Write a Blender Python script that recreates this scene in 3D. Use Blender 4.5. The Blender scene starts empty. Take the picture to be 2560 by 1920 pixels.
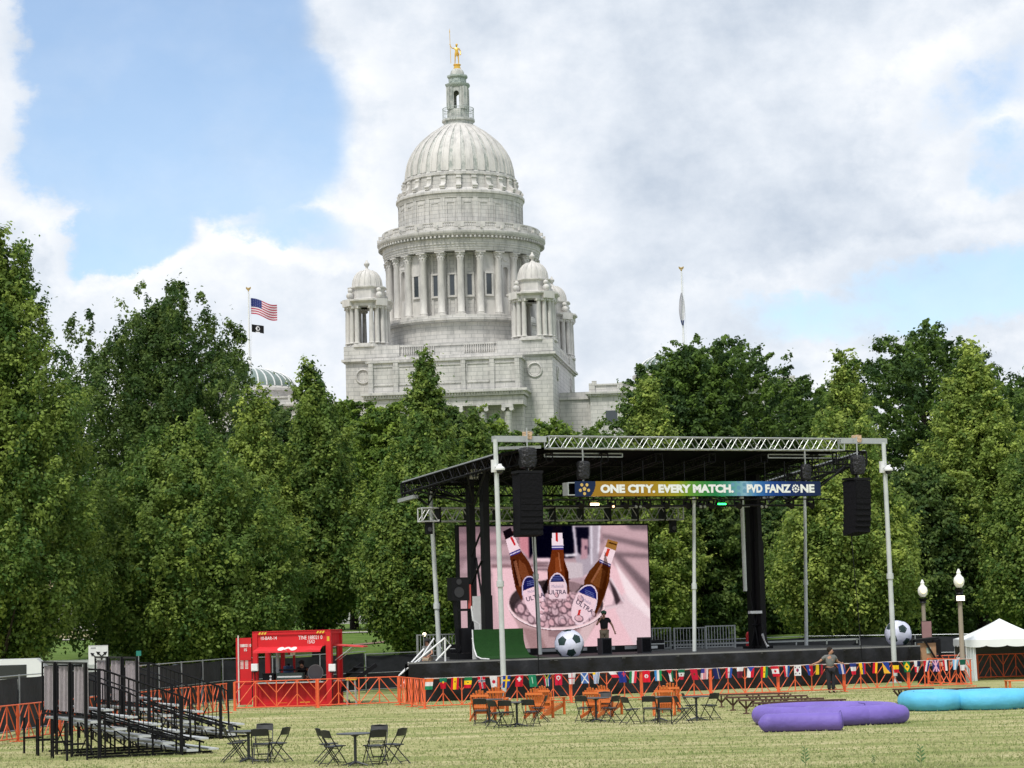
import bpy, math, random
import numpy as np
from mathutils import Matrix, Vector
R = math.radians
random.seed(7); rng = np.random.default_rng(11)
scene = bpy.context.scene
C = scene.collection
# ---------------------------------------------------------------- camera
F = 5700.0; H = 3.3; PITCH = math.atan(580 / F); ROLL = -0.026
cam = bpy.data.cameras.new('camera'); cob = bpy.data.objects.new('camera', cam); C.objects.link(cob)
cam.sensor_width = 36; cam.sensor_fit = 'HORIZONTAL'; cam.lens = 36 * F / 2560; cam.clip_start = 0.5; cam.clip_end = 6000
CM = Matrix.Translation((0, 0, H)) @ Matrix.Rotation(R(90) + PITCH, 4, 'X') @ Matrix.Rotation(ROLL, 4, 'Z')
cob.matrix_world = CM; scene.camera = cob
CR = CM.to_3x3()
def ray(px, py): return CR @ Vector(((px - 1280) / F, (960 - py) / F, -1))
def P(px, py, Y): d = ray(px, py); t = Y / d.y; return Vector((d.x * t, Y, H + d.z * t))
def G(px, py, z=0.0): d = ray(px, py); t = (z - H) / d.z; return Vector((d.x * t, d.y * t, z))
# ---------------------------------------------------------------- sky, sun, exposure
SUN_EL, SUN_AZ = R(58), R(205)      # azimuth clockwise from +Y: behind the camera and to the left
world = bpy.data.worlds.new('World'); scene.world = world; world.use_nodes = True
wt = world.node_tree; wt.nodes.clear()
def W(op, a, b=None, c=None, clamp=False):
    n = wt.nodes.new('ShaderNodeMath'); n.operation = op; n.use_clamp = clamp
    for i, s in enumerate((a, b, c)):
        if s is None: continue
        if isinstance(s, (int, float)): n.inputs[i].default_value = s
        else: wt.links.new(s, n.inputs[i])
    return n.outputs[0]
tc = wt.nodes.new('ShaderNodeTexCoord'); sx = wt.nodes.new('ShaderNodeSeparateXYZ'); wt.links.new(tc.outputs['Generated'], sx.inputs[0])
az = W('ARCTAN2', sx.outputs[0], sx.outputs[1]); el = W('ARCSINE', sx.outputs[2])
cmb = wt.nodes.new('ShaderNodeCombineXYZ'); wt.links.new(az, cmb.inputs[0]); wt.links.new(W('MULTIPLY', el, 1.25), cmb.inputs[1])
def noise(scale, detail=8, rough=0.55, off=0.0, dist=0.0):
    n = wt.nodes.new('ShaderNodeTexNoise'); n.inputs['Scale'].default_value = scale; n.inputs['Detail'].default_value = detail
    n.inputs['Roughness'].default_value = rough; n.inputs['Distortion'].default_value = dist
    if off:
        m = wt.nodes.new('ShaderNodeVectorMath'); m.operation = 'ADD'; m.inputs[1].default_value = (off, off * .7, off * .3)
        wt.links.new(cmb.outputs[0], m.inputs[0]); wt.links.new(m.outputs[0], n.inputs['Vector'])
    else: wt.links.new(cmb.outputs[0], n.inputs['Vector'])
    return W('SUBTRACT', n.outputs[0], 0.5)
n1 = noise(26, 10, .62); n2 = noise(9, 5, .5, 3.1); n3 = noise(60, 8, .65, 7.7); n4 = noise(14, 8, .55, 12.3)
uw = W('ADD', az, W('MULTIPLY', n1, 0.035)); vw = W('ADD', el, W('MULTIPLY', n3, 0.02))
def pix(px, py): return (px - 1280) / 5700, (1540 - py - .026 * (px - 1280)) / 5700
def blob(px, py, rx, ry, k=1.0, tilt=0.0):
    u, v = pix(px, py); a, b = rx / 5700, ry / 5700
    du = W('SUBTRACT', uw, u); dv = W('SUBTRACT', vw, v)
    if tilt: dv = W('SUBTRACT', dv, W('MULTIPLY', du, tilt))
    x = W('POWER', W('ABSOLUTE', W('DIVIDE', du, a)), 3.0); y = W('POWER', W('ABSOLUTE', W('DIVIDE', dv, b)), 3.0)
    return W('MULTIPLY', W('SUBTRACT', 1.0, W('ADD', x, y)), k)
blues = [blob(405, 60, 410, 300), blob(470, 330, 440, 255), blob(330, 590, 170, 110, .75, .3), blob(700, 560, 210, 70, .35, -.25),
         blob(2470, 250, 170, 95, .17, .4), blob(2440, 740, 360, 110, .42, .05), blob(2080, 800, 280, 70, .22), blob(2560, 420, 150, 90, .2)]
B = blues[0]
for b_ in blues[1:]: B = W('MAXIMUM', B, b_)
B = W('MAXIMUM', B, -1.6)
Bn = W('ADD', B, W('MULTIPLY', n1, 0.9))
mr = wt.nodes.new('ShaderNodeMapRange'); mr.interpolation_type = 'SMOOTHSTEP'
wt.links.new(Bn, mr.inputs[0]); mr.inputs[1].default_value = -0.02; mr.inputs[2].default_value = 0.40
blue_fac = mr.outputs[0]
wisp = W('MULTIPLY', W('MAXIMUM', W('ADD', n4, 0.06), 0.0), 1.0, clamp=True)
edge = W('SUBTRACT', 1.0, W('MULTIPLY', W('ABSOLUTE', W('ADD', B, 0.35)), 1.3), clamp=True)     # sun-bright rim of the cloud bank
shade = W('ADD', W('ADD', 0.54, W('MULTIPLY', n2, 1.6)), W('ADD', W('MULTIPLY', n1, 1.3), W('MULTIPLY', edge, 0.22)), clamp=True)
low = W('SUBTRACT', 1.0, W('DIVIDE', W('ABSOLUTE', el), 0.16), clamp=True)
shade = W('ADD', shade, W('MULTIPLY', low, 0.18), clamp=True)
dk_u, dk_v = pix(1850, 560)
dk = W('SUBTRACT', 1.0, W('ADD', W('POWER', W('DIVIDE', W('SUBTRACT', uw, dk_u), .10), 2.0), W('POWER', W('DIVIDE', W('SUBTRACT', vw, dk_v), .034), 2.0)), clamp=True)
shade = W('SUBTRACT', shade, W('MULTIPLY', dk, 0.16), clamp=True)
cr = wt.nodes.new('ShaderNodeValToRGB'); wt.links.new(shade, cr.inputs[0])
cr.color_ramp.elements[0].color = (.47, .54, .64, 1); cr.color_ramp.elements[1].color = (.90, .91, .93, 1)
e = cr.color_ramp.elements.new(.5); e.color = (.68, .73, .80, 1)
sky = wt.nodes.new('ShaderNodeTexSky'); sky.sky_type = 'NISHITA'; sky.sun_disc = False
sky.sun_elevation = SUN_EL; sky.sun_rotation = SUN_AZ; sky.altitude = 20; sky.air_density = 1.0; sky.dust_density = 0.6; sky.ozone_density = 2.0
bgs = wt.nodes.new('ShaderNodeBackground'); wt.links.new(sky.outputs[0], bgs.inputs[0]); bgs.inputs[1].default_value = 0.15
bgc = wt.nodes.new('ShaderNodeBackground'); wt.links.new(cr.outputs[0], bgc.inputs[0]); bgc.inputs[1].default_value = 1.0
mx = wt.nodes.new('ShaderNodeMixShader')
wt.links.new(W('MULTIPLY', blue_fac, W('SUBTRACT', 0.88, W('MULTIPLY', wisp, .7))), mx.inputs[0])
wt.links.new(bgc.outputs[0], mx.inputs[1]); wt.links.new(bgs.outputs[0], mx.inputs[2])
wo = wt.nodes.new('ShaderNodeOutputWorld'); wt.links.new(mx.outputs[0], wo.inputs[0])
sl = bpy.data.lights.new('sun', 'SUN'); sl.energy = 2.7; sl.angle = R(10); sl.color = (1, .96, .88)
so = bpy.data.objects.new('sun', sl); C.objects.link(so)
sd = Vector((math.sin(SUN_AZ) * math.cos(SUN_EL), math.cos(SUN_AZ) * math.cos(SUN_EL), math.sin(SUN_EL)))
so.rotation_euler = sd.to_track_quat('Z', 'Y').to_euler(); so.location = sd * 300
vs = scene.view_settings; vs.view_transform = 'Standard'; vs.look = 'None'; vs.exposure = 0.24; vs.gamma = 1; vs.use_curve_mapping = False
try:
    scene.cycles.max_bounces = 6; scene.cycles.transparent_max_bounces = 8
except Exception: pass
# ---------------------------------------------------------------- materials
def lin(c):
    return tuple(((x / 255) / 12.92 if x / 255 <= .04045 else ((x / 255 + .055) / 1.055) ** 2.4) for x in c)
MATS = {}
def mat(name, col, rough=.6, metal=0.0, var=.12, vs_=3.0, bump=0.0, bs=20.0, spec=.4):
    if name in MATS: return MATS[name]
    m = bpy.data.materials.new(name); m.use_nodes = True; t = m.node_tree; b = t.nodes['Principled BSDF']
    b.inputs['Roughness'].default_value = rough; b.inputs['Metallic'].default_value = metal; b.inputs['Specular IOR Level'].default_value = spec
    co = t.nodes.new('ShaderNodeTexCoord'); no = t.nodes.new('ShaderNodeTexNoise'); no.inputs['Scale'].default_value = vs_; no.inputs['Detail'].default_value = 6
    t.links.new(co.outputs['Object'], no.inputs['Vector'])
    mx = t.nodes.new('ShaderNodeMix'); mx.data_type = 'RGBA'
    mx.inputs['A'].default_value = tuple(max(0, x * (1 - var * 1.6)) for x in col) + (1,)
    mx.inputs['B'].default_value = tuple(min(1, x * (1 + var * 1.6)) for x in col) + (1,)
    t.links.new(no.outputs[0], mx.inputs['Factor']); t.links.new(mx.outputs['Result'], b.inputs['Base Color'])
    if bump:
        n2 = t.nodes.new('ShaderNodeTexNoise'); n2.inputs['Scale'].default_value = bs; n2.inputs['Detail'].default_value = 4
        t.links.new(co.outputs['Object'], n2.inputs['Vector'])
        bp = t.nodes.new('ShaderNodeBump'); bp.inputs['Strength'].default_value = bump; bp.inputs['Distance'].default_value = .1
        t.links.new(n2.outputs[0], bp.inputs['Height']); t.links.new(bp.outputs[0], b.inputs['Normal'])
    MATS[name] = m; return m
def emat(name, col, s=1.0):
    m = bpy.data.materials.new(name); m.use_nodes = True; t = m.node_tree; t.nodes.clear()
    e = t.nodes.new('ShaderNodeEmission'); e.inputs[0].default_value = tuple(col) + (1,); e.inputs[1].default_value = s
    o = t.nodes.new('ShaderNodeOutputMaterial'); t.links.new(e.outputs[0], o.inputs[0]); return m
def vmat(name, rough=.7, emit=0.0, trans=0.0):
    m = bpy.data.materials.new(name); m.use_nodes = True; t = m.node_tree; b = t.nodes['Principled BSDF']
    a = t.nodes.new('ShaderNodeAttribute'); a.attribute_name = 'Col'
    if emit:
        t.nodes.remove(b); e = t.nodes.new('ShaderNodeEmission'); t.links.new(a.outputs[0], e.inputs[0]); e.inputs[1].default_value = emit
        t.links.new(e.outputs[0], t.nodes['Material Output'].inputs[0]); return m
    b.inputs['Roughness'].default_value = rough; b.inputs['Specular IOR Level'].default_value = .3
    t.links.new(a.outputs[0], b.inputs['Base Color'])
    if trans:
        tr = t.nodes.new('ShaderNodeBsdfTranslucent'); t.links.new(a.outputs[0], tr.inputs[0])
        mx = t.nodes.new('ShaderNodeMixShader'); mx.inputs[0].default_value = trans
        t.links.new(b.outputs[0], mx.inputs[1]); t.links.new(tr.outputs[0], mx.inputs[2]); t.links.new(mx.outputs[0], t.nodes['Material Output'].inputs[0])
    return m
def marble(name, mode, base=(.575, .558, .54)):
    m = bpy.data.materials.new(name); m.use_nodes = True; t = m.node_tree; b = t.nodes['Principled BSDF']; L = t.links
    b.inputs['Roughness'].default_value = .65
    co = t.nodes.new('ShaderNodeTexCoord'); s = t.nodes.new('ShaderNodeSeparateXYZ'); L.new(co.outputs['Object'], s.inputs[0])
    def mm(op, a, c):
        n = t.nodes.new('ShaderNodeMath'); n.operation = op
        for i, q in enumerate((a, c)):
            if isinstance(q, (int, float)): n.inputs[i].default_value = q
            else: L.new(q, n.inputs[i])
        return n.outputs[0]
    u = mm('MULTIPLY', mm('ARCTAN2', s.outputs[1], s.outputs[0]), 11.0) if mode == 'round' else mm('ADD', s.outputs[0], s.outputs[1])
    cb = t.nodes.new('ShaderNodeCombineXYZ'); L.new(u, cb.inputs[0]); L.new(s.outputs[2], cb.inputs[1])
    st = t.nodes.new('ShaderNodeMapping'); st.inputs['Scale'].default_value = (1.0, 1.0, .35) ; L.new(co.outputs['Object'], st.inputs[0])
    no = t.nodes.new('ShaderNodeTexNoise'); no.inputs['Scale'].default_value = .9; no.inputs['Detail'].default_value = 9; no.inputs['Roughness'].default_value = .65; L.new(st.outputs[0], no.inputs['Vector'])
    ra = t.nodes.new('ShaderNodeValToRGB'); L.new(no.outputs[0], ra.inputs[0])
    ra.color_ramp.elements[0].position = .28; ra.color_ramp.elements[0].color = (base[0] * .64, base[1] * .65, base[2] * .655, 1)
    ra.color_ramp.elements[1].position = .56; ra.color_ramp.elements[1].color = base + (1,)
    src = ra.outputs[0]
    if mode in ('round', 'block'):
        br = t.nodes.new('ShaderNodeTexBrick'); L.new(cb.outputs[0], br.inputs['Vector']); br.inputs['Scale'].default_value = 1.0
        br.inputs['Brick Width'].default_value = 1.7; br.inputs['Row Height'].default_value = .62; br.inputs['Mortar Size'].default_value = .045; br.inputs['Mortar Smooth'].default_value = .4
        br.inputs['Color1'].default_value = (1, 1, 1, 1); br.inputs['Color2'].default_value = (.88, .89, .90, 1); br.inputs['Mortar'].default_value = (.50, .52, .53, 1)
        mu = t.nodes.new('ShaderNodeMix'); mu.data_type = 'RGBA'; mu.blend_type = 'MULTIPLY'; mu.inputs['Factor'].default_value = .8
        L.new(src, mu.inputs['A']); L.new(br.outputs[0], mu.inputs['B']); src = mu.outputs['Result']
    if mode == 'dome':                                  # green-grey weathering blotches in the dome panels
        n3 = t.nodes.new('ShaderNodeTexNoise'); n3.inputs['Scale'].default_value = 1.6; n3.inputs['Detail'].default_value = 8; n3.inputs['Roughness'].default_value = .75; L.new(st.outputs[0], n3.inputs['Vector'])
        r3 = t.nodes.new('ShaderNodeValToRGB'); L.new(n3.outputs[0], r3.inputs[0]); r3.color_ramp.elements[0].position = .40; r3.color_ramp.elements[0].color = (.42, .50, .48, 1)
        r3.color_ramp.elements[1].position = .52; r3.color_ramp.elements[1].color = (1, 1, 1, 1)
        mu = t.nodes.new('ShaderNodeMix'); mu.data_type = 'RGBA'; mu.blend_type = 'MULTIPLY'; mu.inputs['Factor'].default_value = .8
        L.new(src, mu.inputs['A']); L.new(r3.outputs[0], mu.inputs['B']); src = mu.outputs['Result']
    L.new(src, b.inputs['Base Color']); return m
# ---------------------------------------------------------------- mesh helpers
class MB:
    def __init__(s): s.v = []; s.f = []; s.m = []
    def add(s, vs, fs, mi=0):
        o = len(s.v); s.v.extend([tuple(x) for x in vs]); s.f.extend([tuple(i + o for i in f) for f in fs]); s.m.extend([mi] * len(fs)); return s
    def b(s, x0, x1, y0, y1, z0, z1, mi=0, M=None):
        vs = [(x, y, z) for x in (x0, x1) for y in (y0, y1) for z in (z0, z1)]
        if M is not None: vs = [M @ Vector(v) for v in vs]
        return s.add(vs, [(0, 1, 3, 2), (4, 6, 7, 5), (0, 4, 5, 1), (2, 3, 7, 6), (0, 2, 6, 4), (1, 5, 7, 3)], mi)
    def bar(s, p0, p1, w, h=None, mi=0, up=(0, 0, 1)):
        p0 = Vector(p0); p1 = Vector(p1); h = h or w; d = (p1 - p0).normalized(); u = Vector(up)
        if abs(d.dot(u)) > .97: u = Vector((0, 1, 0))
        a = d.cross(u).normalized() * w / 2; c = a.cross(d).normalized() * h / 2
        vs = [p + i * a + j * c for p in (p0, p1) for i, j in ((-1, -1), (1, -1), (1, 1), (-1, 1))]
        return s.add(vs, [(3, 2, 1, 0), (4, 5, 6, 7), (0, 1, 5, 4), (1, 2, 6, 5), (2, 3, 7, 6), (3, 0, 4, 7)], mi)
    def cyl(s, p0, p1, r0, r1=None, n=10, mi=0):
        p0 = Vector(p0); p1 = Vector(p1); r1 = r0 if r1 is None else r1; d = (p1 - p0).normalized()
        u = Vector((0, 0, 1)) if abs(d.z) < .95 else Vector((1, 0, 0)); a = d.cross(u).normalized(); c = d.cross(a)
        vs = []
        for p, r in ((p0, r0), (p1, r1)):
            for k in range(n): t = 2 * math.pi * k / n; vs.append(p + r * (math.cos(t) * a + math.sin(t) * c))
        fs = [(k, (k + 1) % n, n + (k + 1) % n, n + k) for k in range(n)] + [tuple(range(n - 1, -1, -1)), tuple(range(n, 2 * n))]
        return s.add(vs, fs, mi)
    def tube(s, pts, r, n=8, mi=0, closed=False):
        pts = [Vector(p) for p in pts]; N = len(pts); rs = r if isinstance(r, (list, tuple)) else [r] * N
        vs = []; up = Vector((0, 0, 1)); prev = None
        for i, p in enumerate(pts):
            a = pts[(i - 1) % N] if (closed or i) else p; c = pts[(i + 1) % N] if (closed or i < N - 1) else p
            d = (c - a).normalized()
            if prev is None:
                x = d.cross(up if abs(d.z) < .9 else Vector((1, 0, 0))).normalized()
            else: x = (prev - d * prev.dot(d)).normalized()
            prev = x; y = d.cross(x)
            for k in range(n): t = 2 * math.pi * k / n; vs.append(p + rs[i] * (math.cos(t) * x + math.sin(t) * y))
        fs = []
        for i in range(N if closed else N - 1):
            j = (i + 1) % N
            fs += [(i * n + k, i * n + (k + 1) % n, j * n + (k + 1) % n, j * n + k) for k in range(n)]
        if not closed: fs += [tuple(range(n - 1, -1, -1)), tuple((N - 1) * n + k for k in range(n))]
        return s.add(vs, fs, mi)
    def lathe(s, prof, c=(0, 0), n=48, mi=0, rot=0.0, sx=1.0, sy=1.0):
        vs = []; m = len(prof)
        for k in range(n):
            t = 2 * math.pi * k / n + rot; vs += [(c[0] + sx * r * math.sin(t), c[1] - sy * r * math.cos(t), z) for r, z in prof]
        fs = []
        for k in range(n):
            j = (k + 1) % n
            fs += [(k * m + i, j * m + i, j * m + i + 1, k * m + i + 1) for i in range(m - 1)]
        return s.add(vs, fs, mi)
    def prism(s, poly, M, depth, mi=0):            # poly in local XZ, extruded along +Y by depth, mapped by M
        n = len(poly); vs = [M @ Vector((x, 0, z)) for x, z in poly] + [M @ Vector((x, depth, z)) for x, z in poly]
        fs = [tuple(range(n)), tuple(range(2 * n - 1, n - 1, -1))] + [(i, i + n, (i + 1) % n + n, (i + 1) % n) for i in range(n)]
        return s.add(vs, fs, mi)
    def sphere(s, c, r, n=16, m=10, mi=0, sc=(1, 1, 1)):
        vs = [(c[0], c[1], c[2] + r * sc[2])]; 
        for i in range(1, m):
            a = math.pi * i / m
            vs += [(c[0] + sc[0] * r * math.sin(a) * math.cos(2 * math.pi * k / n), c[1] + sc[1] * r * math.sin(a) * math.sin(2 * math.pi * k / n), c[2] + sc[2] * r * math.cos(a)) for k in range(n)]
        vs.append((c[0], c[1], c[2] - r * sc[2])); L = len(vs) - 1
        fs = [(0, 1 + k, 1 + (k + 1) % n) for k in range(n)]
        for i in range(m - 2):
            a = 1 + i * n; fs += [(a + k, a + n + k, a + n + (k + 1) % n, a + (k + 1) % n) for k in range(n)]
        a = 1 + (m - 2) * n; fs += [(a + k, L, a + (k + 1) % n) for k in range(n)]
        return s.add(vs, fs, mi)
    def build(s, name, mats, parent=None, smooth=40):
        me = bpy.data.meshes.new(name); me.from_pydata(s.v, [], s.f)
        for m in (mats if isinstance(mats, (list, tuple)) else [mats]): me.materials.append(m)
        me.polygons.foreach_set('material_index', s.m)
        if smooth:
            me.polygons.foreach_set('use_smooth', [True] * len(s.f)); me.set_sharp_from_angle(angle=R(smooth))
        me.update(); o = bpy.data.objects.new(name, me); C.objects.link(o)
        if parent: o.parent = parent
        return o
def tag(o, label=None, cat=None, group=None, kind=None):
    if label: o['label'] = label
    if cat: o['category'] = cat
    if group: o['group'] = group
    if kind: o['kind'] = kind
    return o
def thing(name, label, cat, loc=(0, 0, 0), rz=0.0, group=None):
    o = bpy.data.objects.new(name, None); C.objects.link(o); o.empty_display_size = .3
    o.location = loc; o.rotation_euler = (0, 0, rz); return tag(o, label, cat, group)
def dup(root, loc, rz, label, group=None, scale=None):
    r = root.copy(); C.objects.link(r); r.location = loc; r.rotation_euler = (0, 0, rz); r['label'] = label
    if scale: r.scale = scale
    if group: r['group'] = group
    for ch in list(root.children):
        c = ch.copy(); C.objects.link(c); c.parent = r
        for g in ch.children: d = g.copy(); C.objects.link(d); d.parent = c
    return r
def T(x=0, y=0, z=0, rz=0, rx=0, ry=0): return Matrix.Translation((x, y, z)) @ Matrix.Rotation(rz, 4, 'Z') @ Matrix.Rotation(rx, 4, 'X') @ Matrix.Rotation(ry, 4, 'Y')
def text(name, s, size, M, m, parent, bold=0.0, sx=1.0, ext=.004, align='LEFT'):
    cu = bpy.data.curves.new(name, 'FONT'); cu.body = s; cu.size = size; cu.offset = bold; cu.extrude = ext; cu.align_x = align; cu.resolution_u = 3
    to = bpy.data.objects.new(name + '_tmp', cu); C.objects.link(to); bpy.context.view_layer.update()
    me = bpy.data.meshes.new_from_object(to.evaluated_get(bpy.context.evaluated_depsgraph_get())); bpy.data.objects.remove(to)
    me.transform(M @ Matrix.Diagonal((sx, 1, 1, 1))); me.materials.clear(); me.materials.append(m)
    o = bpy.data.objects.new(name, me); C.objects.link(o); o.parent = parent; return o
UP = Matrix.Rotation(R(90), 4, 'X')       # text lying in XY -> standing in XZ, facing -Y
# plain materials
BLK = mat('black_steel', (.007, .007, .009), .5, .0, spec=.18); BLKF = mat('black_fabric', (.007, .007, .009), .9, bump=.5, bs=9, spec=.15)
ALU = mat('aluminium', (.55, .57, .58), .4, .5, vs_=6); WHT = mat('white_paint', (.72, .73, .74), .5); STL = mat('galvanised_steel', (.34, .36, .38), .45, .5, vs_=8)
ORG = mat('orange_paint', (.75, .13, .045), .5, var=.15, vs_=2); GRN = mat('turf_green', (.015, .085, .012), .9, bump=1, bs=60)
RED = mat('red_paint', (.55, .010, .016), .5, var=.15, vs_=1.5); SCR = mat('fence_screen', (.020, .022, .028), .85, var=.2, bump=.4, bs=3)
WOOD = mat('brown_wood', (.085, .045, .03), .8, var=.3, vs_=9); SKIN = mat('skin', (.42, .22, .15), .55); GLASS = mat('dark_glass', (.012, .016, .022), .12, spec=.8)
BARK = mat('bark', (.035, .027, .022), .95, var=.35, vs_=4, bump=1, bs=6)
# ---------------------------------------------------------------- ground
def gz(x, y):
    zs = [(100, 0), (112, .25), (135, 1.5), (170, 2.3), (230, 3.0), (262, 7), (318, 19), (340, 20.5), (2500, 21)]
    z = 0.0
    for (a, za), (b, zb) in zip(zs, zs[1:]):
        if y >= a: z = za + (zb - za) * min(1, (y - a) / (b - a))
    return z
def ground():
    xs = list(np.linspace(-1500, -90, 12)) + list(np.linspace(-80, 80, 81)) + list(np.linspace(90, 1500, 12))
    ys = [-800, -200, -40] + list(np.linspace(0, 96, 40)) + list(np.linspace(98, 350, 127)) + [400, 600, 1000, 2500]
    vs = [(x, y, gz(x, y)) for y in ys for x in xs]; n = len(xs)
    fs = [(j * n + i, j * n + i + 1, (j + 1) * n + i + 1, (j + 1) * n + i) for j in range(len(ys) - 1) for i in range(n - 1)]
    m = bpy.data.materials.new('lawn'); m.use_nodes = True; t = m.node_tree; b = t.nodes['Principled BSDF']; L = t.links
    b.inputs['Roughness'].default_value = .95; b.inputs['Specular IOR Level'].default_value = .1
    co = t.nodes.new('ShaderNodeTexCoord')
    def nz(scale, det=8, sc=(1, 1, 1), rough=.6):
        mp = t.nodes.new('ShaderNodeMapping'); mp.inputs['Scale'].default_value = sc; L.new(co.outputs['Object'], mp.inputs[0])
        q = t.nodes.new('ShaderNodeTexNoise'); q.inputs['Scale'].default_value = scale; q.inputs['Detail'].default_value = det; q.inputs['Roughness'].default_value = rough
        L.new(mp.outputs[0], q.inputs['Vector']); return q.outputs[0]
    def ramp(src, stops):
        r = t.nodes.new('ShaderNodeValToRGB'); L.new(src, r.inputs[0])
        while len(r.color_ramp.elements) < len(stops): r.color_ramp.elements.new(.5)
        for e, (p, c) in zip(r.color_ramp.elements, stops): e.position = p; e.color = tuple(c) + (1,)
        return r.outputs[0]
    def mix(a, c, f, mode='MIX'):
        q = t.nodes.new('ShaderNodeMix'); q.data_type = 'RGBA'; q.blend_type = mode; L.new(a, q.inputs['A']); L.new(c, q.inputs['B'])
        if isinstance(f, float): q.inputs['Factor'].default_value = f
        else: L.new(f, q.inputs['Factor'])
        return q.outputs['Result']
    dry = ramp(nz(.55, 10, (.28, 1.2, 1), .75), [(.34, (.13, .19, .055)), (.44, (.25, .28, .10)), (.53, (.39, .37, .185)), (.66, (.53, .48, .29))])
    fine = ramp(nz(7, 6, (1, .35, 1), .8), [(.30, (.50, .55, .45)), (.50, (1, 1, 1)), (.75, (1.15, 1.1, 1.0))])
    dry = mix(dry, fine, .6, 'MULTIPLY')
    grn = ramp(nz(.8, 6), [(.3, (.06, .12, .02)), (.7, (.14, .20, .05))])
    tan_ = ramp(nz(.8, 6), [(.3, (.30, .25, .14)), (.7, (.36, .31, .18))])
    s = t.nodes.new('ShaderNodeSeparateXYZ'); L.new(co.outputs['Object'], s.inputs[0])
    def mrg(src, a, b2):
        q = t.nodes.new('ShaderNodeMapRange'); q.interpolation_type = 'SMOOTHSTEP'; L.new(src, q.inputs[0]); q.inputs[1].default_value = a; q.inputs[2].default_value = b2; return q.outputs[0]
    far = mrg(s.outputs[1], 96, 112); c = mix(dry, grn, far)
    t1 = t.nodes.new('ShaderNodeMath'); t1.operation = 'MULTIPLY'; L.new(mrg(s.outputs[1], 176, 182), t1.inputs[0]); L.new(mrg(s.outputs[0], -22, -28), t1.inputs[1])
    c = mix(c, tan_, t1.outputs[0]); L.new(c, b.inputs['Base Color'])
    bp = t.nodes.new('ShaderNodeBump'); bp.inputs['Strength'].default_value = .9; bp.inputs['Distance'].default_value = .06
    L.new(nz(9, 6, (1, .6, 1), .8), bp.inputs['Height']); L.new(bp.outputs[0], b.inputs['Normal'])
    o = MB().add(vs, fs).build('lawn', m, None, 0); tag(o, kind='structure')
    # brick path climbing to the right behind the fence on the left
    mp = MB(); w = 1.6; pts = [(-42, 112), (-30, 118), (-22, 126), (-12, 140), (-6, 156)]
    for (xa, ya), (xb, yb) in zip(pts, pts[1:]):
        for k in range(6):
            a = k / 6; b2 = (k + 1) / 6; xs_ = [xa + (xb - xa) * q for q in (a, b2)]; ys_ = [ya + (yb - ya) * q for q in (a, b2)]
            q4 = [(xs_[0], ys_[0] - w), (xs_[1], ys_[1] - w), (xs_[1], ys_[1] + w), (xs_[0], ys_[0] + w)]
            mp.add([(x, y, gz(x, y) + .05) for x, y in q4], [(0, 1, 2, 3)])
    tag(mp.build('path', mat('brick_path', (.20, .13, .10), .9, bump=.5), None, 0), kind='structure')
    mp = MB(); n = 20
    for k in range(n):
        xs_ = [-70 + 60 * q / n for q in (k, k + 1)]
        mp.add([(x, y, gz(x, y) + .06) for x, y in ((xs_[0], 172), (xs_[1], 172), (xs_[1], 176), (xs_[0], 176))], [(0, 1, 2, 3)])
    tag(mp.build('road', mat('pale_road', (.42, .40, .36), .9), None, 0), kind='structure')
ground()
def blades():
    n = 55000
    y = 47 + 45 * rng.random(n) ** 1.6; x = (rng.random(n) - .5) * (y * .46)
    h = .02 + .045 * rng.random(n); w = .012 + .018 * rng.random(n); a = rng.random(n) * 6.283
    lx = (rng.random(n) - .5) * .05; ly = (rng.random(n) - .5) * .05
    v = np.zeros((n, 3, 3)); v[:, 0] = np.stack([x - w * np.cos(a), y - w * np.sin(a), np.zeros(n)], 1); v[:, 1] = np.stack([x + w * np.cos(a), y + w * np.sin(a), np.zeros(n)], 1)
    v[:, 2] = np.stack([x + lx, y + ly, h], 1)
    me = bpy.data.meshes.new('grass'); me.vertices.add(3 * n); me.vertices.foreach_set('co', v.reshape(-1)); me.loops.add(3 * n); me.loops.foreach_set('vertex_index', np.arange(3 * n))
    me.polygons.add(n); me.polygons.foreach_set('loop_start', np.arange(0, 3 * n, 3)); me.update(calc_edges=True)
    patch = .5 + .5 * np.sin(x * .9 + 2 * np.sin(y * .55)) * np.sin(y * 1.7 + 1.5 * np.sin(x * .6)); k = np.clip(patch * .5 + .6 * rng.random(n) - .1, 0, 1)[:, None]
    col = np.array([.50, .47, .27]) * k + np.array([.21, .28, .09]) * (1 - k); col = np.concatenate([np.repeat(col, 3, 0), np.ones((3 * n, 1))], 1)
    at = me.color_attributes.new('Col', 'FLOAT_COLOR', 'POINT'); at.data.foreach_set('color', col.reshape(-1))
    me.materials.append(vmat('grass_blade', .9, 0, .3)); o = bpy.data.objects.new('grass', me); C.objects.link(o)
    tag(o, 'short dry mown grass covering the lawn in front of the stage', 'grass', kind='stuff')
blades()
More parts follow.
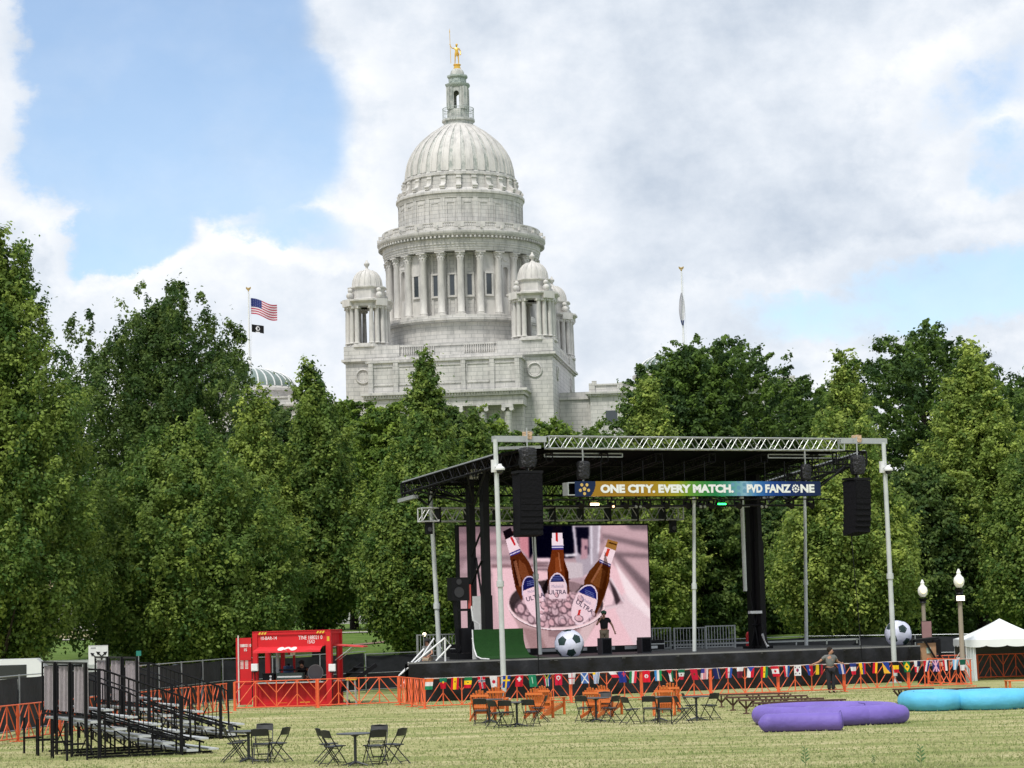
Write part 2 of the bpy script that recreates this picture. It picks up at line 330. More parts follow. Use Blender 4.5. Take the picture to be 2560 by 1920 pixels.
# ---------------------------------------------------------------- skinned figures
def skin(name, V, E, rad, m, parent, sub=1, root=0):
    me = bpy.data.meshes.new(name); me.from_pydata([tuple(v) for v in V], E, []); me.materials.append(m)
    o = bpy.data.objects.new(name, me); C.objects.link(o)
    if parent: o.parent = parent
    sk = o.modifiers.new('skin', 'SKIN'); sk.use_smooth_shade = True
    if not me.skin_vertices: 
        bpy.context.view_layer.objects.active = o
    lay = me.skin_vertices[0].data if me.skin_vertices else []
    for i, d in enumerate(lay):
        r = rad[i]; d.radius = (r, r) if not isinstance(r, tuple) else r; d.use_root = (i == root)
    ss = o.modifiers.new('sub', 'SUBSURF'); ss.levels = sub; ss.render_levels = sub
    return o
def person(label, loc, rz, J, shirt, pants, hair, cap=None, shoes=BLK, name='person', sc=1.0, body=SKIN, shorts=False, sleeve=.55, bare=False, cat='person'):
    D = dict(pel=(0, 0, .94), wst=(0, 0, 1.1), chs=(0, .0, 1.3), nck=(0, 0, 1.47), hd=(0, .02, 1.6), tp=(0, .02, 1.68), nose=(0, .115, 1.585),
             sL=(-.18, 0, 1.41), sR=(.18, 0, 1.41), eL=(-.24, -.02, 1.13), eR=(.24, -.02, 1.13), wL=(-.25, .07, .88), wR=(.25, .07, .88),
             hL=(-.09, 0, .9), hR=(.09, 0, .9), kL=(-.1, .02, .49), kR=(.1, .02, .49), aL=(-.1, -.02, .08), aR=(.1, -.02, .08), tL=(-.11, .16, .035), tR=(.11, .16, .035))
    D.update(J or {}); D = {k: Vector(v) * sc for k, v in D.items()}
    t = thing(name, label, cat, loc, rz); s = sc
    keys = list(D); idx = {k: i for i, k in enumerate(keys)}; V = [D[k] for k in keys]
    rr = dict(pel=(.15 * s, .11 * s), wst=(.135 * s, .10 * s), chs=(.15 * s, .11 * s), nck=.052 * s, hd=.085 * s, tp=.075 * s, nose=.018 * s, sL=.06 * s, sR=.06 * s, eL=.042 * s, eR=.042 * s, wL=.028 * s, wR=.028 * s,
              hL=.085 * s, hR=.085 * s, kL=.055 * s, kR=.055 * s, aL=.038 * s, aR=.038 * s, tL=.035 * s, tR=.035 * s)
    rad = [rr[k] for k in keys]
    E = [('pel', 'wst'), ('wst', 'chs'), ('chs', 'nck'), ('nck', 'hd'), ('hd', 'tp'), ('hd', 'nose'), ('chs', 'sL'), ('chs', 'sR'), ('sL', 'eL'), ('eL', 'wL'), ('sR', 'eR'), ('eR', 'wR'), ('pel', 'hL'), ('pel', 'hR'), ('hL', 'kL'), ('kL', 'aL'), ('aL', 'tL'), ('hR', 'kR'), ('kR', 'aR'), ('aR', 'tR')]
    E = [(idx[a], idx[b]) for a, b in E]
    for w, e in (('wL', 'eL'), ('wR', 'eR')):                       # palm, four unequal curled fingers and a side thumb
        d = (D[w] - D[e]).normalized(); a = d.cross(Vector((0, 1, .3))).normalized(); c = d.cross(a)
        pi = len(V); V.append(D[w] + d * .06 * s); rad.append((.035 * s, .018 * s)); E.append((idx[w], pi))
        for q, (off, ln) in enumerate(((-.03, .075), (-.01, .085), (.01, .08), (.028, .062))):
            k = len(V); V.append(V[pi] + a * off * s + d * .045 * s); rad.append(.009 * s); V.append(V[k] + d * ln * .5 * s + c * .02 * s); rad.append(.008 * s); E += [(pi, k), (k, k + 1)]
        k = len(V); V.append(D[w] + d * .03 * s - a * .045 * s); rad.append(.010 * s); V.append(V[k] + d * .04 * s - a * .012 * s); rad.append(.009 * s); E += [(pi, k), (k, k + 1)]
    skin('body', V, E, rad, body, t, 1)
    mid = lambda a, b, f: D[a] + (D[b] - D[a]) * f
    if not bare:
        sv = [D['pel'] + Vector((0, 0, .02 * s)), D['wst'], D['chs'], D['nck'] - Vector((0, 0, .03 * s)), D['sL'], mid('sL', 'eL', sleeve), D['sR'], mid('sR', 'eR', sleeve)]
        skin('shirt', sv, [(0, 1), (1, 2), (2, 3), (2, 4), (4, 5), (2, 6), (6, 7)], [(.175 * s, .13 * s), (.165 * s, .125 * s), (.175 * s, .13 * s), .07 * s, .085 * s, .075 * s, .085 * s, .075 * s], shirt, t)
    if pants:
        f = .9 if shorts else 1.0
        pv = [D['pel'], D['hL'], mid('hL', 'kL', f) , D['hR'], mid('hR', 'kR', f)]; pe = [(0, 1), (1, 2), (0, 3), (3, 4)]; pr = [(.165 * s, .12 * s), .12 * s, .095 * s, .12 * s, .095 * s]
        if not shorts: pv += [D['aL'] + Vector((0, 0, .03)), D['aR'] + Vector((0, 0, .03))]; pe += [(2, 5), (4, 6)]; pr += [.08 * s, .08 * s]
        skin('trousers', pv, pe, pr, pants, t)
        for a, b in (('aL', 'tL'), ('aR', 'tR')):
            skin('shoe', [D[a] - Vector((0, .03, .03)) * s, mid(a, b, .5) - Vector((0, 0, .01)) * s, D[b]], [(0, 1), (1, 2)], [.05 * s, .048 * s, .042 * s], shoes, t)
    hc = (D['hd'] + D['tp']) / 2 
    fw = (D['nose'] - D['hd']); fw.z = 0; fw.normalize(); sd_ = Vector((fw.y, -fw.x, 0))
    if hair is not None:
        mb = MB(); mb.sphere(hc - fw * .04 * s + Vector((0, 0, .03 * s)), .105 * s, 14, 9)
        for k in range(26):
            q = Vector((random.gauss(0, 1), random.gauss(0, 1), abs(random.gauss(0, 1)))).normalized() * .095 * s; mb.sphere(hc - fw * .045 * s + Vector((0, 0, .03 * s)) + q, .026 * s, 7, 5)
        mb.build('hair', hair, t)
    if cap is not None:
        mb = MB(); mb.lathe([(.118 * s, 0), (.12 * s, .04 * s), (.105 * s, .08 * s), (.06 * s, .105 * s), (0, .11 * s)], n=16); o = mb
        o.v = [tuple(Vector(v) + hc + Vector((0, 0, .02 * s))) for v in o.v]
        o.add([hc + fw * .08 * s + sd_ * .08 * s + Vector((0, 0, .03 * s)), hc + fw * .2 * s + sd_ * .06 * s + Vector((0, 0, .015 * s)), hc + fw * .2 * s - sd_ * .06 * s + Vector((0, 0, .015 * s)), hc + fw * .08 * s - sd_ * .08 * s + Vector((0, 0, .03 * s))], [(0, 1, 2, 3)])
        o.build('cap', cap, t)
    eb = MB()
    for q in (-1, 1): eb.sphere(D['hd'] + fw * .078 * s + sd_ * .032 * s * q + Vector((0, 0, .02 * s)), .012 * s, 8, 6)
    eb.b(-.022 * s, .022 * s, -.004, .004, -.004, .004, M=Matrix.Translation(D['hd'] + fw * .085 * s - Vector((0, 0, .045 * s))) @ Matrix.Rotation(math.atan2(fw.x, fw.y) * -1, 4, 'Z'))
    eb.build('face', mat('face_dark', (.05, .025, .02)), t)
    return t
# ---------------------------------------------------------------- the statehouse
def capitol():
    YC = 360.0; phi = R(7.5); X0 = P(1156.6, 750, YC).x; BZ = 20.0
    root = thing('statehouse', 'white marble statehouse with tall columned drum, ribbed dome and lantern above the trees', 'statehouse', (X0, YC, BZ), -phi)
    mp = marble('marble', 'plain'); mb_ = marble('marble_blocks', 'block'); mr_ = marble('marble_drum', 'round'); md = marble('marble_dome', 'dome', (.51, .51, .49))
    md2 = marble('marble_weathered', 'dome', (.52, .525, .51)); gl = mat('window_glass', (.035, .045, .055), .2, spec=.8); cop = mat('copper_patina', (.34, .39, .37), .7, var=.2)
    u = 1 / 46.9
    def zc(py): return H + YC * math.tan(PITCH + math.atan((960 - py) / F)) - BZ
    Z1 = lambda y: zc(60 + y / 2.963); Z2 = lambda y: zc(540 + y / 2.963)
    L = lambda pts, Z: [(r * u, Z(y)) for r, y in pts]
    pol = lambda r, a: (r * math.sin(a), -r * math.cos(a))
    # drum wall, stylobate, entablature
    m = MB(); m.lathe(L([(478, 332), (478, 795), (560, 800)], Z2), n=96); m.lathe(L([(500, 338), (500, 350), (482, 352)], Z2), n=96); m.build('drum_wall', mr_, root)
    m = MB(); m.lathe(L([(470, 796), (592, 796), (592, 812), (603, 816), (603, 832), (590, 838), (590, 846), (566, 850), (560, 870), (560, 1120)], Z2), n=96); m.build('drum_base', mr_, root)
    m = MB(); m.lathe(L([(474, 334), (576, 334), (576, 322), (580, 322), (580, 308), (584, 308), (584, 292), (590, 288), (590, 250), (601, 246), (601, 232), (618, 228), (630, 212), (630, 196), (604, 188), (604, 182), (462, 180)], Z2), n=96)
    for k in range(120):
        a = 2 * math.pi * k / 120; M = T(*pol(612 * u, a), 0, a); m.b(-.14, .14, -.22, .25, Z2(247), Z2(232), M=M)
    m.build('entablature', mr_, root)
    # balustrade
    m = MB(); m.lathe(L([(578, 182), (592, 182), (592, 166), (578, 166)], Z2), n=96); m.lathe(L([(580, 136), (593, 136), (593, 128), (576, 128), (576, 136)], Z2), n=96)
    for k in range(24):
        a = 2 * math.pi * (k + .5) / 24; M = T(*pol(585 * u, a), 0, a); m.b(-.75, .75, -.2, .2, Z2(166), Z2(136), M=M)
        m.b(-.16, .16, -.4, .1, Z2(180), Z2(158), M=T(*pol(612 * u, a), 0, a))
        for j in range(6):
            aa = 2 * math.pi * (k + 1 + (j - 2.5) * .105) / 24; x, y = pol(585 * u, aa); zb, zt = Z2(166), Z2(136); h = zt - zb
            m.lathe([(.11, zb), (.10, zb + .1 * h), (.17, zb + .35 * h), (.08, zb + .7 * h), (.12, zb + h)], (x, y), 8)
    m.build('drum_balustrade', mp, root)
    # columns
    cm = MB(); h = Z2(338) - Z2(796); cm.lathe([(.74, 0), (.74, .25), (.64, .3), (.68, .5), (.56, .62), (.56, h * .35), (.5, h * .86), (.55, h * .87), (.52, h * .89), (.62, h * .93), (.58, h * .945), (.72, h * .975), (.72, h)], n=20)
    cm.b(-.78, .78, -.78, .78, h - .18, h); cm.b(-.8, .8, -.8, .8, 0, .18)
    for k in range(8):
        a = k * math.pi / 4; x, y = pol(.62, a); cm.sphere((x, y, h * .955), .17, 7, 5); x, y = pol(.56, a + .39); cm.sphere((x, y, h * .91), .13, 7, 5)
    c0 = None
    for k in range(24):
        a = R(7.5 + 15 * k); x, y = pol(547 * u, a)
        if c0 is None: c = c0 = cm.build('column', mp, root, 50)
        else: c = c0.copy(); C.objects.link(c); c.parent = root
        c.location = (x, y, Z2(796)); c.rotation_euler.z = a
    # pilasters behind the columns, windows, niche bays
    m = MB()
    for k in range(24):
        a = R(7.5 + 15 * k); M = T(*pol(481 * u, a), 0, a); m.b(-.42, .42, -.16, .2, Z2(796), Z2(350), M=M)
        for s_ in (-1, 1):
            aa = a + s_ * R(4.6); m.b(-.16, .16, -.10, .2, Z2(796), Z2(352), M=T(*pol(480 * u, aa), 0, aa))
    m.build('drum_pilasters', mp, root)
    for al in (-30, -15, 0, 15, 30, 60, -60, 75, -75, 90, -90, 180, 165, 195):
        a = R(al); rr = 528 if abs(al) == 30 else 480; M = T(*pol(rr * u, a), 0, a); z0, z1 = Z2(643), Z2(493); f = MB()
        if abs(al) == 30: f.b(-1.25, 1.25, .0, 1.2, Z2(796), Z2(338), M=M)
        for s_ in (-1, 1): f.b(s_ * .60 - .14, s_ * .60 + .14, -.2, .1, z0 - .2, z1 + .2, M=M)
        f.b(-.74, .74, -.24, .1, z1, z1 + .25, M=M); f.b(-.74, .74, -.26, .1, z0 - .3, z0, M=M); w = f.build('window', mp, root)
        MB().b(-.46, .46, -.09, .05, z0, z1, M=M).build('pane', gl, w)
    def arch_wall(m, M, w, z0, z1, ow, oz0, oz1, th, mi=0):
        r = ow / 2; sp = oz1 - r; n = 8
        L_ = [(-w / 2, z0), (-ow / 2, z0), (-ow / 2, oz0), (-ow / 2, sp)] + [(-r * math.cos(math.pi * k / n / 2), sp + r * math.sin(math.pi * k / n / 2)) for k in range(1, n + 1)] + [(0, z1), (-w / 2, z1)]
        m.prism(L_, M, th, mi); m.prism([(-x, z) for x, z in L_][::-1], M, th, mi)
        if oz0 > z0: m.b(-ow / 2, ow / 2, 0, th, z0, oz0, mi, M)
    for al in (45, -45, 135, -135):
        m = MB(); a = R(al); M = T(*pol(536 * u, a), 0, a); arch_wall(m, M, 2.3, Z2(796), Z2(338), 1.0, Z2(660), Z2(440), .7); m.b(-1.15, 1.15, .55, 1.3, Z2(796), Z2(338), M=M)
        m.b(-.9, .9, -.08, .02, Z2(430), Z2(418), M=M); m.b(-.75, .75, -.06, .02, Z2(405), Z2(365), M=M)
        for q in range(7): m.sphere(M @ Vector((-.45 + .15 * q, -.08, Z2(385) - .25 * (1 - ((q - 3) / 3) ** 2))), .12, 6, 5)
        for s_ in (-1, 1): m.b(s_ * .62 - .1, s_ * .62 + .1, -.08, .02, Z2(780), Z2(430), M=M)
        m.build('niche_bay', mp, root)
    # attic under the dome
    m = MB(); m.lathe(L([(462, 1625), (470, 1620), (470, 1600), (463, 1596), (463, 1358), (468, 1355), (468, 1346), (474, 1338), (474, 1326), (483, 1322), (483, 1306), (476, 1300), (440, 1280), (418, 1272), (416, 1180), (424, 1178), (424, 1160), (412, 1156), (408, 1148)], Z1), n=96)
    for k in range(24):
        a = R(7.5 + 15 * k); M = T(*pol(463 * u, a), 0, a); m.b(-.35, .35, -.10, .1, Z1(1600), Z1(1350), M=M)
        a = R(15 * k); M = T(*pol(463 * u, a), 0, a)
        for s_ in (-1, 1): m.b(s_ * .62 - .06, s_ * .62 + .06, -.07, .1, Z1(1560), Z1(1385), M=M)
        m.b(-.68, .68, -.08, .1, Z1(1392), Z1(1383), M=M); m.b(-.68, .68, -.07, .1, Z1(1565), Z1(1557), M=M)
    m.build('attic', mr_, root)
    for k in range(24):
        m = MB(); a = R(7.5 + 15 * k); M = T(*pol(418 * u, a), 0, a); zt, zb = Z1(1183), Z1(1290); h = zt - zb
        pr = [(0, zt), (-.35, zt), (-.42, zt - .25 * h), (-.34, zt - .4 * h), (-.55, zt - .6 * h), (-1.0, zt - .8 * h), (-1.12, zt - .95 * h), (-1.0, zb), (0, zb)]
        M2 = M @ T(0, 0, 0, R(90)); m.prism([(y, z) for y, z in pr], M2 @ T(0, -.38, 0), .76)
        m.b(-.5, .5, -.45, .1, zt - .02, zt + .14, M=M); m.cyl(M @ Vector((-.42, -.36, zt - .2 * h)), M @ Vector((.42, -.36, zt - .2 * h)), .15, n=8); m.cyl(M @ Vector((-.42, -1.0, zb + .2 * h)), M @ Vector((.42, -1.0, zb + .2 * h)), .22, n=8)
        m.build('scroll_bracket', mp, root)
    # dome and ribs
    key = [(409, 1150), (402, 1090), (391, 1040), (374, 995), (350, 952), (322, 912), (289, 876), (250, 842), (207, 808), (160, 778), (118, 752)]
    dp = L(key, Z1); m = MB(); m.lathe(dp, n=112); m.build('dome', md, root)
    m = MB(); NR = 28
    for k in range(NR):
        a = 2 * math.pi * (k + .5) / NR
        for s_, wd, ht in ((-1, .035, .12), (1, .035, .12), (0, .0, .07)):
            vs = []
            for i, (r, z) in enumerate(dp):
                f = r / dp[0][0]; ww = (.42 if s_ == 0 else .12) * (.35 + .65 * f); off = s_ * .48 * (.35 + .65 * f); M = T(*pol(r, a), z, a)
                vs += [M @ Vector((off - ww, .1, -.05)), M @ Vector((off - ww, -ht, ht * .5)), M @ Vector((off + ww, -ht, ht * .5)), M @ Vector((off + ww, .1, -.05))]
            fs = [(i * 4 + j, i * 4 + j + 1, i * 4 + j + 5, i * 4 + j + 4) for i in range(len(dp) - 1) for j in range(3)]; m.add(vs, fs)
    m.build('dome_ribs', mp, root, 30)
    # lantern
    ln = MB(); ln.lathe(L([(120, 752), (112, 745), (112, 725), (124, 718), (124, 704), (60, 704)], Z1), n=32); ln.lathe(L([(60, 704), (86, 704), (86, 640), (78, 636), (78, 628)], Z1), n=8, rot=R(22.5))
    hw = 1.30; z0, z1 = Z1(630), Z1(468)
    for k in range(4): arch_wall(ln, T(0, 0, 0, k * R(90)) @ T(0, -1.56), 2.0, z0, z1, .86, z0, Z1(498), .35)
    for sx_ in (-1, 1):
        for sy_ in (-1, 1): ln.b(-.36, .36, -.36, .36, z0, z1, M=T(sx_ * 1.18, sy_ * 1.18, 0, R(45)))
    for k in range(4):
        for s_ in (-1, 1): ln.b(s_ * .72 - .12, s_ * .72 + .12, -.1, .1, z0, z1, M=T(0, 0, 0, k * R(90)) @ T(0, -1.56))
    ln.build('lantern', md2, root)
    m = MB(); m.lathe(L([(40, 470), (82, 468), (88, 462), (95, 452), (97, 440), (72, 436), (66, 430), (66, 400), (72, 396), (80, 388), (80, 376), (56, 372)], Z1), n=8, rot=R(22.5))
    for k in range(8): a = R(45 * k); m.b(-.35, .35, -.08, .1, Z1(425), Z1(402), M=T(*pol(61 * u, a), 0, a))
    m.build('lantern_cornice', cop, root)
    m = MB(); m.lathe(L([(53, 373), (52, 355), (46, 340), (34, 327), (18, 320), (16, 316), (0, 316)], Z1), n=24); m.build('lantern_cap', md, root)
    m = MB()
    for yy in (704, 670, 640, 622): m.tube([(*pol(117 * u, 2 * math.pi * k / 48), Z1(yy)) for k in range(48)], .05 if yy in (704, 622) else .025, 5, closed=True)
    for k in range(40): x, y = pol(117 * u, 2 * math.pi * k / 40); m.cyl((x, y, Z1(704)), (x, y, Z1(622)), .025, n=4)
    m.build('balcony_railing', cop, root)
    # four corner turrets
    def turret(x, y):
        t = bpy.data.objects.new('turret', None); C.objects.link(t); t.parent = root; t.location = (x, y, ZT)
        return t
    zP = P(870, 868, 346.4).z - BZ; zC = P(870, 905, 346.4).z - BZ; zL = P(870, 992, 346.4).z - BZ; ZT = zP - .1
    s_ = 1 / 48.6
    hcol = 5.75
    def oct_(m, prof): m.lathe(prof, n=8, rot=R(22.5))
    t0 = None
    body = MB(); e = hcol + .6
    oct_(body, [(0, .0), (3.75, 0), (3.75, .35), (3.55, .4), (3.55, .6), (0, .6)])
    oct_(body, [(1.5, e), (3.6, e), (3.6, e + .45), (3.75, e + .5), (4.25, e + .75), (4.25, e + 1.0), (3.0, e + 1.15), (2.95, e + 1.3), (2.75, e + 1.35), (2.75, e + 2.75), (2.95, e + 2.85), (3.1, e + 3.0), (3.1, e + 3.15), (2.4, e + 3.25)])
    for k in range(4):
        a = R(45 + 90 * k); body.b(-1.0, 1.0, -.5, .5, e, e + 1.1, M=T(*pol(3.5, a), 0, a)); body.sphere((*pol(3.25, a), e + 1.7), .55, 10, 7); body.sphere((*pol(3.15, a), e + 2.5), .4, 10, 7)
        body.b(-.45, .45, -.3, .3, 0.6, e, M=T(*pol(2.65, a), 0, a))
    dome = MB(); dome.lathe([(2.32, e + 3.2), (2.30, e + 3.7), (2.18, e + 4.3), (1.9, e + 4.95), (1.5, e + 5.45), (.95, e + 5.8), (.45, e + 5.98), (.35, e + 6.1), (.2, e + 6.2), (.2, e + 6.45), (.42, e + 6.7), (.45, e + 6.95), (.2, e + 7.25), (.1, e + 7.5), (0, e + 7.6)], n=32)
    for k in range(16):
        a = R(22.5 * k); pts = [(r + .03, z) for r, z in ((2.32, e + 3.2), (2.30, e + 3.7), (2.18, e + 4.3), (1.9, e + 4.95), (1.5, e + 5.45), (.95, e + 5.8))]; dome.tube([(*pol(r, a), z) for r, z in pts], .09, 5)
    cc = MB(); cc.lathe([(.46, 0), (.46, .15), (.38, .22), (.37, hcol * .4), (.31, hcol * .92), (.36, hcol * .93), (.42, hcol * .97), (.42, hcol)], n=14); cc.b(-.5, .5, -.42, .42, hcol - .12, hcol + .002)
    for q in (-1, 1): cc.cyl((q * .4, -.42, hcol - .25), (q * .4, .42, hcol - .25), .15, n=8)
    for (x, y) in ((-12.9, -12.9), (12.9, -12.9), (12.9, 12.9), (-12.9, 12.9)):
        t = turret(x, y)
        if t0 is None:
            b_ = body.build('turret_body', mp, t); d_ = dome.build('turret_dome', mp, t); t0 = (b_, d_, cc.build('turret_column', mp, t))
            first = True
        else:
            first = False
            for o in t0[:2]: q = o.copy(); C.objects.link(q); q.parent = t
        for k in range(4):
            for da in (-24, -8.5, 8.5, 24):
                a = R(45 + 90 * k + da)
                if first and k == 0 and da == -24: c = t0[2]
                else: c = t0[2].copy(); C.objects.link(c); c.parent = t
                c.location = (*pol(3.15 if abs(da) > 10 else 3.3, a), .6); c.rotation_euler.z = a
    # main block
    m = MB(); hb = 15.9
    m.b(-hb, hb, -hb, hb, -2, zC - .3); m.b(-hb + .25, hb - .25, -hb + .25, hb - .25, zC + .5, zP - .35); m.b(-hb + .1, hb - .1, -hb + .1, hb - .1, zP - .35, zP)
    m.b(-hb - .25, hb + .25, -hb - .25, hb + .25, zC - .3, zC - .05); m.b(-hb - .55, hb + .55, -hb - .55, hb + .55, zC - .05, zC + .3); m.b(-hb - .2, hb + .2, -hb - .2, hb + .2, zC + .3, zC + .5)
    for sx_ in (-1, 1):
        for sy_ in (-1, 1): m.b(-4.3, 4.3, -4.3, 4.3, zC + .4, zP + .012, M=T(sx_ * (hb - 4.1), sy_ * (hb - 4.1)))
    for (xx, yy, rz_) in ((13.2, -hb, 0), (-13.2, -hb, 0), (hb, 9.5, R(90)), (hb, -9.5, R(90))):
        M = T(xx, yy, (zC + zL) / 2 + .3, rz_); ring = [M @ Vector((1.05 * math.cos(2 * math.pi * k / 32), -.06, 1.05 * math.sin(2 * math.pi * k / 32))) for k in range(32)]; m.tube(ring, .16, 6, closed=True)
        m.tube([M @ Vector((.8 * math.cos(2 * math.pi * k / 32), -.02, .8 * math.sin(2 * math.pi * k / 32))) for k in range(32)], .06, 5, closed=True)
    m.build('main_block', mb_, root)
    m = MB()
    for sy_ in (-1, 1):
        for x in np.arange(-7, 7.1, .34):
            if abs(x) < 2.2: continue
            m.lathe([(.08, zP - 1.55), (.13, zP - 1.1), (.06, zP - .6), (.09, zP - .35)], (x, sy_ * (hb - .05)), 6)
        for y in np.arange(-7, 7.1, .34): m.lathe([(.08, zP - 1.55), (.13, zP - 1.1), (.06, zP - .6), (.09, zP - .35)], (sy_ * (hb - .05), y), 6)
    m.build('parapet_balusters', mp, root)
    # projecting centre with inscription panel, lower cornice and portico columns
    zB = P(1300, 979, 339).z - BZ; m = MB(); y0 = -hb - 4.4
    m.b(-11.6, 11.6, y0, -hb, zB + .3, zC - .55); m.b(-11.9, 11.9, y0 - .3, -hb, zC - .95, zC - .6); m.b(-12.2, 12.2, y0 - .7, -hb, zB - .5, zB + .05); m.b(-12.6, 12.6, y0 - 1.1, -hb, zB + .05, zB + .45)
    m.b(-11.9, 11.9, y0 - .25, -hb, zB - 1.9, zB - .5)
    for k in range(58): m.b(-12.2 + k * .42, -12.0 + k * .42, y0 - .9, y0 - .6, zB - .28, zB + .05)
    for xx, ww in ((-9.4, 3.4), (-5.2, 3.4), (0, 5.6), (5.2, 3.4), (9.4, 3.4)):
        zt, zb = zC - 1.5, zB + 1.7; M = T(xx, y0)
        for s2 in (-1, 1): m.b(s2 * ww / 2 - .1, s2 * ww / 2 + .1, -.12, .02, zb, zt, M=M)
        m.b(-ww / 2, ww / 2, -.12, .02, zt - .1, zt + .1, M=M); m.b(-ww / 2, ww / 2, -.12, .02, zb - .1, zb + .1, M=M)
    for xx in (-11.1, -7.3, -2.95, 2.95, 7.3, 11.1): m.b(xx - .35, xx + .35, y0 - .3, y0 + .02, zB + .5, zC - 1.0)
    for k in range(6):
        x = -9.5 + 3.8 * k; m.lathe([(.62, -2), (.55, zB - 3), (.6, zB - 2.9)], (x, y0 + .4), 16); m.b(x - .85, x + .85, y0 - .4, y0 + 1.2, zB - 2.35, zB - 1.9)
        for q in (-1, 1): m.cyl((x + q * .6, y0 - .42, zB - 2.55), (x + q * .6, y0 + 1.2, zB - 2.55), .33, n=10)
    m.b(-11.6, 11.6, y0 + 2.2, -hb, -2, zB - 1.9); m.build('centre_block', mb_, root)
    insc = 'TO HOLD FORTH A LIVELY EXPERIMENT'.split()
    # low wings with cornice, parapet, windows and glazed domes
    zW = P(1460, 967, 350).z - BZ; zWc = P(1460, 992, 350).z - BZ
    for sx_ in (-1, 1):
        m = MB(); a, b2 = (15, 22) if sx_ > 0 else (-22, -15); m.b(a, b2, -7.5, 9, -2, zW - .8); m.b(a - .02, b2 + .02, -7.8, 9, zWc - .4, zWc)
        xa, xb = (21, 52) if sx_ > 0 else (-52, -21)
        m.b(xa, xb, -11, 11, -2, zWc - .3); m.b(xa - .3, xb + .3, -11.3, 11.3, zWc - .3, zWc - .02); m.b(xa - .7, xb + .7, -11.7, 11.7, zWc - .02, zWc + .3)
        m.b(xa + .2, xb - .2, -10.8, 10.8, zWc + .3, zW - .25); m.b(xa, xb, -11, 11, zW - .25, zW)
        for k in range(70): m.b(xa + k * .44, xa + k * .44 + .2, -11.5, -11.2, zWc - .3, zWc - .05)
        for k in range(8): x = xa + .3 + k * 4.34; m.b(x - .45, x + .45, -11.12, -10.7, zWc + .3, zW + .12)
        m.b(xa + .3, xa + 1.0, -11, -10.4, zW, zW + .5); m.b(xa + 10, xa + 11, -11, -10.4, zW, zW + .6)
        wg = m.build('wing', mb_, root)
        for k in range(6):
            x = xa + 3.2 + k * 4.7; w = MB().b(x - 1.2, x + 1.2, -11.16, -10.9, zWc - 4.6, zWc - 2.4).build('window', mp, root)
            MB().b(x - .9, x + .9, -11.2, -10.95, zWc - 4.4, zWc - 2.6).build('pane', gl, w)
    for px_, py_, xo in ((625, 925, -34.6), (1703, 925, 34.6)):
        zt = P(625, 922, 364).z - BZ; m = MB(); Rr = 7.0; hh = 3.3
        m.lathe([(Rr + .4, zt - hh - 3.2), (Rr + .4, zt - hh - .9), (Rr + .9, zt - hh - .8), (Rr + .9, zt - hh - .4), (Rr + .2, zt - hh - .3), (Rr, zt - hh)], (xo, 0), 48); m.build('wing_drum', mp, root)
        prof = [(Rr * math.cos(t), zt - hh + hh * math.sin(t)) for t in np.linspace(0, R(86), 9)]
        d = MB().lathe(prof, (xo, 0), 48).build('wing_dome', mat('dome_glass_green', (.16, .21, .20), .35), root); m = MB()
        for k in range(32): a = 2 * math.pi * k / 32; m.tube([(xo + r * math.sin(a) * 1.01, -r * math.cos(a) * 1.01, z + .03) for r, z in prof], .11, 4)
        m.build('dome_bars', WHT, d)
    tc_ = marble('terrace_marble', 'block', (.52, .51, .49)); o = MB().b(-60, 60, 226, 229, 2, 6.4).b(-60, 60, 225.6, 229.4, 6.4, 6.9)
    for k in range(25): o.b(-60 + k * 5 - .35, -60 + k * 5 + .35, 225.5, 229.5, 2, 7.5)
    o.build('terrace_wall', tc_, None, 0); tag(bpy.data.objects['terrace_wall'], 'pale marble terrace wall glimpsed between the tree trunks behind the lawn', 'wall')
    # gilded figure with a spear on the lantern
    gold = mat('gilding', (.80, .50, .10), .35, .75, var=.15); ft = Z1(291) + BZ
    J = dict(hL=(-.11, 0, .9), hR=(.1, 0, .9), kL=(-.15, .05, .48), kR=(.13, .0, .48), aL=(-.17, -.02, .08), aR=(.14, -.05, .08), tL=(-.2, .14, .035), tR=(.18, .1, .035),
             sL=(-.2, 0, 1.42), sR=(.2, 0, 1.40), eL=(-.42, .05, 1.42), wL=(-.53, .1, 1.66), eR=(.33, -.02, 1.12), wR=(.30, .08, .9), hd=(-.01, .03, 1.62), tp=(-.01, .03, 1.72), nose=(-.04, .13, 1.61))
    st = person('gilded standing figure holding a tall spear on top of the dome lantern', (X0, YC, ft), R(180), J, gold, None, gold, None, gold, 'statue', 1.9, gold, bare=True, cat='statue')
    st.rotation_euler.z = R(180); st.scale = (-1, 1, 1)
    g = MB(); g.lathe([(0, -.0), (.62, -.0), (.62, -.12), (.5, -.2), (.5, -.75), (.6, -.85), (.6, Z1(316) + BZ - ft), (0, Z1(316) + BZ - ft)], n=20); g.build('pedestal', gold, st)
    g = MB(); g.cyl((-.98, .2, .2), (-1.06, .2, 5.3), .045, n=6); g.cyl((-1.06, .2, 5.3), (-1.065, .2, 5.9), .09, .01, n=6); g.build('spear', gold, st)
    g = MB()
    for k in range(20):
        a = 2 * math.pi * k / 20; g.add([(.30 * math.cos(a), .22 * math.sin(a), 1.98), (.34 * math.cos(a + .16), .26 * math.sin(a + .16), 1.98), (.38 * math.cos(a + .16), .30 * math.sin(a + .16), 1.45), (.38 * math.cos(a), .30 * math.sin(a), 1.40)], [(0, 1, 2, 3)])
    g.tube([(.35, .1, 1.7), (.6, .15, 1.6), (.72, .2, 1.72)], .06, 6); g.build('loincloth', gold, st)
    return X0, YC, phi, BZ
CAP = capitol()
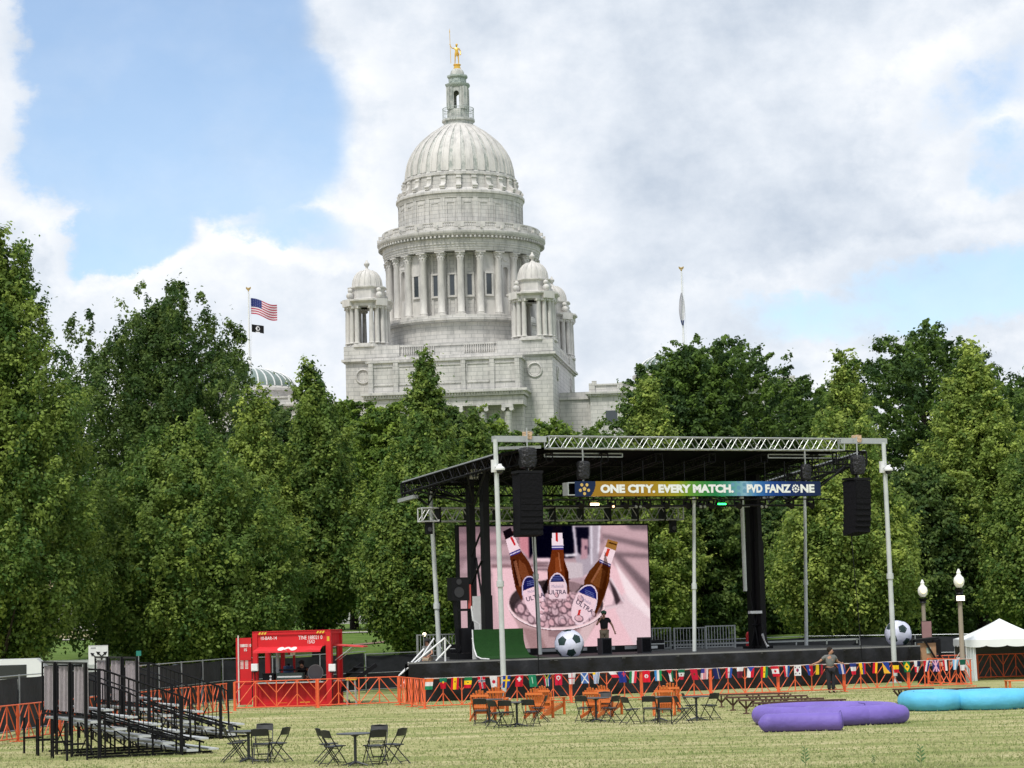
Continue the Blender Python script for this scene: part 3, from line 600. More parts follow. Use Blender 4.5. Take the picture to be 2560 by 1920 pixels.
# ---------------------------------------------------------------- painted cloth
def cloth(name, W_, H_, paint, m, parent=None, nx=24, ny=16, wave=None):
    v = []; f = []; col = []
    for j in range(ny + 1):
        for i in range(nx + 1):
            s = i / nx; t = j / ny; x, y, z = s * W_, 0.0, -t * H_
            if wave: x, y, z = wave(s, t, x, y, z)
            v.append((x, y, z))
    for j in range(ny):
        for i in range(nx):
            a = j * (nx + 1) + i; f.append((a, a + 1, a + nx + 2, a + nx + 1)); col.append(lin(paint((i + .5) / nx, (j + .5) / ny)))
    me = bpy.data.meshes.new(name); me.from_pydata(v, [], f); at = me.color_attributes.new('Col', 'FLOAT_COLOR', 'CORNER')
    at.data.foreach_set('color', np.repeat(np.array([c + (1,) for c in col]), 4, 0).reshape(-1)); me.materials.append(m)
    me.polygons.foreach_set('use_smooth', [True] * len(f)); me.update()
    o = bpy.data.objects.new(name, me); C.objects.link(o)
    if parent: o.parent = parent
    return o
CLOTH = vmat('printed_cloth', .8, 0, .25)
RD, WH, BL, YE, GR, BK = (200, 20, 45), (225, 225, 230), (25, 55, 140), (250, 205, 30), (0, 110, 65), (18, 18, 20)
def usa(s, t):
    if s < .42 and t < .54: return (150, 155, 190) if (int(s * 52) % 4 == 1 and int(t * 39) % 4 == 1) else (45, 55, 115)
    return (178, 60, 85) if int(t * 13) % 2 == 0 else (222, 215, 222)
def flagpole(px, top, bot, Y, label):
    p = P(px, top, Y); q = P(px + 3, bot, Y); t = thing('flagpole', label, 'flagpole', (p.x, Y, q.z)); h = p.z - q.z
    MB().cyl((0, 0, 0), (0, 0, h - .5), .20, .09, 12).cyl((0, 0, -1.2), (0, 0, .9), .42, .30, 14).sphere((0, 0, 1.1), .42, 12, 8).build('pole', WHT, t)
    g = MB(); g.sphere((0, 0, h - .3), .15, 10, 7); g.sphere((0, 0, h), .17, 10, 7, sc=(1, .7, 1.2)); 
    for s_ in (-1, 1): g.add([(0, 0, h + .1), (s_ * .38, 0, h + .34), (s_ * .42, 0, h + .08), (s_ * .26, .0, h - .16), (0, 0.08, h - .2)], [(0, 1, 2, 3, 4)])
    g.build('eagle_finial', mat('dull_gold', (.45, .33, .14), .5, .5), t)
    m = MB(); m.tube([(.18, 0, h - .6), (.45, .0, h * .45), (.3, 0, .8)], .02, 4); m.build('halyard', WHT, t); return p, h, q.z
p, h, z0 = flagpole(621, 722, 925, 364, 'white flagpole with eagle finial rising from the low glass dome on the left')
px_m = 364 / F
wv = lambda s, t, x, y, z: (x, .25 * math.sin(7 * s + 1.5 * t), z - 1.15 * s - .35 * math.sin(3.4 * s) * .4 + .22 * math.sin(6 * s))
f_ = cloth('flag', 4.2, 2.55, usa, CLOTH, None, 52, 39, wv); f_.location = (p.x + .35, 364, p.z - 1.5); tag(f_, 'striped flag with blue starred corner flying from the left flagpole', 'flag')
def pow_(s, t):
    d = ((s - .5) / .17) ** 2 + ((t - .45) / .30) ** 2
    return WH if d < 1 and not (s > .5 and .35 < t < .8 and s < .62 and d < .5) and d > .35 or (s < .45 and d < 1) or (t > .85 and .3 < s < .7) else (22, 24, 26)
f_ = cloth('flag', 1.95, 1.25, pow_, CLOTH, None, 22, 16, lambda s, t, x, y, z: (x, .15 * math.sin(6 * s), z - .35 * s)); f_.location = (p.x + .45, 364, p.z - 5.75); tag(f_, 'small black flag with a white emblem below the striped flag', 'flag')
p, h, z0 = flagpole(1703, 671, 925, 356, 'white flagpole with eagle finial above the trees on the right')
f_ = cloth('flag', .9, 5.2, lambda s, t: (70, 85, 130) if t > .86 else ((190, 190, 198) if s < .5 else (215, 215, 220)), CLOTH, None, 10, 26, lambda s, t, x, y, z: ((s - .6) * .9 * math.sin(.25 + 2.6 * t), .25 * math.sin(9 * s + 3 * t), z)); f_.location = (p.x - .05, 355.7, p.z - 3.9)
tag(f_, 'limp pale flag hanging furled against the right flagpole', 'flag')
# ---------------------------------------------------------------- trees
LEAF = vmat('leaves', .62, 0, .48)
def vnoise(a, t, ph):                      # smooth lobes over angle and height
    return (np.sin(3 * a + ph[0] + 2.2 * np.sin(4 * t + ph[1])) + np.sin(5 * a + 7 * t + ph[2]) + .8 * np.sin(9 * a - 11 * t + ph[3]) + .6 * np.sin(2 * a + 17 * t + ph[4])) / 3.4
def tree(px, top, hw, Y, bot, shape, tone, label, nleaf=26000, bl=1.55, lsz=.20, name='maple_tree', base=None, tr=.32, gap=0.0, squash=1.0, forks=None):
    g = np.random.default_rng(int(px * 7 + top)); tp = P(px, top, Y); X = P(px, (top + bot) / 2, Y).x; ground_z = gz(X, Y); zb = P(px, bot, Y).z; zt = tp.z; Hc = zt - zb; Rr = hw / F * Y * 1.07
    t_ = thing(name, label, 'tree', (X, Y, ground_z), 0, None); ph = g.random(5) * 6.28
    def prof(t):
        if shape == 'maple': return np.where(t < .33, .80 + .20 * np.sin(np.clip(t / .33, 0, 1) * 1.57), np.clip(1 - ((t - .33) / .67) ** bl, 0, 1) * .94 + .06 * (1 - t)) * np.clip(t / .14, 0.25, 1) ** .6
        if shape == 'cone': return np.where(t < .25, .75 + .25 * t / .25, np.clip(1 - ((t - .25) / .75), 0, 1) ** .8 + .02) * np.clip(t / .05, .4, 1)
        return np.sqrt(np.clip(1 - (np.clip((t - .42) / .58, -1, 1)) ** 2, 0, 1)) * .97 + .03      # broad
    lsz = lsz * .56; nleaf = int(nleaf * 3.7); lsz = lsz * .72; nleaf = int(nleaf * 1.15); ntw = nleaf // 60; t = g.random(ntw * 3); a = g.random(ntw * 3) * 6.283
    keep = g.random(ntw * 3) < prof(t) + .05; t = t[keep][:ntw]; a = a[keep][:ntw]; n = len(t)
    lob = 1 + .19 * vnoise(a, t * 2, ph); rf = 1.0 - .75 * g.random(n) ** 1.7; rf[: n // 6] = g.random(n // 6) * .6
    r = Rr * prof(t) * lob * rf; lift = Hc * .07 * vnoise(a * 1.0, t * 0 + .3, ph[::-1]) * (t > .4)
    base_ = np.stack([r * np.cos(a), r * np.sin(a) * squash, zb - ground_z + t * Hc * .965 + lift - .6], 1)
    if shape == 'maple' and Rr > 2.0:                    # loose upright leaders breaking the top outline
        k = 9 if bl < 3 else 16; la = g.random(k) * 6.283; lr = Rr * (.15 + (.5 if bl < 3 else .7) * g.random(k)); lt = .60 + .3 * g.random(k); mpl = 9
        ex = []
        for q in range(k):
            s = g.random(mpl); hh = Hc * .16
            ex.append(np.stack([lr[q] * np.cos(la[q]) + g.normal(0, .28, mpl) * (1 - s * .6), lr[q] * np.sin(la[q]) + g.normal(0, .28, mpl) * (1 - s * .6), zb - ground_z + Hc * (1 - (lr[q] / Rr) ** 1.3 * (.55 if bl < 3 else .2)) - hh * .75 + s * hh], 1))
        ex = np.concatenate(ex); base_ = np.concatenate([base_, ex]); a = np.concatenate([a, g.random(len(ex)) * 6.28]); n = len(base_)
    out = np.stack([np.cos(a), np.sin(a), np.zeros(n)], 1); up = np.array([0, 0, 1.0])
    d = out * (.55 if shape != 'maple' else .30) + up * (.6 if shape != 'maple' else .95) + g.normal(0, .22, (n, 3)); d /= np.linalg.norm(d, axis=1)[:, None]
    big = np.clip(1.25 - .5 * (base_[:, 2] - (zb - ground_z)) / Hc, .7, 1.2) * (.7 + .6 * g.random(n)) * (1.15 if shape == 'broad' else 1.0)
    rh = .38 * big; rv = (.70 if shape != 'broad' else .55) * big
    m = 60; e_ = g.normal(0, 1, (n, m, 3)); e_ /= np.linalg.norm(e_, axis=2)[..., None]; e_[..., 2] = np.where(g.random((n, m)) < .6, np.abs(e_[..., 2]), e_[..., 2]); rad_ = (.45 + .65 * g.random((n, m)) ** .7) * (1 + .25 * g.normal(0, 1, (n, m)) ** 2 * (g.random((n, m)) < .3))
    along = e_[..., 2:3] * (rv * 1.0)[:, None, None] * rad_[..., None]; taper = 1 - .35 * np.clip(e_[..., 2:3], 0, 1)
    pos = base_[:, None] + d[:, None] * along + np.concatenate([e_[..., :2], np.zeros((n, m, 1))], 2) * rh[:, None, None] * rad_[..., None] * taper
    pos = pos.reshape(-1, 3); N = len(pos); tw = np.repeat(np.arange(n), m)
    nrm = e_.reshape(-1, 3) * 1.0 + out[tw] * .25 + np.array([0, 0, .25]) + g.normal(0, .45, (N, 3)); nrm /= np.linalg.norm(nrm, axis=1)[:, None]
    tx = np.cross(nrm, g.normal(0, 1, (N, 3))); tx /= np.linalg.norm(tx, axis=1)[:, None]; ty = np.cross(nrm, tx)
    w = (lsz * (.6 + .7 * g.random(N)))[:, None]; l = w * 1.25
    q = np.zeros((N, 4, 3)); q[:, 0] = pos - ty * l; q[:, 1] = pos + tx * w * .8 - ty * l * .1; q[:, 2] = pos + ty * l; q[:, 3] = pos - tx * w * .8 + ty * l * .1 + nrm * w * .3
    lo, hi = tone; tv = g.random(n) ** 1.4; c = (np.array(lo) * (1 - tv)[:, None] + np.array(hi) * tv[:, None]) * np.array([2.05, 1.85, 1.85]); c = c[tw] * (.75 + .5 * g.random(N))[:, None]
    me = bpy.data.meshes.new('crown'); me.vertices.add(4 * N); me.vertices.foreach_set('co', q.reshape(-1)); me.loops.add(4 * N); me.loops.foreach_set('vertex_index', np.arange(4 * N))
    me.polygons.add(N); me.polygons.foreach_set('loop_start', np.arange(0, 4 * N, 4)); me.update(calc_edges=True)
    at = me.color_attributes.new('Col', 'FLOAT_COLOR', 'POINT'); at.data.foreach_set('color', np.concatenate([np.repeat(c, 4, 0), np.ones((4 * N, 1))], 1).reshape(-1)); me.materials.append(LEAF)
    o = bpy.data.objects.new('crown', me); C.objects.link(o); o.parent = t_
    mb = MB(); Ht = zt - ground_z; zc_ = zb - ground_z; lean = g.normal(0, .2, 2)
    pts = [(0, 0, -.3), (lean[0] * .3, lean[1] * .3, zc_ * .5 + .5), (lean[0], lean[1], zc_ + Hc * .3), (lean[0] * .5, 0, zc_ + Hc * .62), (0, 0, zc_ + Hc * .9)]
    mb.tube(pts, [tr * 1.35, tr, tr * .75, tr * .4, .05], 9)
    nb = 12 if shape == 'broad' else 16
    for k in range(nb):
        f = .05 + .75 * k / nb; aa = g.random() * 6.28; z0_ = zc_ + Hc * f * .75 - .8; rr = Rr * float(prof(np.array([min(.95, f + .2)]))[0]) * .8
        p0 = Vector((lean[0] * .6, lean[1] * .6, max(1.6, z0_))); p2 = Vector((rr * math.cos(aa), rr * math.sin(aa) * squash, p0.z + Hc * (.10 + .16 * g.random()))); pm = (p0 + p2) / 2 + Vector((0, 0, -Hc * .025))
        b = tr * .42 * (1 - f * .7); mb.tube([p0, pm, p2], [b, b * .6, .02], 5)
    for (dx, dz, z1_) in (forks or []): mb.tube([(0, 0, z1_), (dx * .5, 0, z1_ + dz * .45), (dx, -.3, z1_ + dz)], [tr * .5, tr * .4, tr * .22], 7)
    mb.build('trunk', BARK, t_); return t_
DK = ((.020, .050, .012), (.085, .135, .030)); MD = ((.034, .078, .016), (.145, .21, .042)); LT = ((.055, .105, .020), (.21, .28, .06)); BG = ((.018, .045, .012), (.075, .135, .022)); YB = ((.03, .07, .012), (.13, .20, .03))
def trees():
    # far row first
    tree(402, 728, 282, 132, 1520, 'maple', DK, 'tall dark maple whose loose crown stands above the rounded maple, left of the flagpole', 44000, bl=3.2)
    tree(1815, 822, 300, 168, 1560, 'broad', BG, 'broad dark tree behind the stage roof beneath the right flagpole', 40000, lsz=.27, name='broadleaf_tree', tr=.5, forks=((-3, 2.5, 2), (3, 3, 2.2)))
    tree(2010, 930, 140, 180, 1580, 'broad', BG, 'dark tree in the dip between the two broad crowns behind the stage', 18000, lsz=.28, name='broadleaf_tree')
    tree(2320, 795, 300, 160, 1560, 'broad', BG, 'tallest broad tree on the right with sky showing through its crown', 42000, lsz=.25, name='broadleaf_tree', tr=.55)
    tree(2590, 900, 150, 165, 1560, 'broad', BG, 'dark broad tree cut off by the right edge of the photo', 20000, lsz=.27, name='broadleaf_tree')
    tree(1375, 1030, 140, 200, 1500, 'broad', YB, 'low bright tree at the foot of the statehouse left of its wing', 24000, lsz=.30, name='broadleaf_tree')
    tree(1500, 1050, 90, 195, 1500, 'broad', YB, 'low bright tree in front of the statehouse wing window', 17000, lsz=.30, name='broadleaf_tree')
    tree(880, 972, 110, 190, 1500, 'broad', YB, 'dark low tree at the left foot of the statehouse', 18000, lsz=.30, name='broadleaf_tree')
    tree(1240, 1035, 110, 190, 1500, 'broad', YB, 'low tree between the pointed maple and the statehouse wing', 18000, lsz=.30, name='broadleaf_tree')
    tree(970, 985, 115, 185, 1500, 'broad', YB, 'low tree under the inscription wall left of the pointed maple', 18000, lsz=.30, name='broadleaf_tree')
    tree(1125, 992, 105, 178, 1500, 'broad', DK, 'low dark tree directly behind the pointed maple', 16000, lsz=.28, name='broadleaf_tree')
    tree(700, 990, 100, 185, 1500, 'broad', DK, 'low dark tree beneath the flagpole dome', 16000, lsz=.28, name='broadleaf_tree')
    tree(1655, 880, 120, 166, 1560, 'broad', BG, 'dark tree filling the left shoulder of the broad tree under the right flagpole', 22000, lsz=.26, name='broadleaf_tree')
    tree(1725, 832, 130, 164, 1560, 'broad', BG, 'dark tree crown just left of the right flagpole top line, hiding the right wing dome', 26000, lsz=.26, name='broadleaf_tree')
    tree(1400, 1180, 170, 140, 1610, 'maple', MD, 'maple hidden behind the big video screen', 22000, lsz=.24)
    tree(1740, 1130, 130, 138, 1585, 'broad', DK, 'dark spreading tree seen through the stage right of the screen', 20000, lsz=.24, name='broadleaf_tree', tr=.42, forks=((-3, 2.8, 1.6), (2.6, 2.4, 1.8), (-1.5, 4, 2)))
    tree(1900, 1210, 110, 146, 1570, 'broad', DK, 'dark tree behind the black right mast of the stage', 15000, lsz=.25, name='broadleaf_tree', tr=.35, forks=((-2.6, 2.2, 1.3),))
    tree(2300, 1140, 130, 126, 1560, 'broad', DK, 'dark thick-trunked tree between the right stage post and the street lamps', 24000, lsz=.22, name='broadleaf_tree', tr=.75)
    tree(2400, 1180, 120, 136, 1570, 'broad', DK, 'dark tree with thick trunk beside the white tent', 20000, lsz=.23, name='broadleaf_tree', tr=.6)
    tree(262, 1180, 100, 140, 1500, 'maple', DK, 'shaded maple between the left edge maple and the rounded maple', 18000, lsz=.22, tr=.45)
    # front row of maples
    tree(-8, 522, 236, 104, 1668, 'maple', MD, 'tallest maple at the left edge of the photo, leaning over the bleachers', 44000, bl=1.8, lsz=.19, tr=.4)
    tree(470, 1030, 262, 112, 1648, 'maple', MD, 'large rounded maple behind the red container kiosk and the bleachers', 46000, bl=2.2, lsz=.19, tr=.4)
    tree(640, 960, 100, 121, 1600, 'maple', LT, 'yellow-green maple just right of the rounded maple', 20000, lsz=.20)
    tree(795, 908, 135, 124, 1535, 'maple', MD, 'light green maple above the red container kiosk', 30000, bl=1.05, lsz=.20, tr=.42)
    tree(1040, 1040, 128, 116, 1600, 'maple', MD, 'maple column standing left of the stage roof', 32000, lsz=.19)
    tree(1070, 852, 105, 126, 1560, 'cone', MD, 'pointed maple reaching up in front of the statehouse', 20000, lsz=.20)
    tree(1195, 1000, 80, 130, 1560, 'cone', MD, 'narrow maple peeping over the left stage corner', 14000, lsz=.20)
    tree(1630, 905, 105, 134, 1560, 'cone', LT, 'light green maple right of the statehouse wing', 22000, lsz=.20)
    tree(2125, 852, 105, 140, 1500, 'cone', LT, 'slim light green tree rising behind the right end of the stage roof', 20000, lsz=.21)
    tree(2110, 1010, 165, 114, 1588, 'maple', LT, 'bright maple behind the right stage speaker', 38000, lsz=.19, tr=.38)
    tree(2440, 832, 170, 128, 1500, 'cone', LT, 'light green conical tree above the street lamps', 34000, lsz=.20)
    tree(2585, 1080, 120, 120, 1560, 'maple', MD, 'bright maple at the right edge above the white tent', 22000, lsz=.20)
trees()
# ---------------------------------------------------------------- stage frame
TH = R(24); SO = Vector((P(1020, 1655, 91).x, 91, 0)); ex = Vector((math.cos(TH), math.sin(TH), 0)); ey = Vector((-math.sin(TH), math.cos(TH), 0)); DZ = 1.56
def SL(px, py, yl):
    d = ray(px, py); o = Vector((0, 0, H)) - SO; t = (yl - o.dot(ey)) / d.dot(ey); q = o + d * t; return Vector((q.dot(ex), yl, q.z))
def SD(px, py, z=DZ):
    q = G(px, py, z) - SO; return Vector((q.dot(ex), q.dot(ey), z))
def S2W(v): return SO + ex * v[0] + ey * v[1] + Vector((0, 0, v[2]))
def truss(m, p0, p1, w, h, n, r=.03, mi=0, faces=4):
    p0 = Vector(p0); p1 = Vector(p1); d = (p1 - p0).normalized(); a = d.cross(Vector((0, 0, 1))).normalized() * w / 2; u = Vector((0, 0, h / 2))
    cs = [(-1, -1), (1, -1), (1, 1), (-1, 1)]; L_ = (p1 - p0) / n
    for i, j in cs: m.cyl(p0 + i * a + j * u, p1 + i * a + j * u, r, n=6, mi=mi)
    for k in range(n):
        q = p0 + L_ * k
        for (i, j), (i2, j2) in ((cs[0], cs[3]), (cs[1], cs[2]), (cs[0], cs[1]), (cs[3], cs[2])):
            A, B2 = (q + i * a + j * u, q + L_ * .5 + i2 * a + j2 * u); m.cyl(A, B2, r * .6, n=4, mi=mi); m.cyl(B2, q + L_ + i * a + j * u, r * .6, n=4, mi=mi)
    for k in (0, n):
        q = p0 + L_ * k
        for (i, j), (i2, j2) in zip(cs, cs[1:] + cs[:1]): m.cyl(q + i * a + j * u, q + i2 * a + j2 * u, r, n=5, mi=mi)
SLV = mat('silver_truss', (.42, .44, .45), .4, .4, vs_=6)
def stage():
    st = thing('mobile_stage', 'large mobile stage with black roof, silver posts, black masts and black skirt', 'stage', SO, TH)
    xr = SL(2298, 1617, 0).x; D = 11.0
    m = MB(); m.prism([(0, 0), (xr, 0), (xr, -D), (D * .47, -D)], T(0, 0, DZ) @ Matrix.Rotation(R(-90), 4, 'X'), .18) if False else m.add([(x, y, z) for z in (DZ - .18, DZ) for x, y in ((0, 0), (xr, 0), (xr, D), (D * .47, D))], [(3, 2, 1, 0), (4, 5, 6, 7), (0, 1, 5, 4), (1, 2, 6, 5), (2, 3, 7, 6), (3, 0, 4, 7)]); m.build('deck', mat('deck_board', (.035, .035, .038), .7), st)
    MB().b(-.02, xr + .02, -.05, -.002, DZ - .10, DZ + .012).build('deck_edge', mat('edge_strip', (.22, .22, .22), .6), st)
    n = int(xr * 12); m = MB(); g = np.random.default_rng(5); ph = g.random(14) * 6.28
    def off(x, z): return -.10 - .05 * math.sin(3.1 * x + ph[0] + 1.2 * math.sin(.9 * x + ph[1])) - .035 * math.sin(7.7 * x + ph[2] + 2 * z) - .05 * math.sin(1.9 * x + 2.6 * z + ph[3]) * (DZ - z) - .02 * math.sin(17 * x + 5 * z) 
    zs = [DZ - .05, DZ - .25, .85, .5, .2, .03]; V = []; Fc = []
    for i in range(n + 1):
        x = xr * i / n; V += [(x, off(x, z) if z < DZ - .1 else -.06, z) for z in zs]
    for i in range(n):
        for j in range(5): a = i * 6 + j; Fc.append((a, a + 6, a + 7, a + 1))
    m.add(V, Fc); V = []; Fc = []
    for i in range(40):
        y = D * i / 39; V += [(off(y + 9, z) + y * .47, y, z) for z in zs]
    for i in range(39):
        for j in range(5): a = i * 6 + j; Fc.append((a + 6, a, a + 1, a + 7))
    m.add(V, Fc); m.build('skirt', mat('skirt_tarp', (.010, .010, .012), .5, var=.3, bump=1.0, bs=1.6, spec=.28), st, 60)
    # roof
    A = SL(1367, 1101, 0); B_ = SL(2104, 1117, 0); zf = (A.z + B_.z) / 2; xa, xb = A.x, B_.x
    m = MB(); truss(m, (xa, 0, zf), (xb, 0, zf), .45, .50, 20, .028); m.build('front_truss', SLV, st)
    m = MB(); a = SL(1232, 1083, -.1); b = SL(1362, 1093, -.1); m.bar((a.x, -.1, zf + .12), (b.x, -.1, zf + .12), .3, .24); m.bar((a.x + .5, .4, zf - .22), (b.x, .4, zf - .16), .2, .12); m.build('outrigger_beam', SLV, st); m = MB()
    c = SL(2098, 1100, -.1); d = SL(2213, 1102, -.1); m.bar((c.x, -.1, zf + .16), (d.x, -.1, zf + .16), .3, .24); m.build('outrigger_beam', SLV, st)
    for p_, q_ in ((1360, 1555), (1919, 2097)):
        a2 = SL(p_, 1118, .8); b2 = SL(q_, 1122, .8); z = zf - .38
        m2 = MB(); m2.bar((a2.x, .8, z), (b2.x, .8, z), .06, .05); m2.bar((a2.x, .8, z - .14), (b2.x, .8, z - .14), .06, .05)
        for k in range(3): x = a2.x + (b2.x - a2.x) * k / 2; m2.bar((x, .8, z), (x, .8, z - .14), .05, .05)
        m2.build('hanging_rail', SLV, st)
    zb = 9.25; m = MB(); xl = SL(1325, 1117, .3).x; n = 24; V = []; Fc = []
    for j in range(9):
        y = .3 + 9.9 * j / 8; z = zf - .28 + (zb - zf + .28) * (j / 8)
        for i in range(n + 1): x = xl + (xb - xl) * i / n; V.append((x, y, z + .03 * math.sin(x * 3 + j)))
        for i in range(n + 1): x = xl + (xb - xl) * i / n; V.append((x, y, z + .10))
    S_ = 2 * (n + 1)
    for j in range(8):
        for i in range(n):
            a = j * S_ + i; Fc += [(a, a + S_, a + S_ + 1, a + 1), (a + n + 1, a + n + 2, a + S_ + n + 2, a + S_ + n + 1)]
    m.add(V, Fc); m.build('roof_canopy', mat('roof_tarp', (.005, .005, .006), .9, bump=.5, bs=5, spec=.05), st)
    m = MB(); truss(m, (xl - .5, 9.9, zb - .25), (xb + .2, 9.9, zb - .25), .5, .5, 24, .035)
    for x in np.linspace(xl + 1, xb - 1, 6): truss(m, (x, .6, zf - .55), (x, 9.8, zb - .25), .3, .35, 12, .025)
    truss(m, (xl, 3.0, 9.75), (xb, 3.0, 9.75), .3, .3, 24, .02); m.build('roof_trusses', BLK, st)
    # folded-out side wings of black lattice with a thin pale edge
    for sgn in (-1, 1):
        m = MB(); e = MB(); q = MB()
        if sgn < 0: f0 = SL(1240, 1138, .6); f1 = SL(1008, 1208, 9.9); x0 = xl
        else: f0 = SL(2160, 1118, .6); f1 = Vector((f0.x + .2, 9.9, 9.3)); x0 = xb
        f0z, f1z = (f0.z, f1.z) if sgn < 0 else (zf - .25, 9.3)
        p = lambda t, dx=0, dz=0: Vector((f0.x + (f1.x - f0.x) * t + dx, .6 + 9.3 * t, f0z + (f1z - f0z) * t + dz))
        truss(m, p(0, dz=-.25), p(1, dz=-.25), .25, .45, 12, .03)
        for t in (0, .22, .45, .68, 1): 
            truss(m, p(t, dz=-.3), (x0, .6 + 9.3 * t, zf - .5 + (zb - zf + .2) * t), .3, .6, max(3, int(abs(x0 - f0.x) / .7)), .03)
        k0 = p(.5, -sgn * 1.2, -1.5)
        for t in (.1, .3, .7, .9): m.cyl(p(t, dz=-.4), k0, .045, n=5)
        k1 = p(.84, -sgn * .5, -1.15)
        for t in (.55, .7, .95, 1.0): m.cyl(p(t, dz=-.3), k1, .04, n=5)
        for t in (.15, .5, .85): m.cyl(p(t, dz=-.3), (x0, .6 + 9.3 * t, 8.6), .04, n=5)
        m.build('wing_frame', BLK, st); e.bar(p(0, dz=.05), p(1, dz=.05), .12, .05); e.bar(p(.86, dz=-.75), p(1.04, dz=-.75), .25, .16); e.build('wing_edge', SLV, st)
        pl = [p(0), p(1), Vector((x0, 9.9, zb + .1)), Vector((x0, .6, zf - .2))]; q.add(pl + [v + Vector((0, 0, .04)) for v in pl], [(0, 1, 2, 3), (7, 6, 5, 4), (0, 4, 5, 1), (1, 5, 6, 2), (2, 6, 7, 3), (3, 7, 4, 0)])
        if sgn < 0: q.build('wing_panel', BLKF, st)
    # masts
    for px_, yl, w_ in ((1179, 6.2, .26), (1214, 4.6, .28), (1877, 5.5, .20), (1897, 5.0, .20)):
        a = SL(px_, 1400, yl); m = MB(); m.b(a.x - w_ / 2, a.x + w_ / 2, yl - .2, yl + .2, DZ, 9.4); m.b(a.x - w_ / 2 - .03, a.x + w_ / 2 + .03, yl - .24, yl + .24, DZ, 4.2 if px_ < 1300 else 6.4)
        m.b(a.x - .35, a.x + .35, yl - .4, yl + .4, DZ, DZ + .12); m.build('mast', BLK, st)
    m = MB(); 
    for a, b in (((1179, 1390, 6), (1214, 1300, 4.6)), ((1179, 1460, 6), (1205, 1400, 4.6)), ((1206, 1500, 5), (1190, 1395, 6)), ((1875, 1480, 5.4), (1900, 1640, 5)), ((1900, 1500, 5), (1875, 1635, 5.4)), ((1905, 1560, 4.6), (1921, 1618, 3.6)), ((1880, 1562, 5), (1897, 1562, 5))):
        m.cyl(SL(*a), SL(*b), .05, n=6)
    m.build('mast_braces', BLK, st)
    a, b = SL(1885, 1534, 4.9), SL(1900, 1534, 4.9); MB().b(a.x - .3, b.x, 4.7, 4.9, a.z, a.z + .12).bar(SL(1906, 1586, 4.4), SL(1920, 1617, 3.6), .09, .09).build('brace_bracket', WHT, st)
    # silver posts
    def post(x, y, z0, z1, r, x1=None, pad=True, coll=None):
        m = MB(); x1 = x if x1 is None else x1; m.cyl((x, y, z0), (x1, y, z1), r, r * .8, 14)
        zc = coll or z0 + (z1 - z0) * .42; xc = x + (x1 - x) * ((zc - z0) / (z1 - z0)); m.cyl((xc, y, zc - .12), (xc, y, zc + .12), r * 1.3, n=14)
        if pad: m.cyl((x, y, z0 - .25), (x, y, z0), r * .4, n=8); m.b(x - .2, x + .2, y - .2, y + .2, z0 - .3, z0 - .25)
        m.build('support_post', WHTP, st)
    WHTP = mat('post_grey', (.52, .55, .55), .45, .05)
    for (pt, pb, yl) in (((1238, 1094), (1260, 1733), -.75), ((2209, 1112), (2238, 1706), -.75)):
        t, b = SL(*pt, yl), SL(*pb, yl); post(b.x, yl, .3, zf + .05, .115, t.x, coll=4.6)
    for (pt, pb) in (((1330, 1335), (1350, 1640)), ((1735, 1243), (1736, 1632)), ((2012, 1240), (2016, 1617))):
        b = SD(*pb); b = SL(*pb, max(b.y, .7)); t = SL(*pt, b.y); post(b.x, b.y, DZ + .06, 9.6 if pt[0] == 1330 else t.z,   .085 if pt[0] != 1330 else .10, t.x, False)
    b = SD(1101, 1590); t = SL(1075, 1215, 8.6); b = SL(1101, 1590, 8.6); post(b.x, 8.6, 0, t.z, .115, t.x, False)
    a, b = SL(1855, 1262, 4.2), SL(1863, 1478, 4.2); MB().cyl((a.x, 4.2, a.z + 1.0), (b.x, 4.2, b.z), .09, n=10).b(a.x - .35, a.x + .35, 4.1, 4.3, a.z - .1, a.z).build('drop_pipe', WHTP, st)
    a = SL(1179, 1180, 6.2); MB().b(SL(1174, 1180, 5.6).x, SL(1205, 1180, 5.6).x, 5.55, 5.6, SL(1190, 1198, 5.6).z, SL(1190, 1173, 5.6).z).build('weight_plate', WHT, st)
    return st, xr, zf
STG, XR, ZF = stage()
def text_fit(name, s, w, h, M, m, parent, bold=.0, align=0):
    o = text(name, s, 1, Matrix.Identity(4), m, parent, bold); v = np.array([q.co[:] for q in o.data.vertices]); lo, hi = v.min(0), v.max(0)
    S_ = Matrix.Diagonal((w / (hi[0] - lo[0]), h / (hi[1] - lo[1]), 1, 1)); o.data.transform(M @ S_ @ Matrix.Translation((-lo[0], -lo[1], 0))); return o
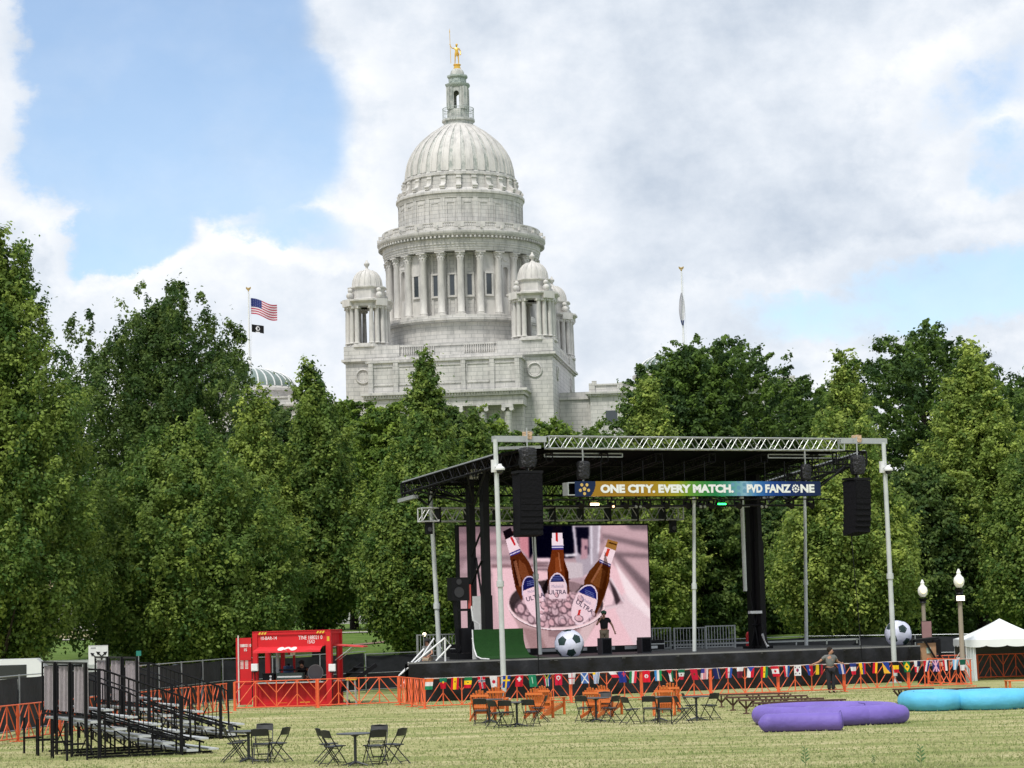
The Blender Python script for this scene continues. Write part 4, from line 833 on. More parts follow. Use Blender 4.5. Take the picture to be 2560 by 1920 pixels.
def banner():
    yl = -.3; a, b = SL(1437, 1219, yl), SL(2052, 1224, yl); z = (a.z + b.z) / 2; w = b.x - a.x; h = .62; o = S2W((a.x, yl, z))
    t = thing('banner_box', 'long gold to green to blue stage banner box with white fan zone lettering', 'banner', o, TH)
    m = MB(); m.b(0, w, .004, .5, -h / 2, -h / 2 + .03).b(0, w, .004, .5, h / 2 - .03, h / 2).b(0, w, .47, .5, -h / 2 + .03, h / 2 - .03).b(w - .03, w, .004, .47, -h / 2 + .03, h / 2 - .03); m.build('box_frame', BLK, t)
    MB().b(-.28, -.002, .0, .5, -h / 2 + .04, -h / 2 + .08).b(-.28, -.002, .0, .5, h / 2 - .08, h / 2 - .04).b(-.32, -.28, 0, .5, -h / 2 + .04, h / 2 - .04).build('end_bracket', SLV, t)
    st = [(0, (24, 44, 84)), (.070, (28, 48, 90)), (.0705, (176, 130, 40)), (.30, (182, 142, 38)), (.40, (178, 172, 40)), (.46, (110, 165, 60)), (.56, (40, 140, 85)), (.63, (95, 170, 165)), (.68, (150, 195, 222)), (.74, (60, 125, 195)), (.80, (30, 75, 155)), (.90, (26, 48, 100)), (1, (28, 44, 82))]
    def pc(s, tt):
        if s < .105: return (26, 46, 86) if s < .082 - .02 * tt * tt else (178, 134, 40)
        if .62 < s < .72:
            q = math.hypot(((s - .62) * w * 3.6) % 1 - .5, ((tt * h) * 3.6 + (.5 if int((s - .62) * w * 3.6) % 2 else 0)) % 1 - .5)
            if q < .33: return (112, 165, 196)
        for (x0, c0), (x1, c1) in zip(st, st[1:]):
            if s <= x1: f = (s - x0) / (x1 - x0); return tuple(c0[i] + (c1[i] - c0[i]) * f for i in range(3))
        return st[-1][1]
    f = cloth('banner_face', w, h, pc, CLOTH, t, 420, 20); f.location = (0, 0, h / 2)
    px = lambda p: SL(p, 1221, yl).x - a.x
    wm = mat('white_lettering', (.80, .82, .82), .6, var=.02); F3 = T(0, -.006, 0) @ UP; hh = .36; zb = -hh / 2
    for s, x0, x1, bd in (('ONE CITY. EVERY MATCH.', 1501, 1834, .055), ('PVD', 1867, 1906, .05), ('FANZ', 1913, 1977, .045), ('NE', 2001, 2036, .045)):
        text_fit('lettering', s, px(x1) - px(x0), hh, T(px(x0), -.006, zb) @ UP, wm, t, bd)
    gm = mat('emblem_gold', (.62, .42, .12), .6)
    def ballmark(xc, r, m_):
        mb = MB()
        def ng(cx, cz, rr, n, rot): mb.prism([(cx + rr * math.cos(rot + 2 * math.pi * k / n), cz + rr * math.sin(rot + 2 * math.pi * k / n)) for k in range(n)], T(0, -.008, 0), .006)
        ng(xc, 0, r * .33, 5, R(90))
        for k in range(5): an = R(90 + 72 * k + 36); ng(xc + r * .74 * math.cos(an), r * .74 * math.sin(an), r * .27, 6, an)
        if m_ is wm:
            for k in range(5): an = R(90 + 72 * k); ng(xc + r * .80 * math.cos(an), r * .80 * math.sin(an), r * .2, 4, an)
        mb.build('ball_emblem', m_, t)
    ballmark(px(1461), .27, gm); ballmark(px(1989), .19, wm)
    m = MB(); m.cyl((-2.5, .9, -h / 2 - .1), (w + 1.0, .9, -h / 2 - .1), .035, n=6); m.cyl((-1.5, 1.2, -h / 2 - .35), (w - .2, 1.2, -h / 2 - .35), .05, n=6)
    for k in range(12): x = w * (k + .5) / 12; m.cyl((x, .5, h / 2), (x, .5, h / 2 + .9), .02, n=4)
    m.build('hanging_pipe', BLK, t)
banner()
# ---------------------------------------------------------------- lights under the banner
def lights():
    yl = 1.0; hot = emat('lamp_amber', (1, .72, .35), 9); grn = emat('lamp_green', (.02, 1, .12), 7); dot = emat('lamp_small', (1, .6, .3), 4); lens = mat('lens', (.30, .32, .34), .15, .3)
    names = [(1450, 'leftmost black stage light beneath the emblem end of the banner', 0), (1484, 'lit amber strobe light under the word ONE of the banner', 1), (1529, 'small stage light with an orange glow right of the amber strobe', 3), (1562, 'black stage light under the word CITY of the banner', 0), (1591, 'stage light with twin pale lenses left of the first bare pole', 2), (1617, 'black moving head right of the twin lens light', 0), (1664, 'black stage light above the right end of the screen truss', 0), (1718, 'black moving head just left of the middle silver pole', 0), (1752, 'stage light with twin pale lenses right of the middle silver pole', 2), (1776, 'black moving head left of the green strobe', 0), (1802, 'lit green strobe light under the banner', 4), (1845, 'black moving head right of the green strobe', 0), (1905, 'stage light with pale lenses in front of the right black mast', 2), (1975, 'black moving head under the letters FAN', 0), (2026, 'black moving head under the right end of the banner', 0)]
    for px_, lab, k in names:
        p = S2W(SL(px_, 1262, yl)); t = thing('stage_light', lab, 'stage light', p, TH, 'stage lights under the banner')
        m = MB(); m.b(-.03, .03, -.03, .03, .2, .62); m.b(-.17, .17, -.06, .06, .17, .22); 
        for s_ in (-1, 1): m.b(s_ * .17 - .02, s_ * .17 + .02, -.05, .05, -.08, .2)
        m.build('yoke', BLK, t); m = MB()
        if k in (1, 4): m.b(-.20, .20, -.1, .1, -.11, .11)
        else: m.cyl((0, -.16, -.08), (0, .18, .05), .13, .10, 12)
        m.build('head', BLK, t)
        if k in (1, 4): MB().b(-.20, .20, -.115, -.102, -.06, .06).build('light_panel', hot if k == 1 else grn, t)
        elif k == 3: MB().sphere((0, -.17, -.08), .05, 8, 6).build('lens', dot, t)
        elif k == 2:
            m = MB(); m.cyl((-.1, -.2, -.1), (-.1, -.14, -.08), .06, n=10); m.cyl((.1, -.2, -.1), (.1, -.14, -.08), .06, n=10); m.build('lens', lens, t)
        if k in (1, 4):
            l = bpy.data.lights.new('strobe', 'AREA'); l.energy = 25; l.size = .4; l.size_y = .12; l.shape = 'RECTANGLE'; l.color = (1, .7, .35) if k == 1 else (.05, 1, .15); lo = bpy.data.objects.new('strobe_glow', l); C.objects.link(lo); lo.parent = t; lo.location = (0, -.13, 0); lo.rotation_euler = (R(90), 0, 0)
lights()
# ---------------------------------------------------------------- speakers, covers, cameras
def hung():
    def arr(px_, py_, yl, w, h, n, curve, lab, rz):
        p = S2W(SL(px_, py_, yl)); t = thing('speaker_array', lab, 'speaker array', p, TH + rz, 'line array speakers on both sides of the stage')
        MB().b(-w / 2 - .05, w / 2 + .05, -.35, .35, .02, .12).cyl((0, 0, .12), (0, 0, .5), .05, n=8).build('rigging_frame', BLK, t)
        ch = h / n; y = 0; z = 0; grille = mat('speaker_grille', (.007, .007, .010), .8, bump=.6, bs=70, spec=.15)
        for k in range(n):
            a = curve * (k / n) ** 1.5; M = T(0, y, z, 0, -a); m = MB(); m.b(-w / 2, w / 2, -.36, .36, -ch + .002, -.001, M=M); o = m.build('speaker_cabinet', grille, t)
            MB().b(-w / 2 + .03, w / 2 - .03, -.375, -.364, -ch + .004, -.004, M=M).build('grille', BLKF, o)
            y += math.sin(-a) * -ch * -1 * -1; z -= math.cos(a) * ch
        return t
    arr(1318, 1185, -.5, 1.02, 2.52, 10, R(6), 'tall black speaker array hanging in front of the video screen', 0)
    arr(2141, 1202, -.4, .98, 2.32, 9, R(14), 'black curved speaker array hanging at the right end of the stage', R(16))
    def bag(px_, t_, b_, w, yl, lab):
        a, b = SL(px_, t_, yl), SL(px_, b_, yl); t = thing('motor_cover', lab, 'motor cover', S2W((a.x, yl, b.z)), TH, 'black bags over the chain motors'); h = a.z - b.z; m = MB(); n = 16
        prof = [(.30, 0), (.44, .03 * h), (.5, .3 * h), (.47, .6 * h), (.50, .85 * h), (.40, .97 * h), (.08, h)]
        V = []; 
        for i, (r, z) in enumerate(prof):
            for k in range(n): a_ = 2 * math.pi * k / n; q = 1 + .10 * math.sin(5 * a_ + i * 1.3); c, s = math.cos(a_), math.sin(a_); V.append((w * r * q * (abs(c) ** .5) * (1 if c > 0 else -1), w * .8 * r * q * (abs(s) ** .5) * (1 if s > 0 else -1), z))
        Fc = [(i * n + k, i * n + (k + 1) % n, (i + 1) * n + (k + 1) % n, (i + 1) * n + k) for i in range(len(prof) - 1) for k in range(n)] + [tuple(range(n - 1, -1, -1)), tuple((len(prof) - 1) * n + k for k in range(n))]
        m.add(V, Fc); m.build('bag', mat('bag_plastic', (.012, .012, .015), .35, bump=1, bs=8), t, 50); m = MB(); m.cyl((0, 0, h), (0, 0, h + .8), .03, n=5); m.cyl((0, 0, -.12), (0, 0, 0), .04, n=5); m.build('chain', SLV, t)
    bag(1318, 1118, 1170, .68, -.4, 'wide black bag above the left speaker array'); bag(1457, 1152, 1199, .52, -.05, 'black bag hanging over the left end of the banner')
    bag(2013, 1160, 1201, .42, -.05, 'black bag hanging over the right end of the banner'); bag(2143, 1138, 1187, .60, -.4, 'black bag above the right speaker array')
    for px_, py_, lab in ((1250, 1172, 'white dome security camera on the left stage post'), (2221, 1174, 'white dome security camera on the right stage post')):
        p = S2W(SL(px_, py_, -1.05)); t = thing('security_camera', lab, 'security camera', p, TH, 'dome cameras on the stage posts')
        MB().lathe([(0, .20), (.07, .20), (.09, .12), (.19, .04), (.20, -.02), (.19, -.05), (0, -.05)], n=20).b(-.25, -.05, .2, .32, -.12, .38).bar((0, .0, .12), (-.15, .26, .12), .06, .06).cyl((0, .2, .1), (0, .2, .55), .012, n=5).build('housing', WHT, t)
        MB().sphere((0, 0, -.07), .15, 14, 8).build('lens_dome', GLASS, t)
hung()
for px_, py_, yl, nm in ((1318, 1092, -.1, 'tan cloth wrapped round the left outrigger beam'), (2141, 1100, -.1, 'tan cloth wrapped round the right outrigger beam')):
    p = S2W(SL(px_, py_ - 3, yl)); m = MB(); m.b(-.2, .2, -.16, .16, -.13, .15); m.b(-.14, .17, -.17, .17, -.17, .10); m.sphere((.02, 0, .08), .19, 10, 7, sc=(1.1, .8, .5))
    o = m.build('cloth_wrap', mat('tan_cloth', (.50, .36, .24), .9, bump=.8, bs=14)); o.location = p; tag(o, nm, 'cloth', 'cloths tied to the outrigger beams')
# ---------------------------------------------------------------- video screen
def screen():
    yl = 8.0; tl, tr_, br = SL(1147, 1315, yl), SL(1618, 1315, yl), SL(1628, 1611, yl); x0, x1 = tl.x, tr_.x; z1 = (tl.z + tr_.z) / 2; z0 = br.z; w, h = x1 - x0, z1 - z0
    t = thing('video_screen', 'big lit video screen showing three brown bottles in an ice bucket', 'video screen', S2W((x0, yl, z0)), TH)
    NX, NY = 330, 210; ys, xs = np.mgrid[0:NY, 0:NX]; X = 65 + (xs + .5) / NX * 2075; Yv = 62 + (ys + .5) / NY * 1318
    img = np.zeros((NY, NX, 3)); img[:] = (186, 164, 168); g = np.random.default_rng(3)
    def setm(mk, c, a=1.0): img[mk] = img[mk] * (1 - a) + np.array(c) * a
    def poly(pts, c, a=1.0, ret=False):
        ins = np.zeros(X.shape, bool); n = len(pts)
        for i in range(n):
            (xa, ya), (xb, yb) = pts[i], pts[(i + 1) % n]
            if ya == yb: continue
            cnd = ((ya > Yv) != (yb > Yv)) & (X < (xb - xa) * (Yv - ya) / (yb - ya) + xa); ins ^= cnd
        if ret: return ins
        setm(ins, c, a)
    def ell(cx, cy, rx, ry, rot=0, f=1.0):
        c, s = math.cos(R(rot)), math.sin(R(rot)); dx, dy = X - cx, Yv - cy; return ((dx * c + dy * s) / (rx * f)) ** 2 + ((-dx * s + dy * c) / (ry * f)) ** 2 < 1
    def blur(n):
        nonlocal img
        for _ in range(n):
            p = np.pad(img, ((1, 1), (1, 1), (0, 0)), 'edge'); img = (p[1:-1, 1:-1] * 2 + p[:-2, 1:-1] + p[2:, 1:-1] + p[1:-1, :-2] + p[1:-1, 2:]) / 6
    for y_, c in ((65, (120, 100, 108)), (130, (196, 160, 168)), (210, (140, 118, 124)), (255, (205, 172, 178)), (380, (135, 116, 122)), (420, (200, 170, 176)), (560, (150, 128, 132)), (600, (215, 180, 186))): setm(Yv > y_, c, .8)
    poly([(65, 560), (200, 300), (330, 65), (65, 65)], (120, 96, 102), .4); poly([(1600, 65), (2140, 65), (2140, 1000), (1700, 430)], (200, 168, 174))
    poly([(1620, 150), (2140, 260), (2140, 330), (1640, 200)], (130, 110, 116)); poly([(1700, 350), (2140, 380), (2140, 430), (1720, 400)], (128, 108, 114)); poly([(1750, 390), (1830, 400), (2140, 700), (2140, 880)], (118, 100, 106), .9)
    poly([(1900, 65), (2140, 65), (2140, 120), (1960, 110)], (120, 104, 110)); blur(14)
    poly([(400, 500), (700, 505), (1000, 560), (1700, 440), (2120, 960), (2140, 1000), (2140, 1385), (780, 1385), (480, 1150)], (236, 196, 203)); poly([(1750, 440), (1830, 560), (2140, 990), (2140, 1100), (1900, 900)], (244, 224, 228))
    poly([(1850, 800), (2140, 1100), (2140, 1385), (1950, 1385), (1750, 1000)], (226, 206, 212), .7); blur(3)
    poly([(690, 65), (1310, 65), (1310, 410), (905, 415), (870, 330), (820, 420), (700, 200)], (16, 15, 30)); poly([(700, 160), (815, 160), (815, 420), (720, 300)], (205, 140, 150))
    poly([(400, 470), (1010, 480), (1010, 500), (400, 510)], (150, 120, 125)); poly([(880, 410), (1040, 410), (1040, 445), (880, 440)], (240, 210, 218)); 
    for y_ in (455, 490, 525): poly([(890, y_), (1020, y_), (1020, y_ + 14), (890, y_ + 14)], (110, 90, 98))
    poly([(1295, 65), (1610, 65), (1580, 420), (1500, 560), (1400, 620), (1330, 480)], (178, 165, 176)); poly([(1330, 75), (1480, 75), (1470, 380), (1400, 400), (1350, 350)], (22, 20, 36)); poly([(1395, 200), (1470, 210), (1455, 420), (1380, 430)], (190, 150, 160)); poly([(1430, 280), (1450, 280), (1445, 320), (1428, 320)], (60, 40, 60))
    poly([(1590, 65), (1612, 65), (1590, 340), (1565, 380)], (235, 225, 235)); poly([(1500, 65), (1520, 65), (1510, 480), (1492, 500)], (230, 222, 232)); poly([(1295, 65), (1310, 65), (1345, 380), (1335, 400)], (225, 215, 228)); poly([(1200, 370), (1330, 365), (1330, 392), (1210, 400)], (235, 225, 232))
    poly([(1200, 450), (1400, 470), (1400, 640), (1240, 640)], (205, 190, 196)); blur(1)
    poly([(1240, 640), (1680, 600), (1850, 880), (1840, 950), (1640, 985), (1600, 1000)], (188, 160, 168)); poly([(1690, 660), (1760, 760), (1810, 890), (1760, 940)], (70, 56, 62)); poly([(1660, 700), (1740, 850), (1720, 930), (1620, 950)], (238, 205, 212)); poly([(1700, 640), (1715, 640), (1850, 900), (1838, 910)], (235, 220, 226)); poly([(1620, 960), (1840, 920), (1850, 945), (1640, 990)], (225, 200, 206))
    poly([(600, 1000), (660, 1110), (760, 1385), (1370, 1385), (1540, 1120), (1620, 1000)], (190, 158, 160)); poly([(720, 1150), (800, 1385), (980, 1385), (900, 1190)], (150, 118, 118), .6); poly([(1000, 1190), (1330, 1180), (1250, 1300), (1000, 1260)], (140, 112, 116), .7); poly([(1380, 1120), (1560, 1060), (1400, 1340), (1300, 1385)], (222, 196, 198), .8); blur(3)
    rim = ell(1100, 915, 530, 275, 3); setm(rim, (196, 168, 172)); setm(ell(1100, 905, 512, 255, 3), (70, 58, 60)); ice = ell(1110, 960, 470, 195, 2); nz_ = g.random((NY // 5 + 2, NX // 5 + 2)); nz_ = np.kron(nz_, np.ones((5, 5)))[:NY, :NX]
    nn = g.random((NY // 3 + 2, NX // 3 + 2)); nn = np.kron(nn, np.ones((3, 3)))[:NY, :NX]; k = np.clip(nz_ * .6 + nn * .5, 0, 1)[..., None]; img[ice] = (np.array([228, 192, 200]) * k + np.array([130, 105, 112]) * (1 - k))[ice]
    poly([(600, 900), (720, 830), (760, 1000), (640, 960)], (60, 50, 54), .6); poly([(1000, 640), (1260, 640), (1010, 830), (900, 820)], (30, 24, 26)); poly([(1240, 660), (1400, 690), (1300, 800), (1240, 760)], (180, 150, 156), .7); setm(ell(1150, 960, 190, 120), (222, 188, 196), .55); setm(ell(1110, 850, 70, 40), (120, 100, 106), .6)
    blur(1); setm(ell(1100, 915, 530, 275, 3) & ~ell(1100, 900, 522, 262, 3), (240, 208, 212))
    poly([(545, 150), (640, 110), (722, 320), (810, 450), (870, 600), (900, 800), (880, 1040), (740, 900), (655, 730), (625, 560), (600, 350)], (92, 48, 28)); poly([(700, 420), (770, 480), (820, 620), (760, 700), (700, 560)], (150, 92, 62), .55); poly([(630, 420), (660, 420), (700, 700), (660, 700)], (45, 20, 14), .7)
    poly([(535, 115), (620, 75), (655, 160), (565, 205)], (30, 22, 28)); poly([(563, 205), (655, 160), (718, 308), (600, 352)], (240, 214, 222)); poly([(610, 185), (635, 172), (672, 262), (655, 275)], (200, 40, 50)); poly([(600, 352), (712, 305), (722, 345), (612, 385)], (60, 50, 130)); poly([(606, 366), (716, 320), (718, 330), (609, 376)], (210, 200, 225))
    l1 = ell(850, 835, 115, 240, -14); setm(l1, (205, 190, 215)); l1 = ell(850, 835, 103, 228, -14); setm(l1, (238, 205, 214)); setm(l1 & (Yv + .35 * (X - 850) < 720), (36, 38, 92))
    poly([(1068, 310), (1190, 310), (1200, 440), (1238, 560), (1238, 820), (1008, 820), (1008, 540), (1040, 440)], (112, 56, 30)); poly([(1100, 400), (1140, 400), (1160, 620), (1090, 620)], (165, 92, 55), .5); poly([(1190, 430), (1232, 560), (1232, 700), (1200, 700)], (60, 26, 14), .7)
    poly([(1078, 65), (1182, 65), (1182, 138), (1072, 138)], (24, 20, 30)); poly([(1072, 136), (1182, 136), (1194, 276), (1062, 276)], (238, 220, 228)); poly([(1106, 136), (1134, 136), (1134, 236), (1106, 226)], (190, 45, 45)); poly([(1062, 276), (1194, 276), (1192, 318), (1066, 318)], (62, 56, 128)); poly([(1064, 288), (1192, 288), (1192, 298), (1064, 298)], (205, 200, 225))
    l2 = ell(1115, 800, 112, 228) & (Yv < 860); setm(l2, (225, 205, 218)); l2 = ell(1115, 800, 98, 214) & (Yv < 850); setm(l2, (232, 204, 212)); setm(l2 & (Yv < 672), (36, 38, 92))
    poly([(1655, 300), (1765, 340), (1715, 500), (1690, 680), (1630, 850), (1520, 1060), (1400, 800), (1410, 660), (1470, 560), (1590, 430)], (96, 54, 28)); poly([(1600, 520), (1660, 560), (1600, 760), (1500, 700)], (150, 98, 60), .5)
    poly([(1690, 212), (1802, 245), (1775, 340), (1655, 300)], (160, 116, 62)); poly([(1700, 240), (1790, 268), (1786, 284), (1695, 256)], (80, 50, 24)); poly([(1655, 295), (1772, 340), (1718, 490), (1592, 430)], (240, 216, 222)); poly([(1682, 312), (1712, 322), (1680, 408), (1650, 392)], (205, 70, 50)); poly([(1592, 430), (1716, 488), (1700, 520), (1584, 465)], (50, 48, 118)); poly([(1590, 442), (1710, 500), (1707, 508), (1588, 452)], (200, 195, 220))
    l3 = ell(1402, 925, 135, 232, 24); setm(l3, (225, 205, 218)); l3 = ell(1402, 925, 121, 218, 24); setm(l3, (236, 206, 214)); setm(l3 & (Yv - .42 * (X - 1402) < 812), (40, 44, 110)); poly([(1342, 975), (1366, 982), (1348, 1050), (1322, 1042)], (200, 60, 60))
    allb = l1 | l2 | l3
    for _ in range(130):
        an = g.random() * 6.28; rr_ = g.random() ** .5; cx, cy = 1110 + 450 * rr_ * math.cos(an), 965 + 180 * rr_ * math.sin(an); q = 16 + 34 * g.random(); ro = g.random() * 90
        mk_ = ell(cx, cy, q * 1.3, q, ro) & ~(allb & (g.random() < .93)) & ell(1110, 950, 490, 225)
        if cx > 1240 and cy < 1000: mk_ &= ~poly([(1655, 300), (1765, 340), (1715, 500), (1690, 680), (1630, 850), (1520, 1060), (1400, 800)], 0, 0, True)
        setm(mk_, (92, 72, 80), .7); setm(mk_ & ell(cx - 3, cy - 5, q, q * .72, ro), (222 + 20 * g.random(), 192, 200), .85); setm(mk_ & ell(cx + 5, cy + 3, q * .4, q * .2, ro), (170, 140, 148), .35)
    keep_ = img.copy(); blur(2); icm = (ell(1110, 950, 490, 225) & ~allb); icm &= ~poly([(1655, 300), (1765, 340), (1715, 500), (1690, 680), (1630, 850), (1520, 1060), (1400, 800)], 0, 0, True); keep_[icm] = img[icm]; img = keep_
    for xo, yo, c_ in ((0, 0, (245, 225, 230)),): setm(ell(1100, 917, 534, 277, 3) & ~ell(1100, 911, 530, 272, 3) & (Yv > 900), c_)
    setm(ell(1100, 935, 528, 268, 3) & ~ell(1100, 917, 533, 276, 3) & (Yv > 960), (120, 92, 96), .8)
    for pts_ in (((1655, 340), (1690, 520), (1640, 800), (1520, 1040)), ((1238, 560), (1238, 800), (1215, 800), (1215, 560)), ((1008, 560), (1008, 800), (1024, 800), (1030, 560))): poly(list(pts_), (48, 22, 12), .5)
    for pts_ in (((640, 440), (672, 430), (730, 700), (700, 720)), ((1130, 350), (1142, 350), (1165, 560), (1148, 560)), ((1610, 470), (1628, 480), (1500, 690), (1480, 680))): poly(list(pts_), (210, 150, 120), .45)
    for x0_, y0_ in ((1060, 605), (780, 660), (1420, 760)):
        for k_ in range(3): poly([(x0_, y0_ + 20 * k_), (x0_ + 100, y0_ + 20 * k_ + (0, -18, 45)[(x0_ == 780) + 2 * (x0_ == 1420)]), (x0_ + 100, y0_ + 20 * k_ + 8 + (0, -18, 45)[(x0_ == 780) + 2 * (x0_ == 1420)]), (x0_, y0_ + 20 * k_ + 8)], (130, 140, 190), .7)
    img = np.clip((img - 128) * 1.10 + 124 + g.normal(0, 5, (NY, NX, 1)), 0, 255)
    mk = (xs % 2 == 0); img *= 1.0
    dp = MB(); v = [(xx / NX * w, 0, h - yy / NY * h) for yy in range(NY + 1) for xx in range(NX + 1)]; n = NX + 1
    f = [(j * n + i, (j + 1) * n + i, (j + 1) * n + i + 1, j * n + i + 1) for j in range(NY) for i in range(NX)]
    me = bpy.data.meshes.new('display'); me.from_pydata(v, [], f); c = img / 255; c = np.where(c <= .04045, c / 12.92, ((c + .055) / 1.055) ** 2.4); c = np.concatenate([c.reshape(-1, 3), np.ones((NX * NY, 1))], 1)
    at = me.color_attributes.new('Col', 'FLOAT_COLOR', 'CORNER'); at.data.foreach_set('color', np.repeat(c, 4, 0).reshape(-1)); me.materials.append(vmat('led_display', 0, .80)); o = bpy.data.objects.new('display', me); C.objects.link(o); o.parent = t
    MB().b(-.06, w + .06, .01, .35, -.10, h + .08).b(-.03, 0, -.01, .01, -.1, h + .08).build('screen_body', BLK, t)
    ink = emat('label_ink', lin((62, 52, 82)), .7); cu = lambda x, y: (((x - 65) / 2075) * w, h - (y - 62) / 1318 * h)
    for x, y, wd, ht, rot, s in ((1018, 806, 190, 48, 0, 'ULTRA'), (775, 878, 200, 50, -13, 'ULTRA'), (1306, 905, 215, 52, 33, 'ULTRA')):
        a = cu(x, y); text_fit('lettering', s, wd / 2075 * w, ht / 1318 * h, T(a[0], -.012, a[1]) @ Matrix.Rotation(R(rot), 4, 'Y') @ UP, ink, t, .012)
    for x, y, wd, ht, rot in ((1050, 735, 130, 34, 0), (790, 790, 110, 30, -12), (1362, 862, 125, 34, 30)):
        a = cu(x, y); text_fit('lettering', 'Michelob', wd / 2075 * w, ht / 1318 * h, T(a[0], -.012, a[1]) @ Matrix.Rotation(R(rot), 4, 'Y') @ UP, emat('script_ink', lin((165, 150, 178)), .7), t)
    b = MB(); b.b(0, w, -.1, .6, DZ - z0, DZ - z0 + .25)
    for k in range(8): b.b(w * k / 7 - .1, w * k / 7 + .1, -.1, .1, DZ - z0 + .25, -.1)
    b.build('screen_base', BLK, t); m = MB()
    for k in range(5): x = w * (.25 + k * .15); m.b(x, x + .9, -.14, -.11, DZ - z0 + .12, DZ - z0 + .26)
    m.build('base_strips', mat('strip_white', (.4, .4, .42), .5), t)
    # truss above the screen
    a, c2 = SL(1050, 1283, yl - .2), SL(1702, 1288, yl - .2); z = (a.z + c2.z) / 2; tt = thing('lighting_truss', 'horizontal aluminium truss above the video screen', 'truss', S2W((a.x, yl - .2, z)), TH)
    m = MB(); truss(m, (0, 0, 0), (c2.x - a.x, 0, 0), .5, .58, 17, .035); m.build('chords', mat('truss_alu', (.55, .56, .56), .4, .3), tt)
    for k in range(9): m = MB(); x = (c2.x - a.x) * (k + .6) / 9.3; m.b(x - .04, x + .04, -.3, .3, -.35, .35); m.cyl((x, 0, .3), (x + .05, 0, 1.2), .02, n=4); m.build('clamp', BLK, tt)
    for px_, py_, lab in ((1072, 1318, 'small black loudspeaker hanging at the left end of the screen truss'), (1682, 1315, 'small black loudspeaker hanging at the right end of the screen truss')):
        p = SL(px_, py_, yl - .3); q = thing('small_speaker', lab, 'speaker', S2W(p), TH, 'small speakers at the ends of the screen truss'); MB().b(-.14, .14, -.12, .12, -.3, .3).build('box', BLK, q); MB().cyl((0, -.12, -.1), (0, -.14, -.1), .1, n=12).cyl((0, 0, .3), (0, 0, .5), .03, n=6).build('cone_and_hanger', mat('cone_grey', (.05, .05, .055), .5), q)
screen()
# ---------------------------------------------------------------- things on the stage
def ball(px_, py_, rr, lab, spin):
    p = SL(px_, py_, 1.0); r = rr; w = S2W(p); t = thing('soccer_ball', lab, 'inflatable ball', (w.x, w.y, DZ), spin, 'giant inflatable soccer balls')
    m = MB(); m.sphere((0, 0, 0), r, 40, 26); m.v = [(x, y, max(-.86 * r, z) + .86 * r) for x, y, z in m.v]
    m.build('ball', mat('ball_white', (.66, .68, .84), .45, var=.05, bump=.3, bs=5), t); ph = (1 + 5 ** .5) / 2; d = MB()
    rot = Matrix.Rotation(R(38), 4, 'X') @ Matrix.Rotation(R(20), 4, 'Z')
    ic = [Vector(v).normalized() for a in (-1, 1) for b in (-ph, ph) for v in ((0, a, b), (a, b, 0), (b, 0, a))]
    for c in ic:
        nb = sorted([q for q in ic if .5 < (q - c).length < 1.2], key=lambda q: 0)[:5]; c2 = rot @ c; pts = []
        a0 = c2.orthogonal().normalized(); b0 = c2.cross(a0)
        vs = [rot @ (c * .66 + q * .34).normalized() for q in nb]; vs.sort(key=lambda q: math.atan2(q.dot(b0), q.dot(a0)))
        if len(vs) == 5:
            def f_(q): q = q.normalized() * (r * 1.006); return (q.x, q.y, max(-.862 * r, q.z) + .86 * r)
            mids = [((vs[i] + vs[(i + 1) % 5]) / 2) for i in range(5)]; o = [f_(c2)] + [f_(q) for i in range(5) for q in (vs[i], mids[i])] + [f_(((q + c2) / 2)) for i in range(5) for q in (vs[i], mids[i])]
            d.add(o, [(0, 11 + i, 11 + (i + 1) % 10) for i in range(10)] + [(11 + i, 1 + i, 1 + (i + 1) % 10, 11 + (i + 1) % 10) for i in range(10)])
    d.build('pentagon_panels', mat('ball_green_black', (.012, .035, .035), .5), t, 60)
ball(1424, 1648, .61, 'giant inflatable soccer ball at the stage edge in front of the video screen', .4)
ball(2247, 1619, .60, 'giant inflatable soccer ball at the right end of the stage behind the post', 2.35)
